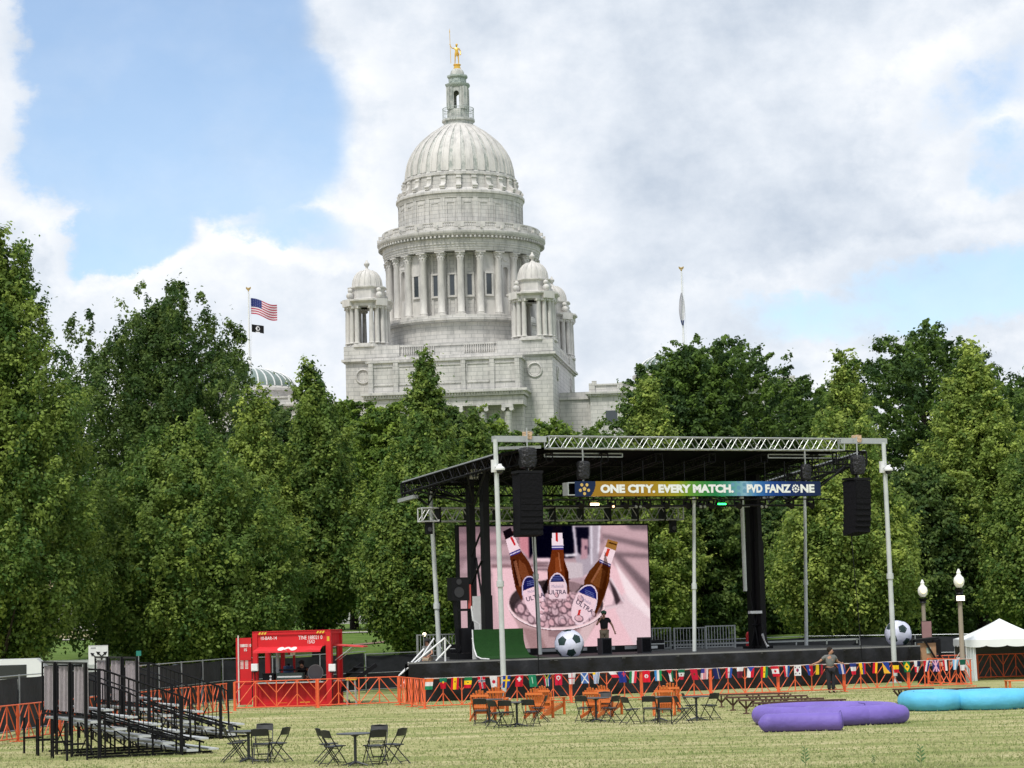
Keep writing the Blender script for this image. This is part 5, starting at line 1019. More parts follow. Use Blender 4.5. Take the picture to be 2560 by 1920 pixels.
def stage_stuff():
    # artificial turf ramp
    a, b = SL(1182, 1574, 2.6), SL(1302, 1571, 2.6); zt = (a.z + b.z) / 2 - DZ; t = thing('turf_ramp', 'curved green artificial turf ramp at the left front of the stage', 'ramp', S2W((a.x, 2.6, DZ)), TH); w = b.x - a.x + .1
    prof = [(0, zt), (-.03, zt * .6), (-.12, zt * .35), (-.35, .12), (-.8, .03), (-1.5, .02)]; m = MB(); V = []
    for y, z in prof: V += [(0 - y * .05, y, z), (w - y * .35, y, z)]
    for y, z in prof: V += [(0 - y * .05, y + .05, z - .02), (w - y * .35, y + .05, z - .02)]
    n = 2 * len(prof); m.add(V, [(2 * i, 2 * i + 2, 2 * i + 3, 2 * i + 1) for i in range(len(prof) - 1)] + [(n + 2 * i + 1, n + 2 * i + 3, n + 2 * i + 2, n + 2 * i) for i in range(len(prof) - 1)]); m.build('turf', GRN, t)
    m = MB(); m.tube([(-.02 - y * .05, y, z) for y, z in prof], .03, 6); m.b(0, w, .06, .1, 0, zt - .1); m.build('edge', WHT, t)
    # leaning lift with speaker, white case, monitors, cases
    p = S2W(SD(1160, 1650)); t = thing('equipment_lift', 'tall black equipment lift leaning beside the left masts', 'lift', (p.x, p.y + 1.5, DZ), TH); m = MB()
    for s_ in (-.35, .35): m.bar((s_ + .1, 0, 0), (s_ - .12, 0, 3.3), .14, .14)
    for z in (.4, 1.2, 2.0, 2.8): m.b(-.4, .4, -.05, .05, z, z + .1)
    m.bar((-.3, -.1, .3), (.35, -.1, 1.6), .06, .06); m.b(-.45, .5, -.35, .6, 0, .25); m.b(-.2, .3, -.3, .3, .3, 1.3); m.build('frame', BLK, t)
    MB().tube([(.25, -.25, 2.2), (.28, -.3, 1.6), (.55, -.3, 1.45), (.6, -.3, .9), (.2, -.3, .85)], .035, 6).build('white_tube', WHT, t); MB().b(.18, .30, -.12, -.06, 2.1, 3.1).build('red_strap', mat('strap_red', (.5, .08, .07), .6), t)
    a = SL(1130, 1502, 3.2); b = SL(1172, 1443, 3.2); q = thing('pa_speaker', 'black loudspeaker on top of the leaning lift at the left of the stage', 'speaker', S2W((a.x, 3.2, a.z)), TH)
    MB().b(0, b.x - a.x, 0, .5, 0, b.z - a.z).build('cabinet', BLK, q); MB().cyl((.33, -.02, .35), (.33, 0, .35), .22, n=16).cyl((.33, -.02, .78), (.33, 0, .78), .12, n=14).build('cones', mat('cone_black', (.03, .03, .035), .5), q)
    a, b = SL(1184, 1570, 5.2), SL(1213, 1490, 5.2); q = thing('display_board', 'white board standing behind the turf ramp beside the mast', 'board', S2W((a.x, 5.2, DZ)), TH); MB().b(0, b.x - a.x, 0, .05, .05, b.z - DZ).b(0, b.x - a.x, -.2, .3, 0, .05).build('board', WHT, q)
    for px_, pt, pb, w, lab in ((1518, 1595, 1636, .47, 'black stage monitor speaker standing in front of the man on stage'), (1617, 1593, 1632, .47, 'black stage monitor speaker at the right foot of the video screen')):
        p = SD(px_, pb); q = thing('monitor_speaker', lab, 'speaker', S2W((p.x, p.y, DZ)), TH, 'monitor speakers along the stage front'); h = SL(px_, pt, p.y).z - DZ
        MB().b(-w / 2, w / 2, 0, .45, 0, h).build('cabinet', mat('speaker_charcoal', (.028, .03, .038), .6), q); MB().b(-w / 2 + .04, w / 2 - .04, -.012, -.002, .05, h - .05).build('grille', BLKF, q)
    p = SD(1665, 1628); q = thing('road_case', 'low black road case on the stage right of the screen', 'case', S2W((p.x, p.y + 1.2, DZ)), TH); MB().b(-.55, .55, 0, .6, .06, .5).build('body', BLK, q); MB().b(-.57, .57, -.012, -.002, .30, .34).b(-.2, .2, -.015, -.003, .12, .24).build('trim', ALU, q)
    p = SD(1125, 1648); q = thing('road_case', 'black road case between the stair rails and the lift', 'case', S2W((p.x + 1.3, p.y + 1.4, DZ)), TH); MB().b(-.7, .5, 0, .8, .06, .6).build('body', BLK, q); MB().b(-.72, .52, -.012, -.002, .4, .43).build('trim', ALU, q)
    p = SD(1872, 1616); q = thing('fire_extinguisher', 'red fire extinguisher at the foot of the right black masts', 'extinguisher', S2W((p.x, p.y, DZ)), TH); MB().lathe([(0, 0), (.13, 0), (.13, .55), (.1, .65), (.04, .7), (0, .7)], n=14).build('cylinder', RED, q); MB().b(-.04, .12, -.03, .03, .7, .82).tube([(.1, 0, .75), (.2, 0, .5), (.18, 0, .3)], .02, 5).build('valve', BLK, q)
    # guard rails
    def rail(P0, P1, lab, nb, h=1.07, z0=DZ):
        a, b = Vector(P0), Vector(P1); d = (b - a); L_ = d.length; q = thing('guard_rail', lab, 'railing', S2W(a), TH + math.atan2(d.y, d.x), 'grey guard rails at the back of the stage'); m = MB()
        for z in (.08, h): m.b(0, L_, -.025, .025, z - .025, z + .025)
        for x in (0, L_): m.b(x - .035, x + .035, -.035, .035, 0, h + .03)
        m.build('frame', ALUG, q); m = MB()
        for k in range(1, nb): x = L_ * k / nb; m.b(x - .014, x + .014, -.014, .014, .1, h - .02)
        m.build('bars', ALUG, q)
    ALUG = mat('rail_grey', (.36, .38, .38), .5, .3); A2 = SL(1043, 1588, 9.8); B2 = SL(1146, 1583, 9.8); rail((A2.x, 9.8, DZ), (B2.x, 9.8, DZ), 'grey guard rail behind the stairs at the left back of the stage', 13, A2.z - DZ)
    for (p0, p1, lab, nb, yl) in (((1629, 1571), (1675, 1570), 'short grey guard rail just right of the video screen', 6, 9.6), ((1685, 1571), (1762, 1567), 'grey guard rail right of the screen, left one of the longer pair', 10, 9.4), ((1764, 1566), (1836, 1562), 'grey guard rail nearest the right black masts', 10, 8.6)):
        a, b = SL(*p0, yl), SL(*p1, yl); rail((a.x, yl, DZ), (b.x, yl, DZ), lab, nb, a.z - DZ)
    a = SL(1690, 1616, 9.3); b = SL(2290, 1597, 9.9); q = thing('low_rail', 'low white rail running along the back edge of the stage', 'railing', S2W((a.x, 9.9, DZ)), TH); m = MB(); m.b(0, b.x - a.x, -.03, .03, .16, .24)
    for k in range(9): m.b((b.x - a.x) * k / 8 - .03, (b.x - a.x) * k / 8 + .03, -.03, .03, 0, .2)
    m.build('rail', ALUG, q)
    # stairs with white hand rails at the left end
    t = thing('stage_stairs', 'white railed stairs climbing to the left end of the stage', 'stairs', S2W((-.9, 1.5, 0)), TH); m = MB()
    for k in range(7): m.b(-2.0 + .30 * k, -1.68 + .30 * k, .2, 1.9, .2 * (k + 1) - .04, .2 * (k + 1))
    for y in (.2, 1.9): m.bar((-2.1, y, .05), (.2, y, 1.5), .05, .16)
    m.build('steps', BLK, t)
    def W2(px_, py_, yl): q = SL(px_, py_, yl); return Vector((q.x + .9, yl - 1.5, q.z))
    for yl, pts, nm in ((.2, ((1000, 1687), (1112, 1595), (1127, 1613), (1090, 1652), ), 0), (1.9, ((1002, 1716), (1022, 1692), (1085, 1596), (1103, 1622)), 0), (1.0, ((997, 1690), (1030, 1655), (1060, 1622)), 0)):
        m = MB(); q = [W2(x, y, yl) for x, y in pts]; m.tube(q, .035, 7)
        if yl < 1.0 or yl > 1.5: m.cyl(q[1], (q[1].x, q[1].y, DZ), .035, n=6)
        m.build('hand_rail', WHT, t)
    c = MB(); a = SL(1330, 1400, .05); c.cyl((a.x, 0, DZ - 1.3), (a.x - .12, 0, 8.6), .022, n=5); o = c.build('cable', BLK); o.location = SO + ey * -.35; o.rotation_euler.z = TH; tag(o, 'black cable dropping from the left speaker array past the stage edge', 'cable')
    c = MB(); a = SL(2130, 1400, -.3); c.tube([(a.x + .25, 0, .9), (a.x + .12, 0, 3.5), (a.x, 0, 5.5), (a.x - .08, 0, 7)], .02, 5); o = c.build('cable', BLK); o.location = SO + ey * -.4; o.rotation_euler.z = TH; tag(o, 'black cable dropping from the right speaker array past the stage edge', 'cable')
stage_stuff()
# ---------------------------------------------------------------- people
HAIR = mat('dark_hair', (.02, .014, .01), .8); TEEB = mat('tee_black', (.012, .012, .015), .9); KH = mat('khaki', (.30, .24, .17), .9); GREY = mat('shirt_grey', (.16, .165, .165), .9, var=.15); DKP = mat('trousers_dark', (.018, .018, .024), .9)
p = S2W(SD(1515, 1636)); p.y += 1.2
person('man in black T-shirt and khaki shorts on stage, microphone to his mouth', (p.x, p.y, DZ), R(172), dict(eR=(-.0 + .30, .10, 1.18), wR=(.12, .22, 1.42), eL=(-.33, -.04, 1.16), wL=(-.42, .04, .92), hd=(0, .03, 1.60), nose=(0.01, .125, 1.585)), TEEB, KH, HAIR, mat('cap_green', (.03, .10, .06), .8), shorts=True, sc=1.06)
mic = MB(); q = Vector((p.x, p.y, DZ)) + Matrix.Rotation(R(172), 3, 'Z') @ Vector((.09, .24, 1.60)); mic.cyl(q + Vector((.03, 0, -.14)), q, .02, .022, 10); mic.sphere(q + Vector((-.003, 0, .02)), .035, 12, 8); o = mic.build('microphone', BLK); tag(o, 'black handheld microphone held by the man on stage', 'microphone')
p = G(2078, 1732)
t = person('person in grey shirt and dark trousers leaning back on the barrier, arms spread', (p.x, p.y, 0), R(195), dict(sL=(-.19, 0, 1.40), eL=(-.38, -.10, 1.18), wL=(-.56, -.16, 1.13), sR=(.19, 0, 1.40), eR=(.42, -.12, 1.20), wR=(.62, -.20, 1.13), hd=(-.03, .05, 1.60), tp=(-.03, .03, 1.69), nose=(-.11, .12, 1.57), hL=(-.1, 0, .9), hR=(.09, 0, .9), kL=(-.1, .03, .49), aL=(-.08, .02, .08), tL=(-.12, .19, .035), kR=(.1, .04, .49), aR=(.08, .02, .08), tR=(.1, .19, .035)), GREY, DKP, HAIR, sc=1.0)
p = S2W((-.2, 2.6, 0)); q = SL(1068, 1600, 2.6)
person('man in grey T-shirt and red face covering coming up the stage stairs', (S2W((q.x, 2.6, 0)).x, S2W((q.x, 2.6, 0)).y, q.z - 1.70), R(150), dict(eL=(-.3, .12, 1.15), wL=(-.28, .34, 1.08), eR=(.25, -.12, 1.15), wR=(.27, -.05, .9), kL=(-.1, .2, .55), aL=(-.1, .15, .2), tL=(-.1, .32, .17)), GREY, KH, HAIR, mat('cap_dark', (.02, .02, .022), .8), sc=1.0)
# ---------------------------------------------------------------- red container kiosk
def kiosk():
    p = G(633, 1769.5); RZ = R(-6.4); t = thing('container_kiosk', 'red shipping container kiosk with open serving hatch and white lettering', 'kiosk', (p.x, p.y, 0), RZ); W_, D_, Hh = 3.12, 2.44, 2.95
    m = MB()
    for x in (0, W_ - .2):
        for y in (0, D_ - .2): m.b(x, x + .2, y, y + .2, 0, Hh)
    for y in (0, D_ - .15): m.b(.2, W_ - .2, y, y + .15, 0, .16); m.b(.2, W_ - .2, y, y + .15, Hh - .14, Hh)
    for x in (0, W_ - .15): m.b(x, x + .15, .2, D_ - .2, 0, .16); m.b(x, x + .15, .2, D_ - .2, Hh - .14, Hh)
    m.build('frame', RED, t); redp = mat('red_panel', (.50, .008, .014), .55, var=.18, vs_=2, bump=.2, bs=3)
    def corr(x0, x1, z0, z1, y, M=Matrix.Identity(4), mm=None):
        mm = mm or MB(); V = []; n = max(4, int((x1 - x0) / .07)) ; k = 0
        for i in range(n + 1):
            x = x0 + (x1 - x0) * i / n; o = (.0, .035, .035, .0)[i % 4]
            V += [M @ Vector((x, y + o, z0)), M @ Vector((x, y + o, z1)), M @ Vector((x, y + o + .02, z0)), M @ Vector((x, y + o + .02, z1))]
        mm.add(V, [(4 * i, 4 * i + 4, 4 * i + 5, 4 * i + 1) for i in range(n)] + [(4 * i + 6, 4 * i + 2, 4 * i + 3, 4 * i + 7) for i in range(n)] + [(4 * i + 1, 4 * i + 5, 4 * i + 7, 4 * i + 3) for i in range(n)]); return mm
    corr(.2, W_ - .2, .16, .96, .06).build('lower_wall', redp, t)
    MB().b(.2, W_ - .2, .05, .09, 2.36, 2.81).b(.25, W_ - .25, .02, .05, 2.34, 2.42).build('fascia', RED, t)
    mm = corr(.2, .8, .16, 2.81, 0, T(W_ - .08, 0, 0, R(90)) ); corr(1.7, D_ - .2, .16, 2.81, 0, T(W_ - .08, 0, 0, R(90)), mm); corr(.8, 1.7, .16, .95, 0, T(W_ - .08, 0, 0, R(90)), mm); corr(.8, 1.7, 2.3, 2.81, 0, T(W_ - .08, 0, 0, R(90)), mm); mm.build('side_wall', redp, t)
    MB().b(.0, W_, .0, D_, Hh - .06, Hh - .02).build('roof', RED, t); MB().b(.1, W_ - .1, .1, D_ - .1, .1, .16).build('floor', mat('ply_floor', (.12, .08, .05), .8), t)
    corr(.2, 1.2, .16, 1.2, D_ - .08).build('back_wall', redp, t); MB().b(.62, .78, D_ - .15, D_ - .05, .16, 2.8).b(1.12, 1.20, D_ - .15, D_ - .05, 1.2, 2.8).b(.92, 1.12, D_ - .14, D_ - .1, 2.0, 2.12).build('back_posts', RED, t)
    m = MB(); m.bar((.18, -.0, 2.34), (2.85, 0, 2.34), .03, .03); V = []
    for k in range(13): x = .25 + 2.55 * k / 12; V += [(x, .0, 2.34 + .012 * math.sin(k * 2.1)), (x - .06 + .12 * (k / 12) - .05, -.55, 2.19 + .02 * math.sin(k * 1.3)), (x - .06 + .12 * (k / 12) - .05, -.56, 2.12)]
    m.add(V, [(3 * i, 3 * i + 1, 3 * i + 4, 3 * i + 3) for i in range(12)] + [(3 * i + 1, 3 * i + 2, 3 * i + 5, 3 * i + 4) for i in range(12)]); aw = m.build('awning', mat('awning_red', (.60, .02, .03), .6), t)
    m = MB()
    for cx in (1.22, 1.47, 1.72): 
        rr = [(cx + .13 * math.cos(2 * math.pi * k / 14), .075 * math.sin(2 * math.pi * k / 14)) for k in range(14)]; m.add([(x - .01, -.32 + z * 3.3 - .004, 2.25 + z * .9 + .012) for x, z in rr], [tuple(range(14))])
    m.build('awning_emblem', mat('emblem_white', (.75, .72, .70), .6), aw)
    MB().b(.2, 2.85, -.28, .1, .93, .97).build('counter', ALU, t)
    # open door leaf on the left with a pale lock rod
    Md = T(-.02, .0, 0, R(8)); m = MB(); m.b(-.62, -.02, -.03, .03, .12, 2.72, M=Md); m.b(-.60, -.04, -.06, -.032, 1.85, 2.0, M=Md); m.b(-.60, -.04, -.06, -.032, .95, 1.1, M=Md); dr = m.build('door', RED, t)
    MB().cyl(Md @ Vector((-.52, -.08, .05)), Md @ Vector((-.52, -.08, 2.82)), .03, n=8).build('lock_rod', mat('rod_pale', (.62, .55, .52), .5), dr)
    wl = mat('sign_white', (.75, .73, .72), .6, var=.05); MF = lambda x, z: T(x, .046, z) @ UP; MD = lambda x, z: Md @ T(x, -.036, z) @ UP
    text_fit('lettering', '10-BAR-14', .63, .135, MF(.34, 2.62), wl, t, .008); text_fit('lettering', 'TINE 188021 0', .95, .15, MF(1.83, 2.60), wl, t, .008); text_fit('lettering', '15AD', .28, .14, MF(2.20, 2.44), wl, t, .008)
    text_fit('lettering', '188021 0', .42, .12, MD(-.45, 2.36), wl, dr, .03); text_fit('lettering', '15', .11, .11, MD(-.30, 2.20), wl, dr, .03)
    m = MB()
    for k in range(7): m.b(-.45 + .0, -.33, -.036, -.033, 1.52 + .05 * k, 1.545 + .05 * k, M=Md); m.b(-.27, -.15, -.036, -.033, 1.52 + .05 * k, 1.545 + .05 * k, M=Md)
    m.build('data_plate_text', wl, dr)
    m = MB(); 
    for x0 in (.24, 2.55):
        for k in range(3): m.add([(x0 + .11 * k, .046, 2.83), (x0 + .07 + .11 * k, .046, 2.83), (x0 + .12 + .11 * k, .046, 2.92), (x0 + .05 + .11 * k, .046, 2.92)], [(0, 1, 2, 3)]); m.v = m.v[:-4] + [(x, -.003, z) for x, y, z in m.v[-4:]]
    m.build('warning_stripes', mat('warn_yellow', (.70, .50, .05), .6), t); MB().b(2.97, 3.07, -.006, -.002, 2.52, 2.70).b(.95, 1.35, .04, .055, .10, .17).b(1.85, 2.25, .04, .055, .12, .19).build('yellow_plates', mat('plate_yellow', (.62, .40, .04), .6), t)
    # side hatch with stay
    m = MB(); m.b(0, 1.15, .75, 1.75, 0, .05, M=T(W_, 0, 2.33) @ Matrix.Rotation(R(5), 4, 'Y')); h = m.build('side_hatch', mat('hatch_red', (.62, .06, .06), .55), t); MB().bar((W_, .8, 1.75), (W_ + .7, .8, 2.27), .025, .025).bar((W_, 1.7, 1.75), (W_ + .7, 1.7, 2.27), .025, .025).build('hatch_stays', ALU, h)
    MB().b(W_ - .1, W_ + .25, .7, 1.8, .93, .97).build('side_counter', ALU, t)
    L2W = lambda x, y, z: Matrix.Translation(p) @ Matrix.Rotation(RZ, 4, 'Z') @ Vector((x, y, z))
    def at(name, lab, cat, x, y, z, group=None): q = thing(name, lab, cat, L2W(x, y, z), RZ, group); return q
    for x, z, lab in ((.12, 1.38, 'white paper dispenser on the left post of the red kiosk'), (W_ + .07, 1.30, 'white paper dispenser on the right corner of the red kiosk')):
        q = at('dispenser', lab, 'dispenser', x, -.14, z, 'white dispensers on the red kiosk'); m = MB(); m.b(-.13, .13, -.08, .08, .05, .33); m.b(-.11, .11, -.09, -.08, .08, .31); m.build('case', mat('plastic_white', (.78, .80, .83), .4), q); MB().b(-.09, .09, -.07, .07, 0, .05).cyl((0, 0, -1.1), (0, 0, 0), .018, n=6).build('base_stand', BLK, q)
    q = at('grill', 'green-grey grill with open black lid on the kiosk counter', 'grill', 1.45, .25, .98); MB().b(-.52, .52, -.2, .25, .06, .34).bar((-.5, 0, 0), (-.5, 0, .1), .05, .05).bar((.5, 0, 0), (.5, 0, .1), .05, .05).build('body', mat('grill_green', (.05, .075, .07), .5), q); MB().b(-.5, .5, .2, .55, .42, .47).build('lid', BLK, q); MB().b(-.48, .48, -.215, -.202, .16, .22).build('front_strip', WHT, q)
    q = at('round_tray', 'large round grey tray standing on edge right of the grill', 'tray', 2.38, .6, 1.30); MB().cyl((0, -.02, 0), (0, .02, 0), .29, n=28).build('disc', mat('tray_grey', (.16, .16, .18), .6), q); MB().tube([(.3 * math.cos(a), -.02, .3 * math.sin(a)) for a in np.linspace(0, 6.1, 24)], .015, 5, closed=True).b(-.1, .1, -.1, .1, -.33, -.28).build('rim', STL, q)
    q = at('coffee_machine', 'black machine with round knobs at the left end of the kiosk counter', 'machine', .58, .35, .98); MB().b(-.22, .22, -.2, .2, 0, .30).b(-.24, .24, -.22, .22, .30, .34).build('body', BLK, q); MB().cyl((.1, -.24, .22), (.1, -.2, .22), .045, n=12).cyl((.1, -.24, .1), (.1, -.2, .1), .04, n=12).build('knobs', WHT, q)
    q = at('paper_roll_pole', 'thick pale vertical tube inside the left side of the kiosk hatch', 'tube', .89, .5, .98); MB().cyl((0, 0, 0), (0, 0, 1.36), .075, n=14).build('tube', mat('tube_pale', (.34, .38, .40), .6), q); MB().cyl((0, 0, 1.36), (0, 0, 1.46), .03, n=8).build('hook', BLK, q)
    q = at('blue_barrel', 'blue barrel standing at the back of the kiosk', 'barrel', 1.02, 1.9, 1.2 - .95); m = MB(); m.lathe([(0, 0), (.2, 0), (.22, .05), (.2, .4), (.22, .45), (.2, .9), (.22, .95), (.2, 1.3), (.06, 1.32), (0, 1.32)], n=20); m.build('drum', mat('blue_plastic', (.03, .08, .20), .5), q); MB().cyl((0, 0, 1.32), (0, 0, 1.4), .06, n=10).build('lid', BLK, q)
    q = at('price_card', 'small white card hanging at the top of the kiosk hatch', 'card', 1.57, .15, 2.0); MB().b(-.1, .1, 0, .006, 0, .14).build('card', WHT, q); MB().b(-.06, -.055, 0, .004, .14, .2).b(.055, .06, 0, .004, .14, .2).build('strings', BLK, q)
    w = L2W(1.78, .95, .16)
    person('bare armed person in black cap and black tank top bending over the kiosk grill', w, RZ + R(180), dict(nck=(0, .06, 1.36), hd=(0, .14, 1.45), tp=(0, .17, 1.53), nose=(0, .235, 1.40), chs=(0, .03, 1.2), sL=(-.2, .03, 1.28), sR=(.2, .03, 1.28), eL=(-.33, .18, 1.08), wL=(-.28, .38, .98), eR=(.30, .18, 1.08), wR=(.2, .38, 1.0)), TEEB, DKP, HAIR, TEEB, sleeve=.06)
    q = at('trolley', 'small red and black hand trolley standing at the right side of the kiosk', 'trolley', W_ + .35, .5, 0); MB().bar((-.15, 0, .1), (-.05, .0, 1.0), .04, .04).bar((.15, 0, .1), (.2, 0, 1.0), .04, .04).b(-.2, .25, -.2, .1, .06, .1).build('frame', RED, q)
    for s_ in (-1, 1): MB().cyl((s_ * .2, .05, .11), (s_ * .2 + .05, .05, .11), .11, n=16).build('wheel', BLK, q)
    q = at('barrel_stool', 'yellow topped small stand behind the barrier right of the kiosk', 'stand', W_ + .75, .2, 0); MB().b(-.2, .2, -.15, .15, .98, 1.08).build('top', mat('top_yellow', (.6, .36, .03), .6), q); m = MB()
    for a_ in (-.14, .14):
        for b_ in (-.1, .1): m.cyl((a_ * 1.3, b_, 0), (a_, b_, .98), .018, n=6)
    m.b(-.15, .15, -.1, .1, .55, .58); m.build('legs', ALU, q)
kiosk()
# ---------------------------------------------------------------- barriers and fences
def barrier_proto(Lp, name='crowd_barrier'):
    t = thing(name, 'x', 'barrier'); m = MB(); h = 1.08; q = Lp / 4; r = .022; ORB = ORG
    m.cyl((0, 0, h), (Lp, 0, h), r, n=6); m.cyl((0, 0, .10), (Lp, 0, .10), r, n=6); m.build('rails', ORG, t)
    m = MB(); m.cyl((0, 0, 0), (0, 0, h), .045, n=8); m.build('post', ORG, t); MB().cyl((Lp - .06, 0, .1), (Lp - .06, 0, h), .025, n=6).build('post', ORG, t)
    m = MB()
    for k in (1, 2, 3): m.cyl((q * k, 0, .1), (q * k, 0, h), .022, n=6)
    w = .017
    for k in (0, 2): x = q * k; m.cyl((x, 0, .1), (x + q, 0, h), w, n=5); m.cyl((x + q, 0, h), (x + 2 * q, 0, .1), w, n=5)
    for x in (q, 3 * q): m.cyl((x, 0, .56), (x - q * .5, 0, .1), w, n=5); m.cyl((x, 0, .56), (x + q * .5, 0, .1), w, n=5)
    for x in (0, 2 * q, 4 * q):
        if x > 0: m.cyl((x, 0, .62), (x - q * .52, 0, h), w, n=5)
        if x < 4 * q: m.cyl((x, 0, .62), (x + q * .52, 0, h), w, n=5)
    m.build('braces', ORG, t); MB().b(-.03, .03, -.22, .22, 0, .03).build('foot', ORG, t); MB().b(Lp - .09, Lp - .03, -.22, .22, .0, .03).build('foot', ORG, t); return t
PB = barrier_proto(2.86); PBu = [True]
def row(A, B_, n, labs, group):
    d = (B_ - A); L_ = d.length / n; rz = math.atan2(d.y, d.x)
    for k in range(n):
        loc = A + d * (k / n)
        if PBu[0]: PBu[0] = False; o = PB; o.location = loc; o.rotation_euler = (0, 0, rz); o['label'] = labs[k]; o['group'] = group
        else: o = dup(PB, loc, rz, labs[k], group)
        o.scale = (L_ / 2.86, 1, 1)
FA, FB = G(1062, 1772), G(2431, 1716)
row(FA, FB, 8, ['orange barrier panel carrying the first flags at the left end of the bunting', 'orange barrier panel behind the red and the green flags right of the Japanese flag', 'orange barrier panel below the English and Scottish flags', 'orange barrier panel below the Tunisian and Jordanian flags', 'orange barrier panel below the Mexican, Moroccan and United States flags', 'orange barrier panel below the Czech, Ghanaian and Canadian flags', 'orange barrier panel behind the person in the grey shirt', 'orange barrier panel at the right end of the bunting, below the Brazilian flag'], 'orange barriers in front of the stage')
row(G(587, 1777), G(1000, 1762), 2, ['orange barrier panel directly in front of the red kiosk', 'orange barrier panel between the red kiosk and the stage stairs'], 'orange barriers in front of the kiosk')
row(G(1000, 1763), G(1062, 1772), 2, ['orange barrier panel seen nearly end-on below the stage stairs, farther one', 'orange barrier panel seen nearly end-on beside the stage corner, nearer one'], 'orange barriers beside the stage corner')
GA, GB = G(-70, 1870), G(568, 1782)
row(GA, GB, 7, ['orange barrier panel cut off by the left edge of the photo', 'orange barrier panel left of the near bleacher', 'orange barrier panel seen through the back legs of the near bleacher', 'orange barrier panel seen between the two bleachers', 'orange barrier panel behind the far bleacher seats', 'orange barrier panel just right of the far bleacher rail', 'orange barrier panel nearest the kiosk in the row behind the bleachers'], 'orange barriers behind the bleachers')
row(G(2303, 1702), G(2446, 1699), 1, ['orange barrier panel behind the right end of the bunting, left of the tent'], 'orange barriers by the white tent')
row(G(2446, 1699), G(2700, 1692), 2, ['orange barrier panel standing in front of the open white tent', 'orange barrier panel in front of the tent at the right edge'], 'orange barriers by the white tent')
row(G(2322, 1711), G(2431, 1716), 1, ['orange barrier panel running back from the right end of the flag row'], 'orange barriers by the white tent')
def fence(pts, name, lab, h=1.83, seed=1):
    root = thing(name, lab, 'fence', (pts[0][0], pts[0][1], 0)); o0 = Vector((pts[0][0], pts[0][1], 0)); g = np.random.default_rng(seed)
    for (xa, ya), (xb, yb) in zip(pts, pts[1:]):
        a, b = Vector((xa, ya, 0)), Vector((xb, yb, 0)); n = max(1, round((b - a).length / 3.0))
        for k in range(n):
            p, q = a + (b - a) * k / n - o0, a + (b - a) * (k + 1) / n - o0; z = gz(p.x, (p + o0).y); p.z = z; q.z = gz(0, (q + o0).y); m = MB(); m.cyl(p, p + Vector((0, 0, h + .03)), .03, n=7)
            m.cyl(p + Vector((0, 0, h)), q + Vector((0, 0, h)), .022, n=6); m.cyl(p + Vector((0, 0, .12)), q + Vector((0, 0, .12)), .022, n=6); m.cyl(p + Vector((0, 0, h * .5)), q + Vector((0, 0, h * .5)), .015, n=5); m.build('post', STL, root)
            d = (q - p).normalized(); nn = Vector((d.y, -d.x, 0)) * .035; V = []; N = 14; ph = g.random() * 6
            for i in range(N + 1):
                c = p + (q - p) * i / N + Vector((0, 0, 0)); s = i / N
                for j in range(5): V.append(c - nn * (1.6 + .8 * math.sin(9 * s + ph + j)) + Vector((0, 0, .08 + (h - .14) * j / 4 - .03 * math.sin(3.14 * s) * (j == 4))))
            MB().add(V, [(i * 5 + j, i * 5 + 5 + j, i * 5 + 6 + j, i * 5 + 1 + j) for i in range(N) for j in range(4)]).build('screen', SCR, root, 60)
fence([(-16.9, 62), (-15.9, 73), (-12.4, 96), (-6.9, 103)], 'perimeter_fence', 'grey post fence with dark mesh screen behind the bleachers and the kiosk')
fence([(-6.9, 103.2), (0, 107), (14, 112), (21.5, 109), (30, 106)], 'perimeter_fence', 'grey post fence with dark mesh screen behind the stage and the tent', 1.7, 2)
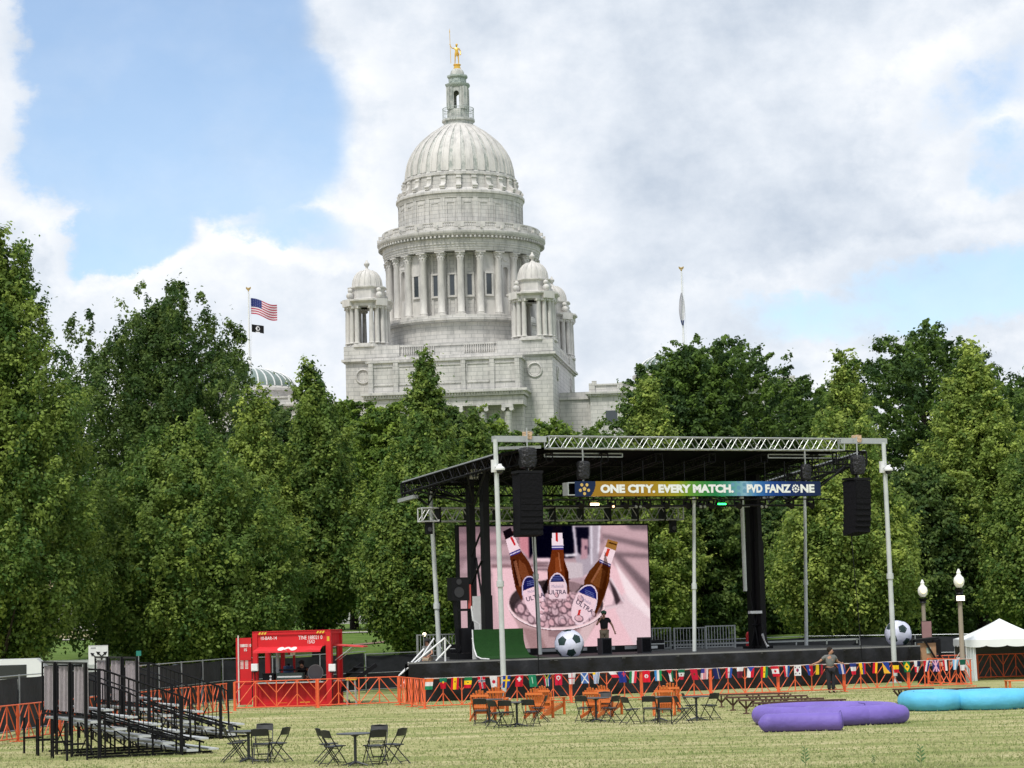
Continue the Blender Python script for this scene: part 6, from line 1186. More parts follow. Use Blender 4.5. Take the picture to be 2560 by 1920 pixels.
# ---------------------------------------------------------------- bunting
def bunting():
    d = (FB - FA); dn = d.normalized(); L_ = d.length; nrm = Vector((dn.y, -dn.x, 0))
    def on(px_):
        r_ = ray(px_, 1700); t = FA.x * r_.y - FA.y * r_.x; s = -(FA.x * r_.y - FA.y * r_.x) / (d.x * r_.y - d.y * r_.x); return s
    m = MB(); m.tube([FA + d * s + nrm * .05 + Vector((0, 0, 1.10 - .012 * math.sin(s * 60) ** 2)) for s in np.linspace(0, 1, 60)], .02, 5); o = m.build('bunting_cord', mat('cord_pale', (.55, .48, .46), .8)); tag(o, 'pale cord carrying the national flags along the orange barriers', 'cord')
    def H3(a, b, c, e1=.333, e2=.667): return lambda s, t: a if t < e1 else (b if t < e2 else c)
    def V3(a, b, c, e1=.333, e2=.667): return lambda s, t: a if s < e1 else (b if s < e2 else c)
    def dot(f, c, x=.5, y=.5, r=.14): return lambda s, t: c if ((s - x) ** 2 + ((t - y) * 1.45) ** 2) < r * r else f(s, t)
    def fl(c): return lambda s, t: c
    def cross(bg, c, x=.5, y=.38, w=.09, c2=None, w2=.05):
        return lambda s, t: (c2 if c2 and (abs(s - x) < w2 or abs(t - y) < w2 * .7) else c) if (abs(s - x) < w or abs(t - y) < w * .7) else bg
    NB = (30, 60, 150); DB = (22, 32, 85); 
    F_ = [(1072, H3((225, 120, 60), WH, (30, 130, 90)), 'orange, white and green'), (1106, dot(H3((20, 120, 90), RD, RD, .4, .6), YE, .5, .4, .13), 'green over red flag with a yellow disc'), (1136, dot(V3(RD, YE, RD, .26, .74), (140, 70, 40), .5, .35, .1), 'red and yellow striped Spanish'), (1169, dot(H3((30, 120, 70), YE, RD), (20, 110, 60), .5, .5, .1), 'green, yellow and red with a star'),
        (1201, cross(RD, WH, .5, .35, .13, DB, .06), 'red with blue and white cross'), (1231.5, dot(fl(WH), (190, 20, 50), .5, .5, .24), 'white Japanese flag with red disc'), (1265, cross(NB, YE, .5, .38, .09), 'blue Swedish flag with yellow cross'), (1297, lambda s, t: WH if (abs(s - .5) < .1 and abs(t - .35) < .2) or (abs(t - .35) < .08 and abs(s - .5) < .28) else RD, 'red Swiss flag with white cross'),
        (1328, lambda s, t: (190, 225, 205) if .38 < s < .52 and .2 < t < .72 else (30, 130, 95), 'plain green flag with white script'), (1364.6, lambda s, t: (20, 20, 20) if abs(s - .5) < .28 - t * .9 else ((225, 190, 60) if abs(s - .5) < .34 - t * .8 else ((0, 125, 80) if abs(s - .5) < .12 or abs(abs(s - .5) - (.42 - t * .9)) < .07 else (WH if abs(s - .5) < .2 else (RD if s < .5 else NB)))), 'South African many coloured'),
        (1394, lambda s, t: WH if (.16 < math.hypot(s - .5, (t - .36) * 1.45) < .30 and t < .48) or math.hypot(s - .5, (t - .56) * 1.45) < .08 else (205, 20, 60), 'red Turkish flag with white crescent'), (1428, cross(WH, RD, .5, .45, .07), 'white English flag with red cross'), (1458.6, lambda s, t: WH if abs(abs(s - .5) - abs(t - .5)) < .09 else (70, 110, 180), 'blue Scottish flag with white saltire'), (1489, lambda s, t: YE if s < .4 and t < .2 else (WH if int(s * 9) % 2 == 0 else (90, 135, 205)), 'white and light blue striped Uruguayan'),
        (1528, H3(WH, (220, 40, 60), (220, 40, 60), .45, .5), 'white and red flag blown upward'), (1552, lambda s, t: (200, 60, 80) if s > .5 and t < .45 and (abs(s - .75) < .08 or abs(t - .22) < .06) else (35, 50, 140), 'dark blue flag with small red cross'), (1581.6, V3((25, 125, 75), WH, (215, 45, 70)), 'green, white and red'), (1613, dot(dot(fl((220, 20, 50)), WH, .5, .48, .26), (225, 90, 110), .5, .5, .12), 'red Tunisian flag with white disc'),
        (1643, V3((60, 140, 210), WH, (25, 140, 80)), 'light blue, white and green'), (1671, lambda s, t: RD if t < .42 and abs(s - .5) < .42 - t else (BK if s < .33 else (WH if s < .67 else (20, 110, 70))), 'black, white and green Jordanian'), (1702, dot(H3((25, 105, 75), WH, (200, 30, 60)), (120, 90, 50), .5, .5, .12), 'green, white and red Mexican'), (1731.7, dot(fl((195, 20, 55)), (110, 60, 40), .5, .48, .15), 'red Moroccan flag with green star'),
        (1760, lambda s, t: (60, 60, 140) if s < .5 and t < .42 else ((200, 60, 90) if int(s * 11) % 2 else WH), 'striped United States'), (1788, lambda s, t: (170, 150, 130) if .62 < s < .70 else (22, 34, 95), 'dark blue flag with one thin pale stripe'), (1821, dot(V3(RD, WH, (40, 80, 170)), (170, 60, 80), .5, .45, .12), 'red, white and blue flag with a crest'), (1849, H3(WH, (110, 25, 50), (110, 25, 50), .38, .5), 'white over maroon'),
        (1876, lambda s, t: (40, 70, 160) if t < .5 and abs(s - .5) < .5 - t else (WH if s < .5 else RD), 'white and red Czech flag with blue wedge'), (1909.6, dot(V3(RD, YE, (20, 115, 65)), (20, 20, 20), .5, .5, .1), 'red, yellow and green Ghanaian'), (1934, dot(H3(RD, WH, RD, .26, .74), RD, .5, .5, .18), 'red and white Canadian flag with leaf'), (1964.6, V3(RD, WH, (40, 85, 160)), 'red, white and blue Dutch'),
        (1992, lambda s, t: ((180, 30, 70) if s < .52 else (60, 40, 110)) if math.hypot(s - .5, (t - .48) * 1.45) < .22 else ((70, 70, 75) if any(math.hypot(s - a, (t - b) * 1.4) < .09 for a, b in ((.2, .2), (.8, .2), (.2, .8), (.8, .8))) else WH), 'white Korean flag with red and blue disc'), (2021, dot(V3(NB, RD, RD, .5, .6), WH, .5, .5, .14), 'blue and red flag with white centre'), (2047, V3((220, 190, 40), (30, 30, 40), (170, 30, 50), .45, .72), 'yellow, black and red flag left of the person in grey'),
        (2100.6, lambda s, t: (220, 90, 130) if .55 < s < .62 else (WH if .45 < s < .75 else (35, 70, 150)), 'blue flag with thin white and red stripes'), (2131, H3((35, 55, 130), WH, (215, 25, 60)), 'blue, white and red French'), (2154, dot(V3(YE, NB, RD, .5, .75), (120, 90, 50), .5, .5, .12), 'yellow, blue and red flag with crest'), (2184.5, V3(BK, RD, (250, 190, 40)), 'black, red and gold German'), (2212, lambda s, t: (245, 190, 60) if s < t * .95 and t > .05 else (30, 60, 150), 'blue flag with a yellow triangle'),
        (2237, H3(BK, YE, RD, .34, .68), 'black, yellow and red Belgian'), (2264.6, lambda s, t: YE if abs(s - .5) / .42 + abs(t - .5) / .42 < 1 and math.hypot(s - .5, (t - .5) * 1.4) > .16 else (15, 115, 65), 'green Brazilian flag with yellow diamond'), (2292, lambda s, t: (WH if s < .5 else DB) if t < .5 else ((220, 20, 60) if s < .5 else WH), 'quartered red, white and blue Panamanian'), (2316, lambda s, t: (RD, WH, NB)[min(2, int((s + (t - .5) * .25) * 3)) if s + (t - .5) * .25 > 0 else 0], 'slanting red, white and blue'),
        (2337, lambda s, t: (225, 170, 200) if abs(abs(s - .5) - abs(t - .5)) < .1 or abs(s - .5) < .1 else (50, 50, 120), 'blue and pink crossed British'), (2363, V3(RD, WH, BK), 'red, white and black'), (2388.6, V3((130, 190, 235), WH, (130, 190, 235)), 'light blue and white Argentine'), (2406, H3((20, 90, 70), WH, WH, .5, .6), 'green over white flag at the right end')]
    g = random.Random(4)
    for k, (px_, f, nm) in enumerate(F_):
        s = on(px_); w = .30; h = .42 + g.uniform(-.03, .03); sk = g.uniform(-.08, .06); tw = g.uniform(-.5, .5); a = g.uniform(0, 6)
        if k == 14: sk = .15; h = .22
        lab = nm if ' flag' in nm else nm + ' flag'
        def wv(ss, tt, x, y, z): nx_ = (x - w / 2) * (1 - .18 * tt * abs(tw) * 2); return (nx_ * math.cos(tw * tt) + sk * tt, -.05 - .05 * tt + nx_ * math.sin(tw * tt) + .02 * math.sin(8 * ss + a) * tt, z - (.0))
        o = cloth('flag', w, h, f, CLOTH, None, 18, 22, wv); p_ = FA + d * s + nrm * .04; o.location = (p_.x, p_.y, 1.10); o.rotation_euler.z = math.atan2(d.y, d.x); tag(o, 'small ' + lab + ' hanging on the barrier', 'flag', 'national flags strung along the barriers')
bunting()
# ---------------------------------------------------------------- bleachers
def bleacher(N, lab):
    a = Vector((.436, -.900, 0)); rz = math.atan2(-a.y, -a.x)      # local +x runs from the near end to the far end, local +y towards the back (rises away)
    t = thing('bleacher', lab, 'bleacher', N, rz, 'aluminium bleachers on the left'); W_ = 4.6; al = mat('plank_alu', (.52, .54, .56), .4, .15, var=.06); rise = .205; run = .62
    t.rotation_euler = (0, 0, math.atan2(.900, -.436)); sy = 1     # x axis = -a
    for k in range(5):
        y = run * k; zs = .42 + rise * k
        MB().b(-.03, W_, y, y + .25, zs - .05, zs).build('seat', al, t)
        if k < 5: MB().b(-.03, W_, y + .28, y + .58, zs - .40 + .06, zs - .36 + .08).b(-.03, W_, y - .27 if k == 0 else y + .0, (y - .02) if k == 0 else y + .002, .10 if k == 0 else zs - .2, .14 if k == 0 else zs - .19).build('footboard', al, t)
    m = MB()
    for x in (.35, 1.65, 2.95, 4.25):
        m.bar((x, -.2, .04), (x, 3.05, .04), .05, .05); m.bar((x, .0, .28), (x, 2.9, 1.2), .05, .05)
        for k in range(5): m.b(x - .02, x + .02, run * k + .1, run * k + .14, .04, .38 + rise * k)
        m.bar((x, .2, .06), (x, 1.6, .7), .03, .03); m.bar((x, 1.5, .06), (x, 2.9, 1.1), .03, .03)
    for y in (1.0, 2.9): m.bar((.35, y, .1), (1.65, y, .9), .025, .025); m.bar((1.65, y, .1), (.35, y, .9), .025, .025); m.bar((2.95, y, .1), (4.25, y, .9), .025, .025); m.bar((4.25, y, .1), (2.95, y, .9), .025, .025)
    m.build('understructure', BLK, t)
    yb = 3.12; zt = 2.42; zb = 1.02
    for k in range(3):                                              # back guard panels: paired posts, pickets, pale infill
        x0 = .05 + 1.52 * k; m = MB(); m.b(x0, x0 + .05, yb, yb + .04, 0, zt); m.b(x0 + 1.40, x0 + 1.45, yb, yb + .04, 0, zt); m.b(x0 + .07, x0 + 1.38, yb, yb + .05, zt - .05, zt); m.b(x0 + .07, x0 + 1.38, yb, yb + .05, zb, zb + .05)
        m.b(x0 - .02, x0 + .06, yb + .05, yb + .08, .55, zt); m.b(x0 + .0, x0 + .06, yb + .06, yb + .55, .38, .43); m.b(x0, x0 + .05, yb + .5, yb + .55, 0, .95); m.b(x0 + 1.38, x0 + 1.43, yb + .06, yb + .55, .38, .43); m.b(x0 + 1.38, x0 + 1.43, yb + .5, yb + .55, 0, .95)
        gp = m.build('back_guard', BLK, t); m = MB()
        for j in range(1, 10): x = x0 + .07 + 1.31 * j / 10; m.b(x - .006, x + .006, yb + .01, yb + .022, zb + .05, zt - .05)
        m.build('pickets', BLK, gp)
        m = MB(); c = [(x0 + .10 + 1.22 * i / 24, yb - .05 + .03 * math.sin(i * 1.9) + .02 * math.sin(i * 3.7)) for i in range(25)]
        m.add([(x, y, z) for x, y in c for z in (zb + .12, zt - .12)], [(2 * i, 2 * i + 2, 2 * i + 3, 2 * i + 1) for i in range(24)]); m.build('pale_curtain', mat('curtain_pale', (.50, .45, .49), .8, var=.2, vs_=12), gp)
    for x in (-.02, W_ + .02):                                      # sloping side guards
        m = MB(); m.tube([(x, yb, 2.25), (x, 2.75, 2.22), (x, .75, 1.50), (x, .50, 1.36), (x, .47, .35)], .028, 6); m.bar((x, 2.85, 1.12), (x, .60, .32), .035, .035)
        for y in (2.85, .72): z = 2.22 - .36 * (2.75 - y); m.b(x - .03, x + .03, y - .04, y + .04, 0, z)
        sg = m.build('side_guard', BLK, t); m = MB()
        for j in range(1, 17): y = .72 + 2.1 * j / 17; m.cyl((x, y, .34 + .356 * (y - .6)), (x, y, 1.49 + .36 * (y - .75)), .012, n=4)
        m.build('pickets', BLK, sg)
    m = MB(); m.tube([(1.9, .95, .5), (1.9, .95, 1.45), (1.9, 2.6, 2.1), (1.9, 2.6, 1.1)], .022, 6); m.build('aisle_rail', BLK, t)
    return t
bleacher(Vector((-8.0, 58.9, 0)), 'near black railed bleacher with aluminium planks at the left of the lawn')
bleacher(Vector((-8.0, 66.6, 0)), 'far black railed bleacher standing behind the near one')
# ---------------------------------------------------------------- folding chairs, tables, deck chairs
def chair_proto():
    t = thing('folding_chair', 'x', 'chair'); m = MB(); dk = mat('chair_frame', (.016, .017, .018), .5, .2); pl = mat('chair_plastic', (.022, .024, .027), .5)
    for x in (-.21, .21): m.tube([(x, .26, 0), (x, -.02, .42), (x * .97, -.16, .64), (x * .92, -.22, .80)], .013, 6); m.tube([(x * .86, -.30, 0), (x * .86, .12, .42), (x * .86, .14, .44)], .013, 6)
    m.tube([(-.20, -.22, .80), (0, -.225, .815), (.20, -.22, .80)], .013, 6); m.cyl((-.21, .21, .08), (.21, .21, .08), .010, n=5); m.cyl((-.18, -.25, .07), (.18, -.25, .07), .010, n=5); m.cyl((-.21, -.0, .40), (.21, -.0, .40), .010, n=5); m.build('frame', dk, t)
    m = MB(); V = []; n = 8
    for i in range(n + 1): x = -.19 + .38 * i / n; c = .03 * (1 - (x / .19) ** 2); V += [(x, -.155 - c, .645), (x, -.215 - c, .81 - .012 * (abs(x) > .18)), (x, -.175 - c, .643), (x, -.235 - c, .812 - .012 * (abs(x) > .18))]
    m.add(V, [(4 * i, 4 * i + 4, 4 * i + 5, 4 * i + 1) for i in range(n)] + [(4 * i + 6, 4 * i + 2, 4 * i + 3, 4 * i + 7) for i in range(n)] + [(4 * i + 1, 4 * i + 5, 4 * i + 7, 4 * i + 3) for i in range(n)] + [(4 * i + 4, 4 * i, 4 * i + 2, 4 * i + 6) for i in range(n)]); m.build('backrest', pl, t)
    m = MB(); m.add([(-.18, -.14, .425), (.18, -.14, .425), (.20, .22, .445), (-.20, .22, .445), (-.18, -.14, .450), (.18, -.14, .450), (.20, .22, .468), (-.20, .22, .468)], [(3, 2, 1, 0), (4, 5, 6, 7), (0, 1, 5, 4), (1, 2, 6, 5), (2, 3, 7, 6), (3, 0, 4, 7)]); m.build('seat', pl, t); return t
def table_proto():
    t = thing('cocktail_table', 'x', 'table'); MB().lathe([(0, .715), (.40, .715), (.43, .722), (.435, .735), (.43, .742), (0, .742)], n=40).build('top', mat('table_grey', (.055, .06, .068), .45), t)
    m = MB(); m.cyl((0, 0, .05), (0, 0, .715), .035, n=12); m.cyl((0, 0, .66), (0, 0, .715), .05, .14, 12); m.build('stem', STLD, t); m = MB()
    for k in range(4): a = R(45 + 90 * k); m.tube([(.03 * math.cos(a), .03 * math.sin(a), .09), (.2 * math.cos(a), .2 * math.sin(a), .05), (.33 * math.cos(a), .33 * math.sin(a), .015)], [.03, .022, .015], 6)
    m.build('feet', STLD, t); return t
STLD = mat('dark_steel', (.05, .055, .06), .45, .4)
CH, TB = chair_proto(), table_proto(); first = [True, True]
def put(px_, py_, deg, lab, proto, i, grp):
    p = G(px_, py_)
    if first[i]: first[i] = False; proto.location = p; proto.rotation_euler = (0, 0, R(deg)); proto['label'] = lab; proto['group'] = grp; return proto
    return dup(proto, p, R(deg), lab, grp)
GC = 'black folding chairs around the lawn tables'
for a in [(585, 1905, -75, 'black folding chair facing right at the left of the near left table, outer one'), (598, 1898, -100, 'black folding chair facing right at the left near table, just behind its neighbour'), (652, 1908, 3, 'black folding chair seen from behind at the near left table'), (660, 1893, 178, 'black folding chair facing the camera behind the near left table'), (697, 1905, 68, 'black folding chair on the right of the near left table, turned left'),
          (818, 1908, -70, 'black folding chair left of the near right table, farther of the pair'), (834, 1915, -55, 'black folding chair left of the near right table, nearer of the pair'), (945, 1900, 170, 'black folding chair behind the near right table facing the camera'), (938, 1914, 28, 'black folding chair in front of the near right table turned left'), (988, 1910, 62, 'rightmost black folding chair of the near right table'),
          (1203, 1813, -8, 'black folding chair seen from behind in front of the leftmost orange deck chair'), (1243, 1820, -50, 'black folding chair turned right between the two far left tables'), (1267, 1819, -15, 'black folding chair seen from behind left of a table stem'), (1327, 1817, -22, 'black folding chair in front of the third orange deck chair'), (1350, 1806, 80, 'black folding chair facing left beside the third orange deck chair'),
          (1461, 1806, -28, 'black folding chair left of the middle far table'), (1512, 1794, 172, 'black folding chair facing the camera behind the middle far table'), (1528, 1807, 50, 'black folding chair turned left right of the middle far table'), (1577, 1811, -60, 'lone black folding chair turned right, right of the middle far table'),
          (1626, 1808, -12, 'black folding chair left of the orange deck chairs at the right group'), (1663, 1811, 2, 'black folding chair directly in front of the two rightmost orange deck chairs'), (1708, 1809, -78, 'black folding chair facing right beside the far right table'), (1727, 1800, -85, 'black folding chair half hidden left of the far right table stem'), (1776, 1800, 40, 'rightmost black folding chair, turned left to the far right table')]: put(*a, CH, 0, GC)
for a in [(622, 1905, 10, 'grey round table of the near left chair group'), (889, 1915, 20, 'grey round table of the near right chair group'), (1224, 1808, 0, 'grey round table in front of the two leftmost orange deck chairs'), (1293, 1817, 30, 'grey round table left of the third orange deck chair'), (1491, 1805, 15, 'grey round table of the middle far chair group'), (1648, 1803, 0, 'grey round table left of the rightmost orange deck chairs'), (1742, 1802, 40, 'grey round table at the right end of the far chair groups')]: put(*a, TB, 1, 'grey round tables on the lawn')
OW = mat('orange_wood', (.66, .17, .04), .55, var=.12)
def deck_proto():
    t = thing('adirondack_chair', 'x', 'deck chair'); m = MB()
    for k in range(5):                                            # seat slats
        y = .28 - .11 * k; z = .36 - .035 * k; m.b(-.27, .27, y - .05, y + .04, z, z + .022)
    m.build('seat', OW, t); m = MB(); n = 7
    for k in range(n):
        x = (k - 3) * .088; top = .98 - .22 * (abs(k - 3) / 3) ** 2; p0 = Vector((x * .78, -.20, .22)); p1 = Vector((x * 1.15, -.20 - .34 * (top - .2), top)); m.bar(p0, p1, .064, .02, up=(0, 1, 0))
    m.bar((-.30, -.44, .80), (.30, -.44, .80), .022, .07); m.bar((-.26, -.32, .45), (.26, -.32, .45), .022, .08); m.build('backrest', OW, t)
    for x in (-.33, .33):
        MB().b(x - .06, x + .06, -.42, .40, .56, .582).b(x - .03, x + .03, .24, .32, .50, .56).build('arm', OW, t); MB().b(x - .045, x + .045, .28, .31, 0, .56).build('leg', OW, t)
        MB().bar((x * .88, .34, .33), (x * .88, -.62, .04), .025, .11).bar((x * .95, -.40, .56), (x * .95, -.43, .12), .03, .06).build('leg', OW, t)
    return t
DC = deck_proto(); fd = [True]
for px_, py_, dg, lab in ((1208, 1801, -12, 'leftmost orange slatted deck chair behind the black chairs'), (1243, 1789, -4, 'second orange slatted deck chair, behind and right of the leftmost one'), (1350, 1796, -24, 'third orange slatted deck chair, in front of another one'), (1378, 1787, -38, 'orange slatted deck chair with arm raised toward the right, behind the third one'), (1497, 1794, -35, 'orange slatted deck chair turned right in the middle group, nearer one'), (1522, 1787, -30, 'orange slatted deck chair in the middle group, farther one'), (1661, 1790, -4, 'orange slatted deck chair straight behind the black chair of the right group'), (1674, 1780, 2, 'orange slatted deck chair hidden behind its neighbour in the right group')):
    p = G(px_, py_)
    if fd[0]: fd[0] = False; DC.location = p; DC.rotation_euler = (0, 0, R(dg)); DC['label'] = lab; DC['group'] = 'orange deck chairs facing the stage'
    else: dup(DC, p, R(dg), lab, 'orange deck chairs facing the stage')
p = G(2545, 1734); t = thing('orange_side_table', 'low orange slatted table cut by the right edge of the photo', 'table', p, R(5)); m = MB()
for k in range(6): m.b(-.42, .6, -.3 + .1 * k, -.21 + .1 * k, .46, .49)
m.build('top', OW, t)
for x in (-.36, .5):
    for y in (-.24, .24): MB().b(x - .04, x + .04, y - .03, y + .03, 0, .46).build('leg', OW, t)
# ---------------------------------------------------------------- rustic benches
def bench(pa, pb, zt, lab, legs):
    ka = G(*pa, zt); kb = G(*pb, zt); d = kb - ka; L_ = d.length; t = thing('wooden_bench', lab, 'bench', (ka.x, ka.y, 0), math.atan2(d.y, d.x), 'long brown wooden benches'); m = MB()
    for k in range(2): m.b(0, L_, -.16 + .165 * k, -.005 + .165 * k, zt - .05, zt)
    m.build('plank_top', WOOD, t)
    for f in legs:
        x = L_ * f; m = MB(); m.b(x - .03, x + .03, -.05, .05, 0, zt * .45)
        for s_ in (-1, 1): m.bar((x, 0, zt * .35), (x + s_ * .22, 0, zt - .06), .06, .06); m.bar((x, 0, zt * .3), (x, s_ * .16, zt - .06), .05, .05)
        m.b(x - .1, x + .1, -.14, .14, 0, .035); m.build('leg', WOOD, t)
bench((1792, 1735), (1972, 1731), .46, 'farthest long brown bench in the row left of the person in grey', (.06, .5, .94)); bench((1811, 1742), (2018, 1737), .46, 'second long brown bench from the stage', (.1, .5, .93)); bench((1843, 1749), (2060, 1744), .46, 'third long brown bench from the stage, its left trestle clear to see', (.1, .5, .92)); bench((1886, 1756), (2110, 1747), .46, 'nearest long brown bench behind the purple inflatable', (.12, .5, .9))
bench((2234, 1722), (2332, 1719), .50, 'brown bench with crossed leg left of the blue inflatable', (.16, .8)); bench((2320, 1724), (2467, 1717), .50, 'long brown bench just above the blue inflatable', (.15, .78)); bench((2448, 1728), (2580, 1722), .50, 'brown bench at the right edge above the blue inflatable', (.15, .8))
# ---------------------------------------------------------------- inflatables
def inflat():
    pu = mat('purple_fabric', (.16, .11, .42), .6, var=.22, vs_=1.2, bump=.6, bs=2); bl = mat('blue_fabric', (.10, .44, .68), .6, var=.18, vs_=1.2, bump=.6, bs=2)
    def ring(c, rx, ry, r, a0=0, a1=360, n=56, sq=1.0, rot=0):
        cl = abs(a1 - a0) >= 360; ts = np.linspace(R(a0), R(a1), n, endpoint=not cl); m = MB(); pts = []
        for t_ in ts: x, y = rx * math.cos(t_), ry * math.sin(t_); pts.append((c[0] + x * math.cos(rot) - y * math.sin(rot), c[1] + x * math.sin(rot) + y * math.cos(rot), r * .94))
        rs = [r] * n
        if not cl: rs = [r * min(1, math.sin(min(1, (i + .25) / 3) * 1.57), math.sin(min(1, (n - i - .75) / 3) * 1.57)) for i in range(n)]
        m.tube(pts, rs, 20, closed=cl); m.v = [(x, y, max(.0, z)) for x, y, z in m.v]; return m
    pl, pr = G(1881, 1800), G(2291, 1800); cx = (pl.x + pr.x) / 2; o = Vector((cx * 66.4 / pl.y, 66.4, 0)); w = (pr.x - pl.x) / 2 * 66.4 / pl.y
    t = thing('purple_inflatable', 'purple inflatable ring shaped like a swirl lying on the grass', 'inflatable', o); ring((0, 0), w - .27, 1.9, .28, 0, 360, 80).build('outer_ring', pu, t)
    ring((.75, -.75), 1.35, .95, .275, 120, 345, 40).build('inner_coil', pu, t)
    MB().tube([(1.05, -.80, .1), (.98, -.82, .56), (.9, -.2, .56)], .012, 5).build('seam', mat('seam_dark', (.06, .04, .2), .7), t)
    a = G(1897, 1832); b = G(2125, 1832); L_ = (b.x - a.x) + .3; t = thing('purple_bolster', 'near purple inflatable bolster in front of the swirl ring', 'inflatable', ((a.x + b.x) / 2, a.y + .1, 0)); m = MB(); n = 30; r = .255
    pts = [(-L_ / 2 + .16 + (L_ - .3) * i / (n - 1), .10 * math.cos((i / (n - 1) - .5) * 3) , r * .95) for i in range(n)]; rs = [r * (1 - (1 - min(1, (i + .3) / 3.5)) ** 2.2) if i < 5 else r * (1 - (1 - min(1, (n - i - .4) / 1.6)) ** 2) for i in range(n)]
    m.tube(pts, rs, 22); m.v = [(x, y, max(0, z)) for x, y, z in m.v]; m.build('tube', pu, t, 60); MB().tube([(L_ / 2 - .2, .02 + .275 * math.cos(q), .26 + .275 * math.sin(q)) for q in np.linspace(0, 6.0, 20)], .008, 4, closed=True).build('seam', mat('seam_dark', (.06, .04, .2), .7), t)
    p1 = G(2336, 1776); p2 = G(2500, 1776); t = thing('blue_inflatable', 'light blue inflatable made of joined rings at the right edge of the lawn', 'inflatable', (p1.x, p1.y + .2, 0)); m = ring((0.05, .35), .78, 1.1, .31, 0, 360, 56); q = ring((p2.x - p1.x, 0), 1.05, .95, .31, 0, 360, 60); m.add(q.v, q.f); m.build('rings', bl, t)
    q = ring((p2.x - p1.x + 2.2, .5), .95, .95, .31, 0, 360, 50); q.build('third_ring', bl, t); MB().tube([(-.62, -.16 + .32 * math.cos(a_) * .6, .3 + .315 * math.sin(a_)) for a_ in np.linspace(1.2, 4.6, 16)], .01, 4).build('seam', mat('seam_blue', (.02, .2, .4), .7), t)
inflat()
# ---------------------------------------------------------------- street furniture, tent, vehicles
def lamp(px_, top, Y, lab, extra=False, base_py=1600):
    p = P(px_, top, Y); zt = p.z; g_ = gz(0, Y); X = P(px_ + (8 if not extra else 8), base_py, Y).x; t = thing('street_lamp', lab, 'street lamp', (X, Y, g_), 0, 'acorn globe street lamps'); h = zt - g_
    po = mat('lamp_post', (.26, .22, .17), .7, var=.1); MB().lathe([(0, 0), (.2, 0), (.18, .3), (.11, .4), (.09, h - 1.15), (.085, h - 1.1)], n=14).build('post', po, t); MB().lathe([(.11, h - 1.1), (.17, h - 1.08), (.13, h - 1.0), (.2, h - .92), (.22, h - .86), (0, h - .86)], n=16).build('fitter', BLK, t)
    gm = bpy.data.materials.new('globe'); gm.use_nodes = True; b = gm.node_tree.nodes['Principled BSDF']; b.inputs['Base Color'].default_value = (.75, .78, .76, 1); b.inputs['Emission Color'].default_value = (1, .86, .62, 1); b.inputs['Emission Strength'].default_value = .12; b.inputs['Roughness'].default_value = .25
    MB().lathe([(.11, h - .80), (.20, h - .68), (.235, h - .52), (.20, h - .38), (.10, h - .27), (.08, h - .22), (.10, h - .16), (.06, h - .08), (.03, h), (0, h)], n=20).build('globe', gm, t)
    MB().sphere((0, -.20, h - .52), .13, 12, 8).build('bulb', emat('bulb_warm', (1, .80, .50), 1.6), t)
    if extra: MB().b(-.20, .20, -.2, .1, h - 1.38, h - 1.12).build('floodlight_box', BLK, t); MB().b(-.17, .17, -.215, -.202, h - 1.36, h - 1.15).build('floodlight', emat('flood_white', (1, .9, .7), 3), t)
    return t
lamp(2304, 1449, 106, 'smaller acorn globe street lamp beside the right stage post'); l2 = lamp(2396, 1422, 98, 'taller acorn globe street lamp with a lit floodlight, left of the tent', True)
p = P(2317, 1578, 105.7); t = thing('notice_board', 'faded pink notice board on the smaller street lamp', 'sign', (p.x, 105.7, p.z)); MB().b(-.22, .22, 0, .02, -.45, .45).build('board', mat('faded_pink', (.30, .17, .17), .8), t); MB().b(-.24, .24, .02, .04, -.47, .47).build('backing', BLK, t)
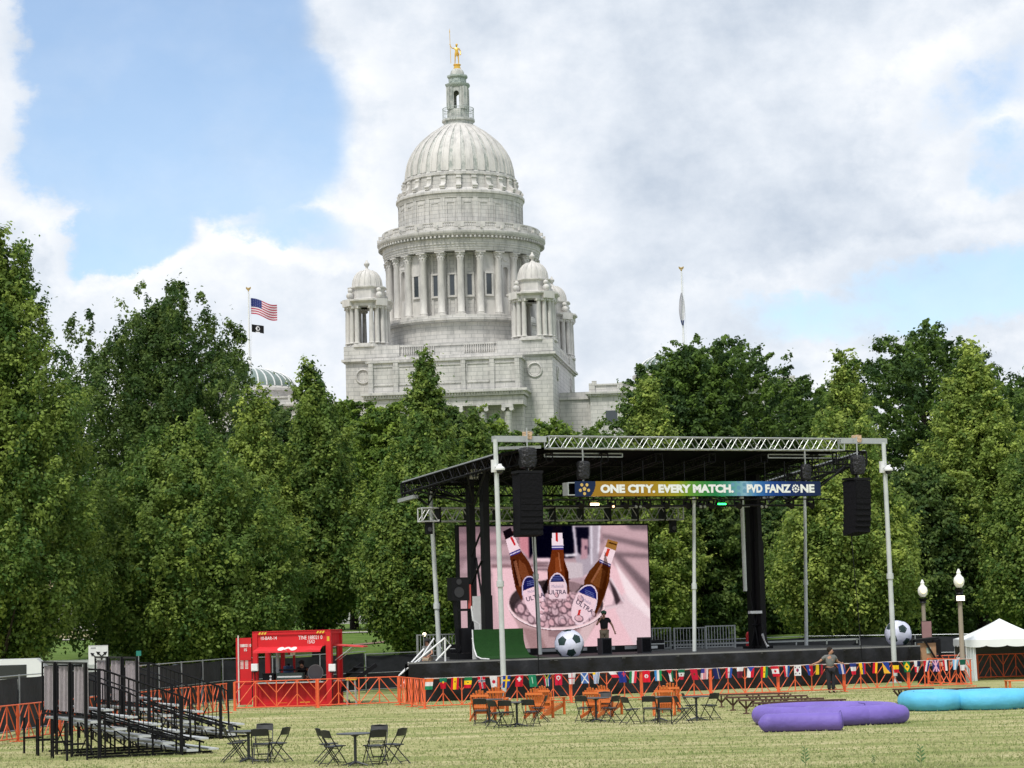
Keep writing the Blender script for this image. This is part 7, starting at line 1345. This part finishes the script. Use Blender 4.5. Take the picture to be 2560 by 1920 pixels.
def tent():
    Y = 99; a = P(2412, 1600, Y); pk = P(2498, 1552, Y + 1.5); zE = a.z; t = thing('white_tent', 'white peaked frame tent with scalloped valance at the right edge', 'tent', (a.x, Y, 0), R(-3)); w = 3.6; wt = mat('tent_vinyl', (.76, .79, .80), .5, var=.04); zP_ = pk.z + .1; g0 = -.25
    m = MB(); n = 8; V = []
    for i in range(n + 1):
        f = i / n; k = 1 - f; z = zE + (zP_ - zE) * (f ** 1.25); q = w / 2 * k
        V += [(w / 2 - q, w / 2 - q, z), (w / 2 + q, w / 2 - q, z), (w / 2 + q, w / 2 + q, z), (w / 2 - q, w / 2 + q, z)]
    m.add(V, [(4 * i + j, 4 * i + (j + 1) % 4, 4 * i + 4 + (j + 1) % 4, 4 * i + 4 + j) for i in range(n) for j in range(4)]); m.build('roof', wt, t, 30)
    m = MB()
    for M in (T(0, -.01), T(w + .01, 0, 0, R(90)), T(w, w + .01, 0, R(180)), T(-.01, w, 0, R(-90))):
        N = 48; V = []
        for i in range(N + 1): x = w * i / N; V += [M @ Vector((x, 0, zE)), M @ Vector((x, -.01, zE - .26 - .07 * abs(math.sin(math.pi * x / .9)) ** .6))]
        m.add(V, [(2 * i, 2 * i + 1, 2 * i + 3, 2 * i + 2) for i in range(N)])
    m.build('valance', wt, t)
    for x, y in ((.05, .05), (w - .05, .05), (.05, w - .05), (w - .05, w - .05)): MB().cyl((x, y, g0), (x, y, zE), .035, n=8).build('leg', WHT, t)
    m = MB(); V = []
    for i in range(21): x = .03 + .42 * i / 20; V += [(x, .10 + .05 * math.sin(i * 1.1), zE - .2), (x + .03, .10 + .07 * math.sin(i * 1.1 + .5), g0 + .05)]
    m.add(V, [(2 * i, 2 * i + 1, 2 * i + 3, 2 * i + 2) for i in range(20)]); m.build('side_curtain', wt, t)
    MB().b(.03, w, w - .1, w - .08, g0, zE - .2).build('back_wall', mat('tent_wall_grey', (.085, .09, .088), .8, var=.1, bump=.3, bs=3), t); MB().b(w - .05, w - .03, .1, w, g0, zE - .2).build('side_wall', wt, t)
    MB().cyl((-1.15, .4, g0), (-.05, .2, zE - .3), .02, n=5).build('stay', mat('stay_rope', (.5, .48, .44), .8), t)
tent()
def misc():
    # black table with things, white drum, box cart at the right end of the stage
    p = G(2376, 1712); t = thing('covered_table', 'table under a black cloth behind the barrier at the right end of the flags', 'table', (p.x, p.y + 2, 0), R(10)); m = MB(); n = 40; V = []
    per = [(-.9, -.35), (.9, -.35), (.9, .35), (-.9, .35)]
    for e_ in range(4):
        (xa, ya), (xb, yb) = per[e_], per[(e_ + 1) % 4]
        for i in range(12): f = i / 12; o = 1 + .06 * math.sin(i * 2.3 + e_); V += [(xa + (xb - xa) * f, ya + (yb - ya) * f, .74), ((xa + (xb - xa) * f) * o, (ya + (yb - ya) * f) * o * 1.1, .04)]
    N = 48; m.add(V, [(2 * i, 2 * i + 1, (2 * i + 3) % (2 * N), (2 * i + 2) % (2 * N)) for i in range(N)] + [tuple(2 * i for i in range(N))]); m.build('cloth', BLKF, t); m = MB()
    for x in (-.8, .8):
        for y in (-.28, .28): m.cyl((x, y, 0), (x, y, .73), .02, n=6)
    m.build('legs', STL, t)
    for dx, lab, c in ((-.55, 'white bowl on the black covered table', (.7, .68, .64)), (.1, 'pale pink parcel on the black covered table', (.6, .35, .28)), (.6, 'small tan box on the black covered table', (.5, .34, .25))):
        o = MB(); o.lathe([(0, 0), (.12, 0), (.17, .10), (.16, .12), (0, .11)], n=18) if dx < 0 else o.b(-.18, .18, -.1, .1, 0, .13).b(-.17, .17, -.09, .09, .13, .15); q = o.build('bowl' if dx < 0 else 'parcel', mat('c' + lab[:10], c, .7)); q.location = (p.x + dx, p.y + 2 + .17 * dx, .742); tag(q, lab, 'bowl' if dx < 0 else 'parcel')
    p = G(2421, 1704); t = thing('white_fan', 'round white fan standing in front of the tent curtain', 'fan', (p.x, p.y + 1.5, 0)); MB().cyl((0, -.06, .75), (0, .06, .75), .27, n=24).build('guard', WHT, t); MB().cyl((0, 0, 0), (0, 0, .5), .03, n=8).b(-.2, .2, -.15, .15, 0, .05).build('stand', WHT, t)
    p = P(2325, 1700, 101); t = thing('utility_cart', 'black roofed cart with tan boards right of the stage end', 'cart', (p.x - .6, 101.2, 0), R(10)); m = MB(); m.bar((-.1, 0, 1.75), (1.0, 0, 1.85), .9, .10, up=(0, 0, 1))
    for x in (0, .95): m.bar((x, -.4, .3), (x + .1 - .35 * (x == 0), -.4, 1.8), .07, .07); m.bar((x, .4, .3), (x + .1, .4, 1.8), .07, .07)
    m.bar((.35, -.42, 1.75), (.85, -.42, .9), .1, .06); m.b(-.2, 1.3, -.45, .45, .25, .45); m.build('frame', BLK, t); MB().b(.05, .9, -.3, -.2, .45, 1.65).build('tan_board', mat('tan_board', (.42, .24, .14), .8), t); MB().b(.45, .65, -.33, -.305, 1.2, 1.45).build('sticker', mat('pale_green', (.45, .6, .55), .6), t)
    for x in (.1, 1.05): MB().cyl((x, -.5, .2), (x, -.38, .2), .2, n=18).build('wheel', BLK, t)
    p = P(2345, 1700, 102.5); t = thing('pa_speaker', 'black loudspeaker standing right of the utility cart', 'speaker', (p.x - .1, 102.8, 0)); MB().b(-.25, .35, 0, .5, .8, 1.75).cyl((.05, .2, 0), (.05, .2, .8), .03, n=8).build('cabinet', BLK, t); MB().cyl((.05, -.02, 1.05), (.05, 0, 1.05), .18, n=16).build('cone', mat('cone_black', (.03, .03, .035), .5), t)
    def vehicle(px_, top, Y, L_, w, h, col, lab, rz, name='parked_van', van=True):
        p = P(px_, top, Y); g_ = p.z - h; t = thing(name, lab, 'vehicle', (p.x, Y, max(g_, gz(0, Y) - .1)), rz); h2 = p.z - t.location.z; c = mat('car_' + lab[:12], col, .3, var=.04, spec=.6)
        k = h2 / 2.0
        if van: pr = [(-L_ / 2, .35), (-L_ / 2, 1.95 * k), (-L_ / 2 + .15, 2.0 * k), (L_ / 2 - 1.6, 2.0 * k), (L_ / 2 - .8, 1.25 * k), (L_ / 2 - .05, 1.05 * k), (L_ / 2, .4)]
        else: pr = [(-L_ / 2, .3), (-L_ / 2 + .02, .95 * k), (-L_ / 2 + .6, 1.15 * k), (-L_ / 2 + 1.1, 1.85 * k), (-L_ / 2 + 1.5, 2.0 * k), (L_ / 2 - 2.0, 1.98 * k), (L_ / 2 - 1.2, 1.2 * k), (L_ / 2 - .1, 1.0 * k), (L_ / 2, .3)]
        MB().prism(pr, T(0, -w / 2, 0), w).build('body', c, t); m = MB(); z0, z1 = 1.3 * k, 1.8 * k; m.b(-L_ / 2 + (.4 if van else 1.5), L_ / 2 - 2.0, -w / 2 - .01, w / 2 + .01, z0, z1); m.build('side_windows', GLASS, t)
        for x in (-L_ / 2 + .9, L_ / 2 - .9):
            for s_ in (-1, 1): MB().cyl((x, s_ * (w / 2 - .15), .34), (x, s_ * (w / 2 + .02), .34), .34, n=20).build('wheel', BLK, t)
    vehicle(20, 1648, 92, 5.6, 2.0, 2.2, (.70, .72, .73), 'white van parked behind the fence at the left edge', R(8)); vehicle(195, 1650, 104, 4.6, 1.9, 1.9, (.68, .68, .68), 'white van parked behind the fence and the near bleacher', R(4))
    vehicle(2218, 1588, 117, 4.2, 1.8, 1.7, (.66, .66, .66), 'white car behind the stage left of the right soccer ball', R(10), 'parked_car', False); vehicle(2312, 1595, 119, 4.0, 1.8, 1.5, (.62, .66, .64), 'pale car behind the stage right of the right soccer ball', R(5), 'parked_car', False)
    a, b = P(221, 1614, 100), P(270, 1646, 100); w = b.x - a.x; h = a.z - b.z; t = thing('traffic_sign', 'white lane sign with black turning arrows behind the fence', 'sign', (a.x + w / 2, 100, gz(0, 100))); zt = a.z - t.location.z; MB().cyl((0, .05, 0), (0, .05, zt), .04, n=8).build('post', STL, t); MB().b(-w / 2, w / 2, 0, .02, zt - h - .25, zt).build('plate', mat('sign_white2', (.66, .67, .68), .5), t)
    MB().b(-w / 2 + .02, w / 2 - .02, -.004, -.002, zt - .03, zt - .015).b(-w / 2 + .1, -w / 2 + .32, -.004, -.002, zt - .15, zt - .08).build('border', mat('sign_grey', (.3, .3, .31), .6), t); m = MB()
    def arrow(pts, dr):
        pts = [Vector((x * w, -.006, zt - h * y)) for x, y in pts]; m.tube(pts, .028, 5); e = pts[-1]; d = Vector(dr).normalized(); n_ = Vector((-d.z, 0, d.x)); m.add([e + d * .14, e + n_ * .09 - d * .03, e - n_ * .09 - d * .03], [(0, 1, 2)])
    arrow([(-.12, 1.1), (-.16, .85), (-.28, .68)], (-1, 0, .7)); arrow([(.17, 1.1), (.15, .8), (.02, .6)], (-1, 0, .7)); arrow([(.17, 1.1), (.2, .8), (.34, .62)], (1, 0, .7)); m.build('arrows', BLK, t)
    p = P(346, 1634, 101); t = thing('street_name_sign', 'small teal sign behind the fence right of the lane sign', 'sign', (p.x, 101, gz(0, 101))); zt = p.z + .1; MB().cyl((.0, .04, 0), (0, .04, zt), .03, n=7).build('post', STL, t); MB().b(-.1, .12, 0, .02, zt - .22, zt).build('plate', mat('teal', (.02, .20, .16), .5), t)
    t = thing('utility_box', 'grey utility cabinet behind the fence near the rounded maple', 'cabinet', (P(480, 1700, 98).x, 98.5, 0)); MB().b(-.9, .9, 0, .8, 0, 1.6).build('box', mat('cabinet_grey', (.10, .12, .15), .6), t); MB().b(-.02, .02, -.012, -.002, .1, 1.5).build('door_gap', BLK, t)
    for px_, py_, hh, lab in ((2014, 1916, .38, 'green weed sprig at the bottom of the photo, leftmost of three'), (2184, 1912, .20, 'smallest green weed sprig at the bottom of the photo'), (2303, 1917, .42, 'tallest green weed sprig at the bottom right of the photo')):
        p = G(px_, py_); k = .9 * hh / .3; t = thing('weed_plant', lab, 'weed', (p.x, p.y, 0), 0, 'green weeds on the lawn'); sc = hh; m = MB(); m.tube([(0, 0, 0), (.01, 0, sc * .5), (-.01, 0, sc)], .006, 5); m.build('stem', mat('weed_stem', (.06, .11, .03), .7), t); m = MB()
        for j in range(9): z = sc * (.15 + .1 * j); s_ = 1 if j % 2 else -1; l = .085 * k * (1.2 - j * .06); m.add([(0, 0, z), (s_ * l * .5, -.02, z + l * .35), (s_ * l, 0, z + l * .9), (s_ * l * .3, .02, z + l * .6)], [(0, 1, 2, 3)])
        m.build('leaves', mat('weed_leaf', (.05, .12, .03), .6), t)
    p = P(1062, 1640, 108); t = thing('lamp_globe', 'small bright lamp globe above the head of the man on the stairs', 'lamp', (P(1061, 1586, 106).x, 106, gz(0, 106))); z = P(1061, 1586, 106).z - t.location.z; MB().cyl((0, 0, 0), (0, 0, z - .1), .05, n=8).build('post', BLK, t); MB().sphere((0, 0, z), .09, 10, 8).build('globe', emat('globe_warm', (1, .85, .6), 3), t)
misc()
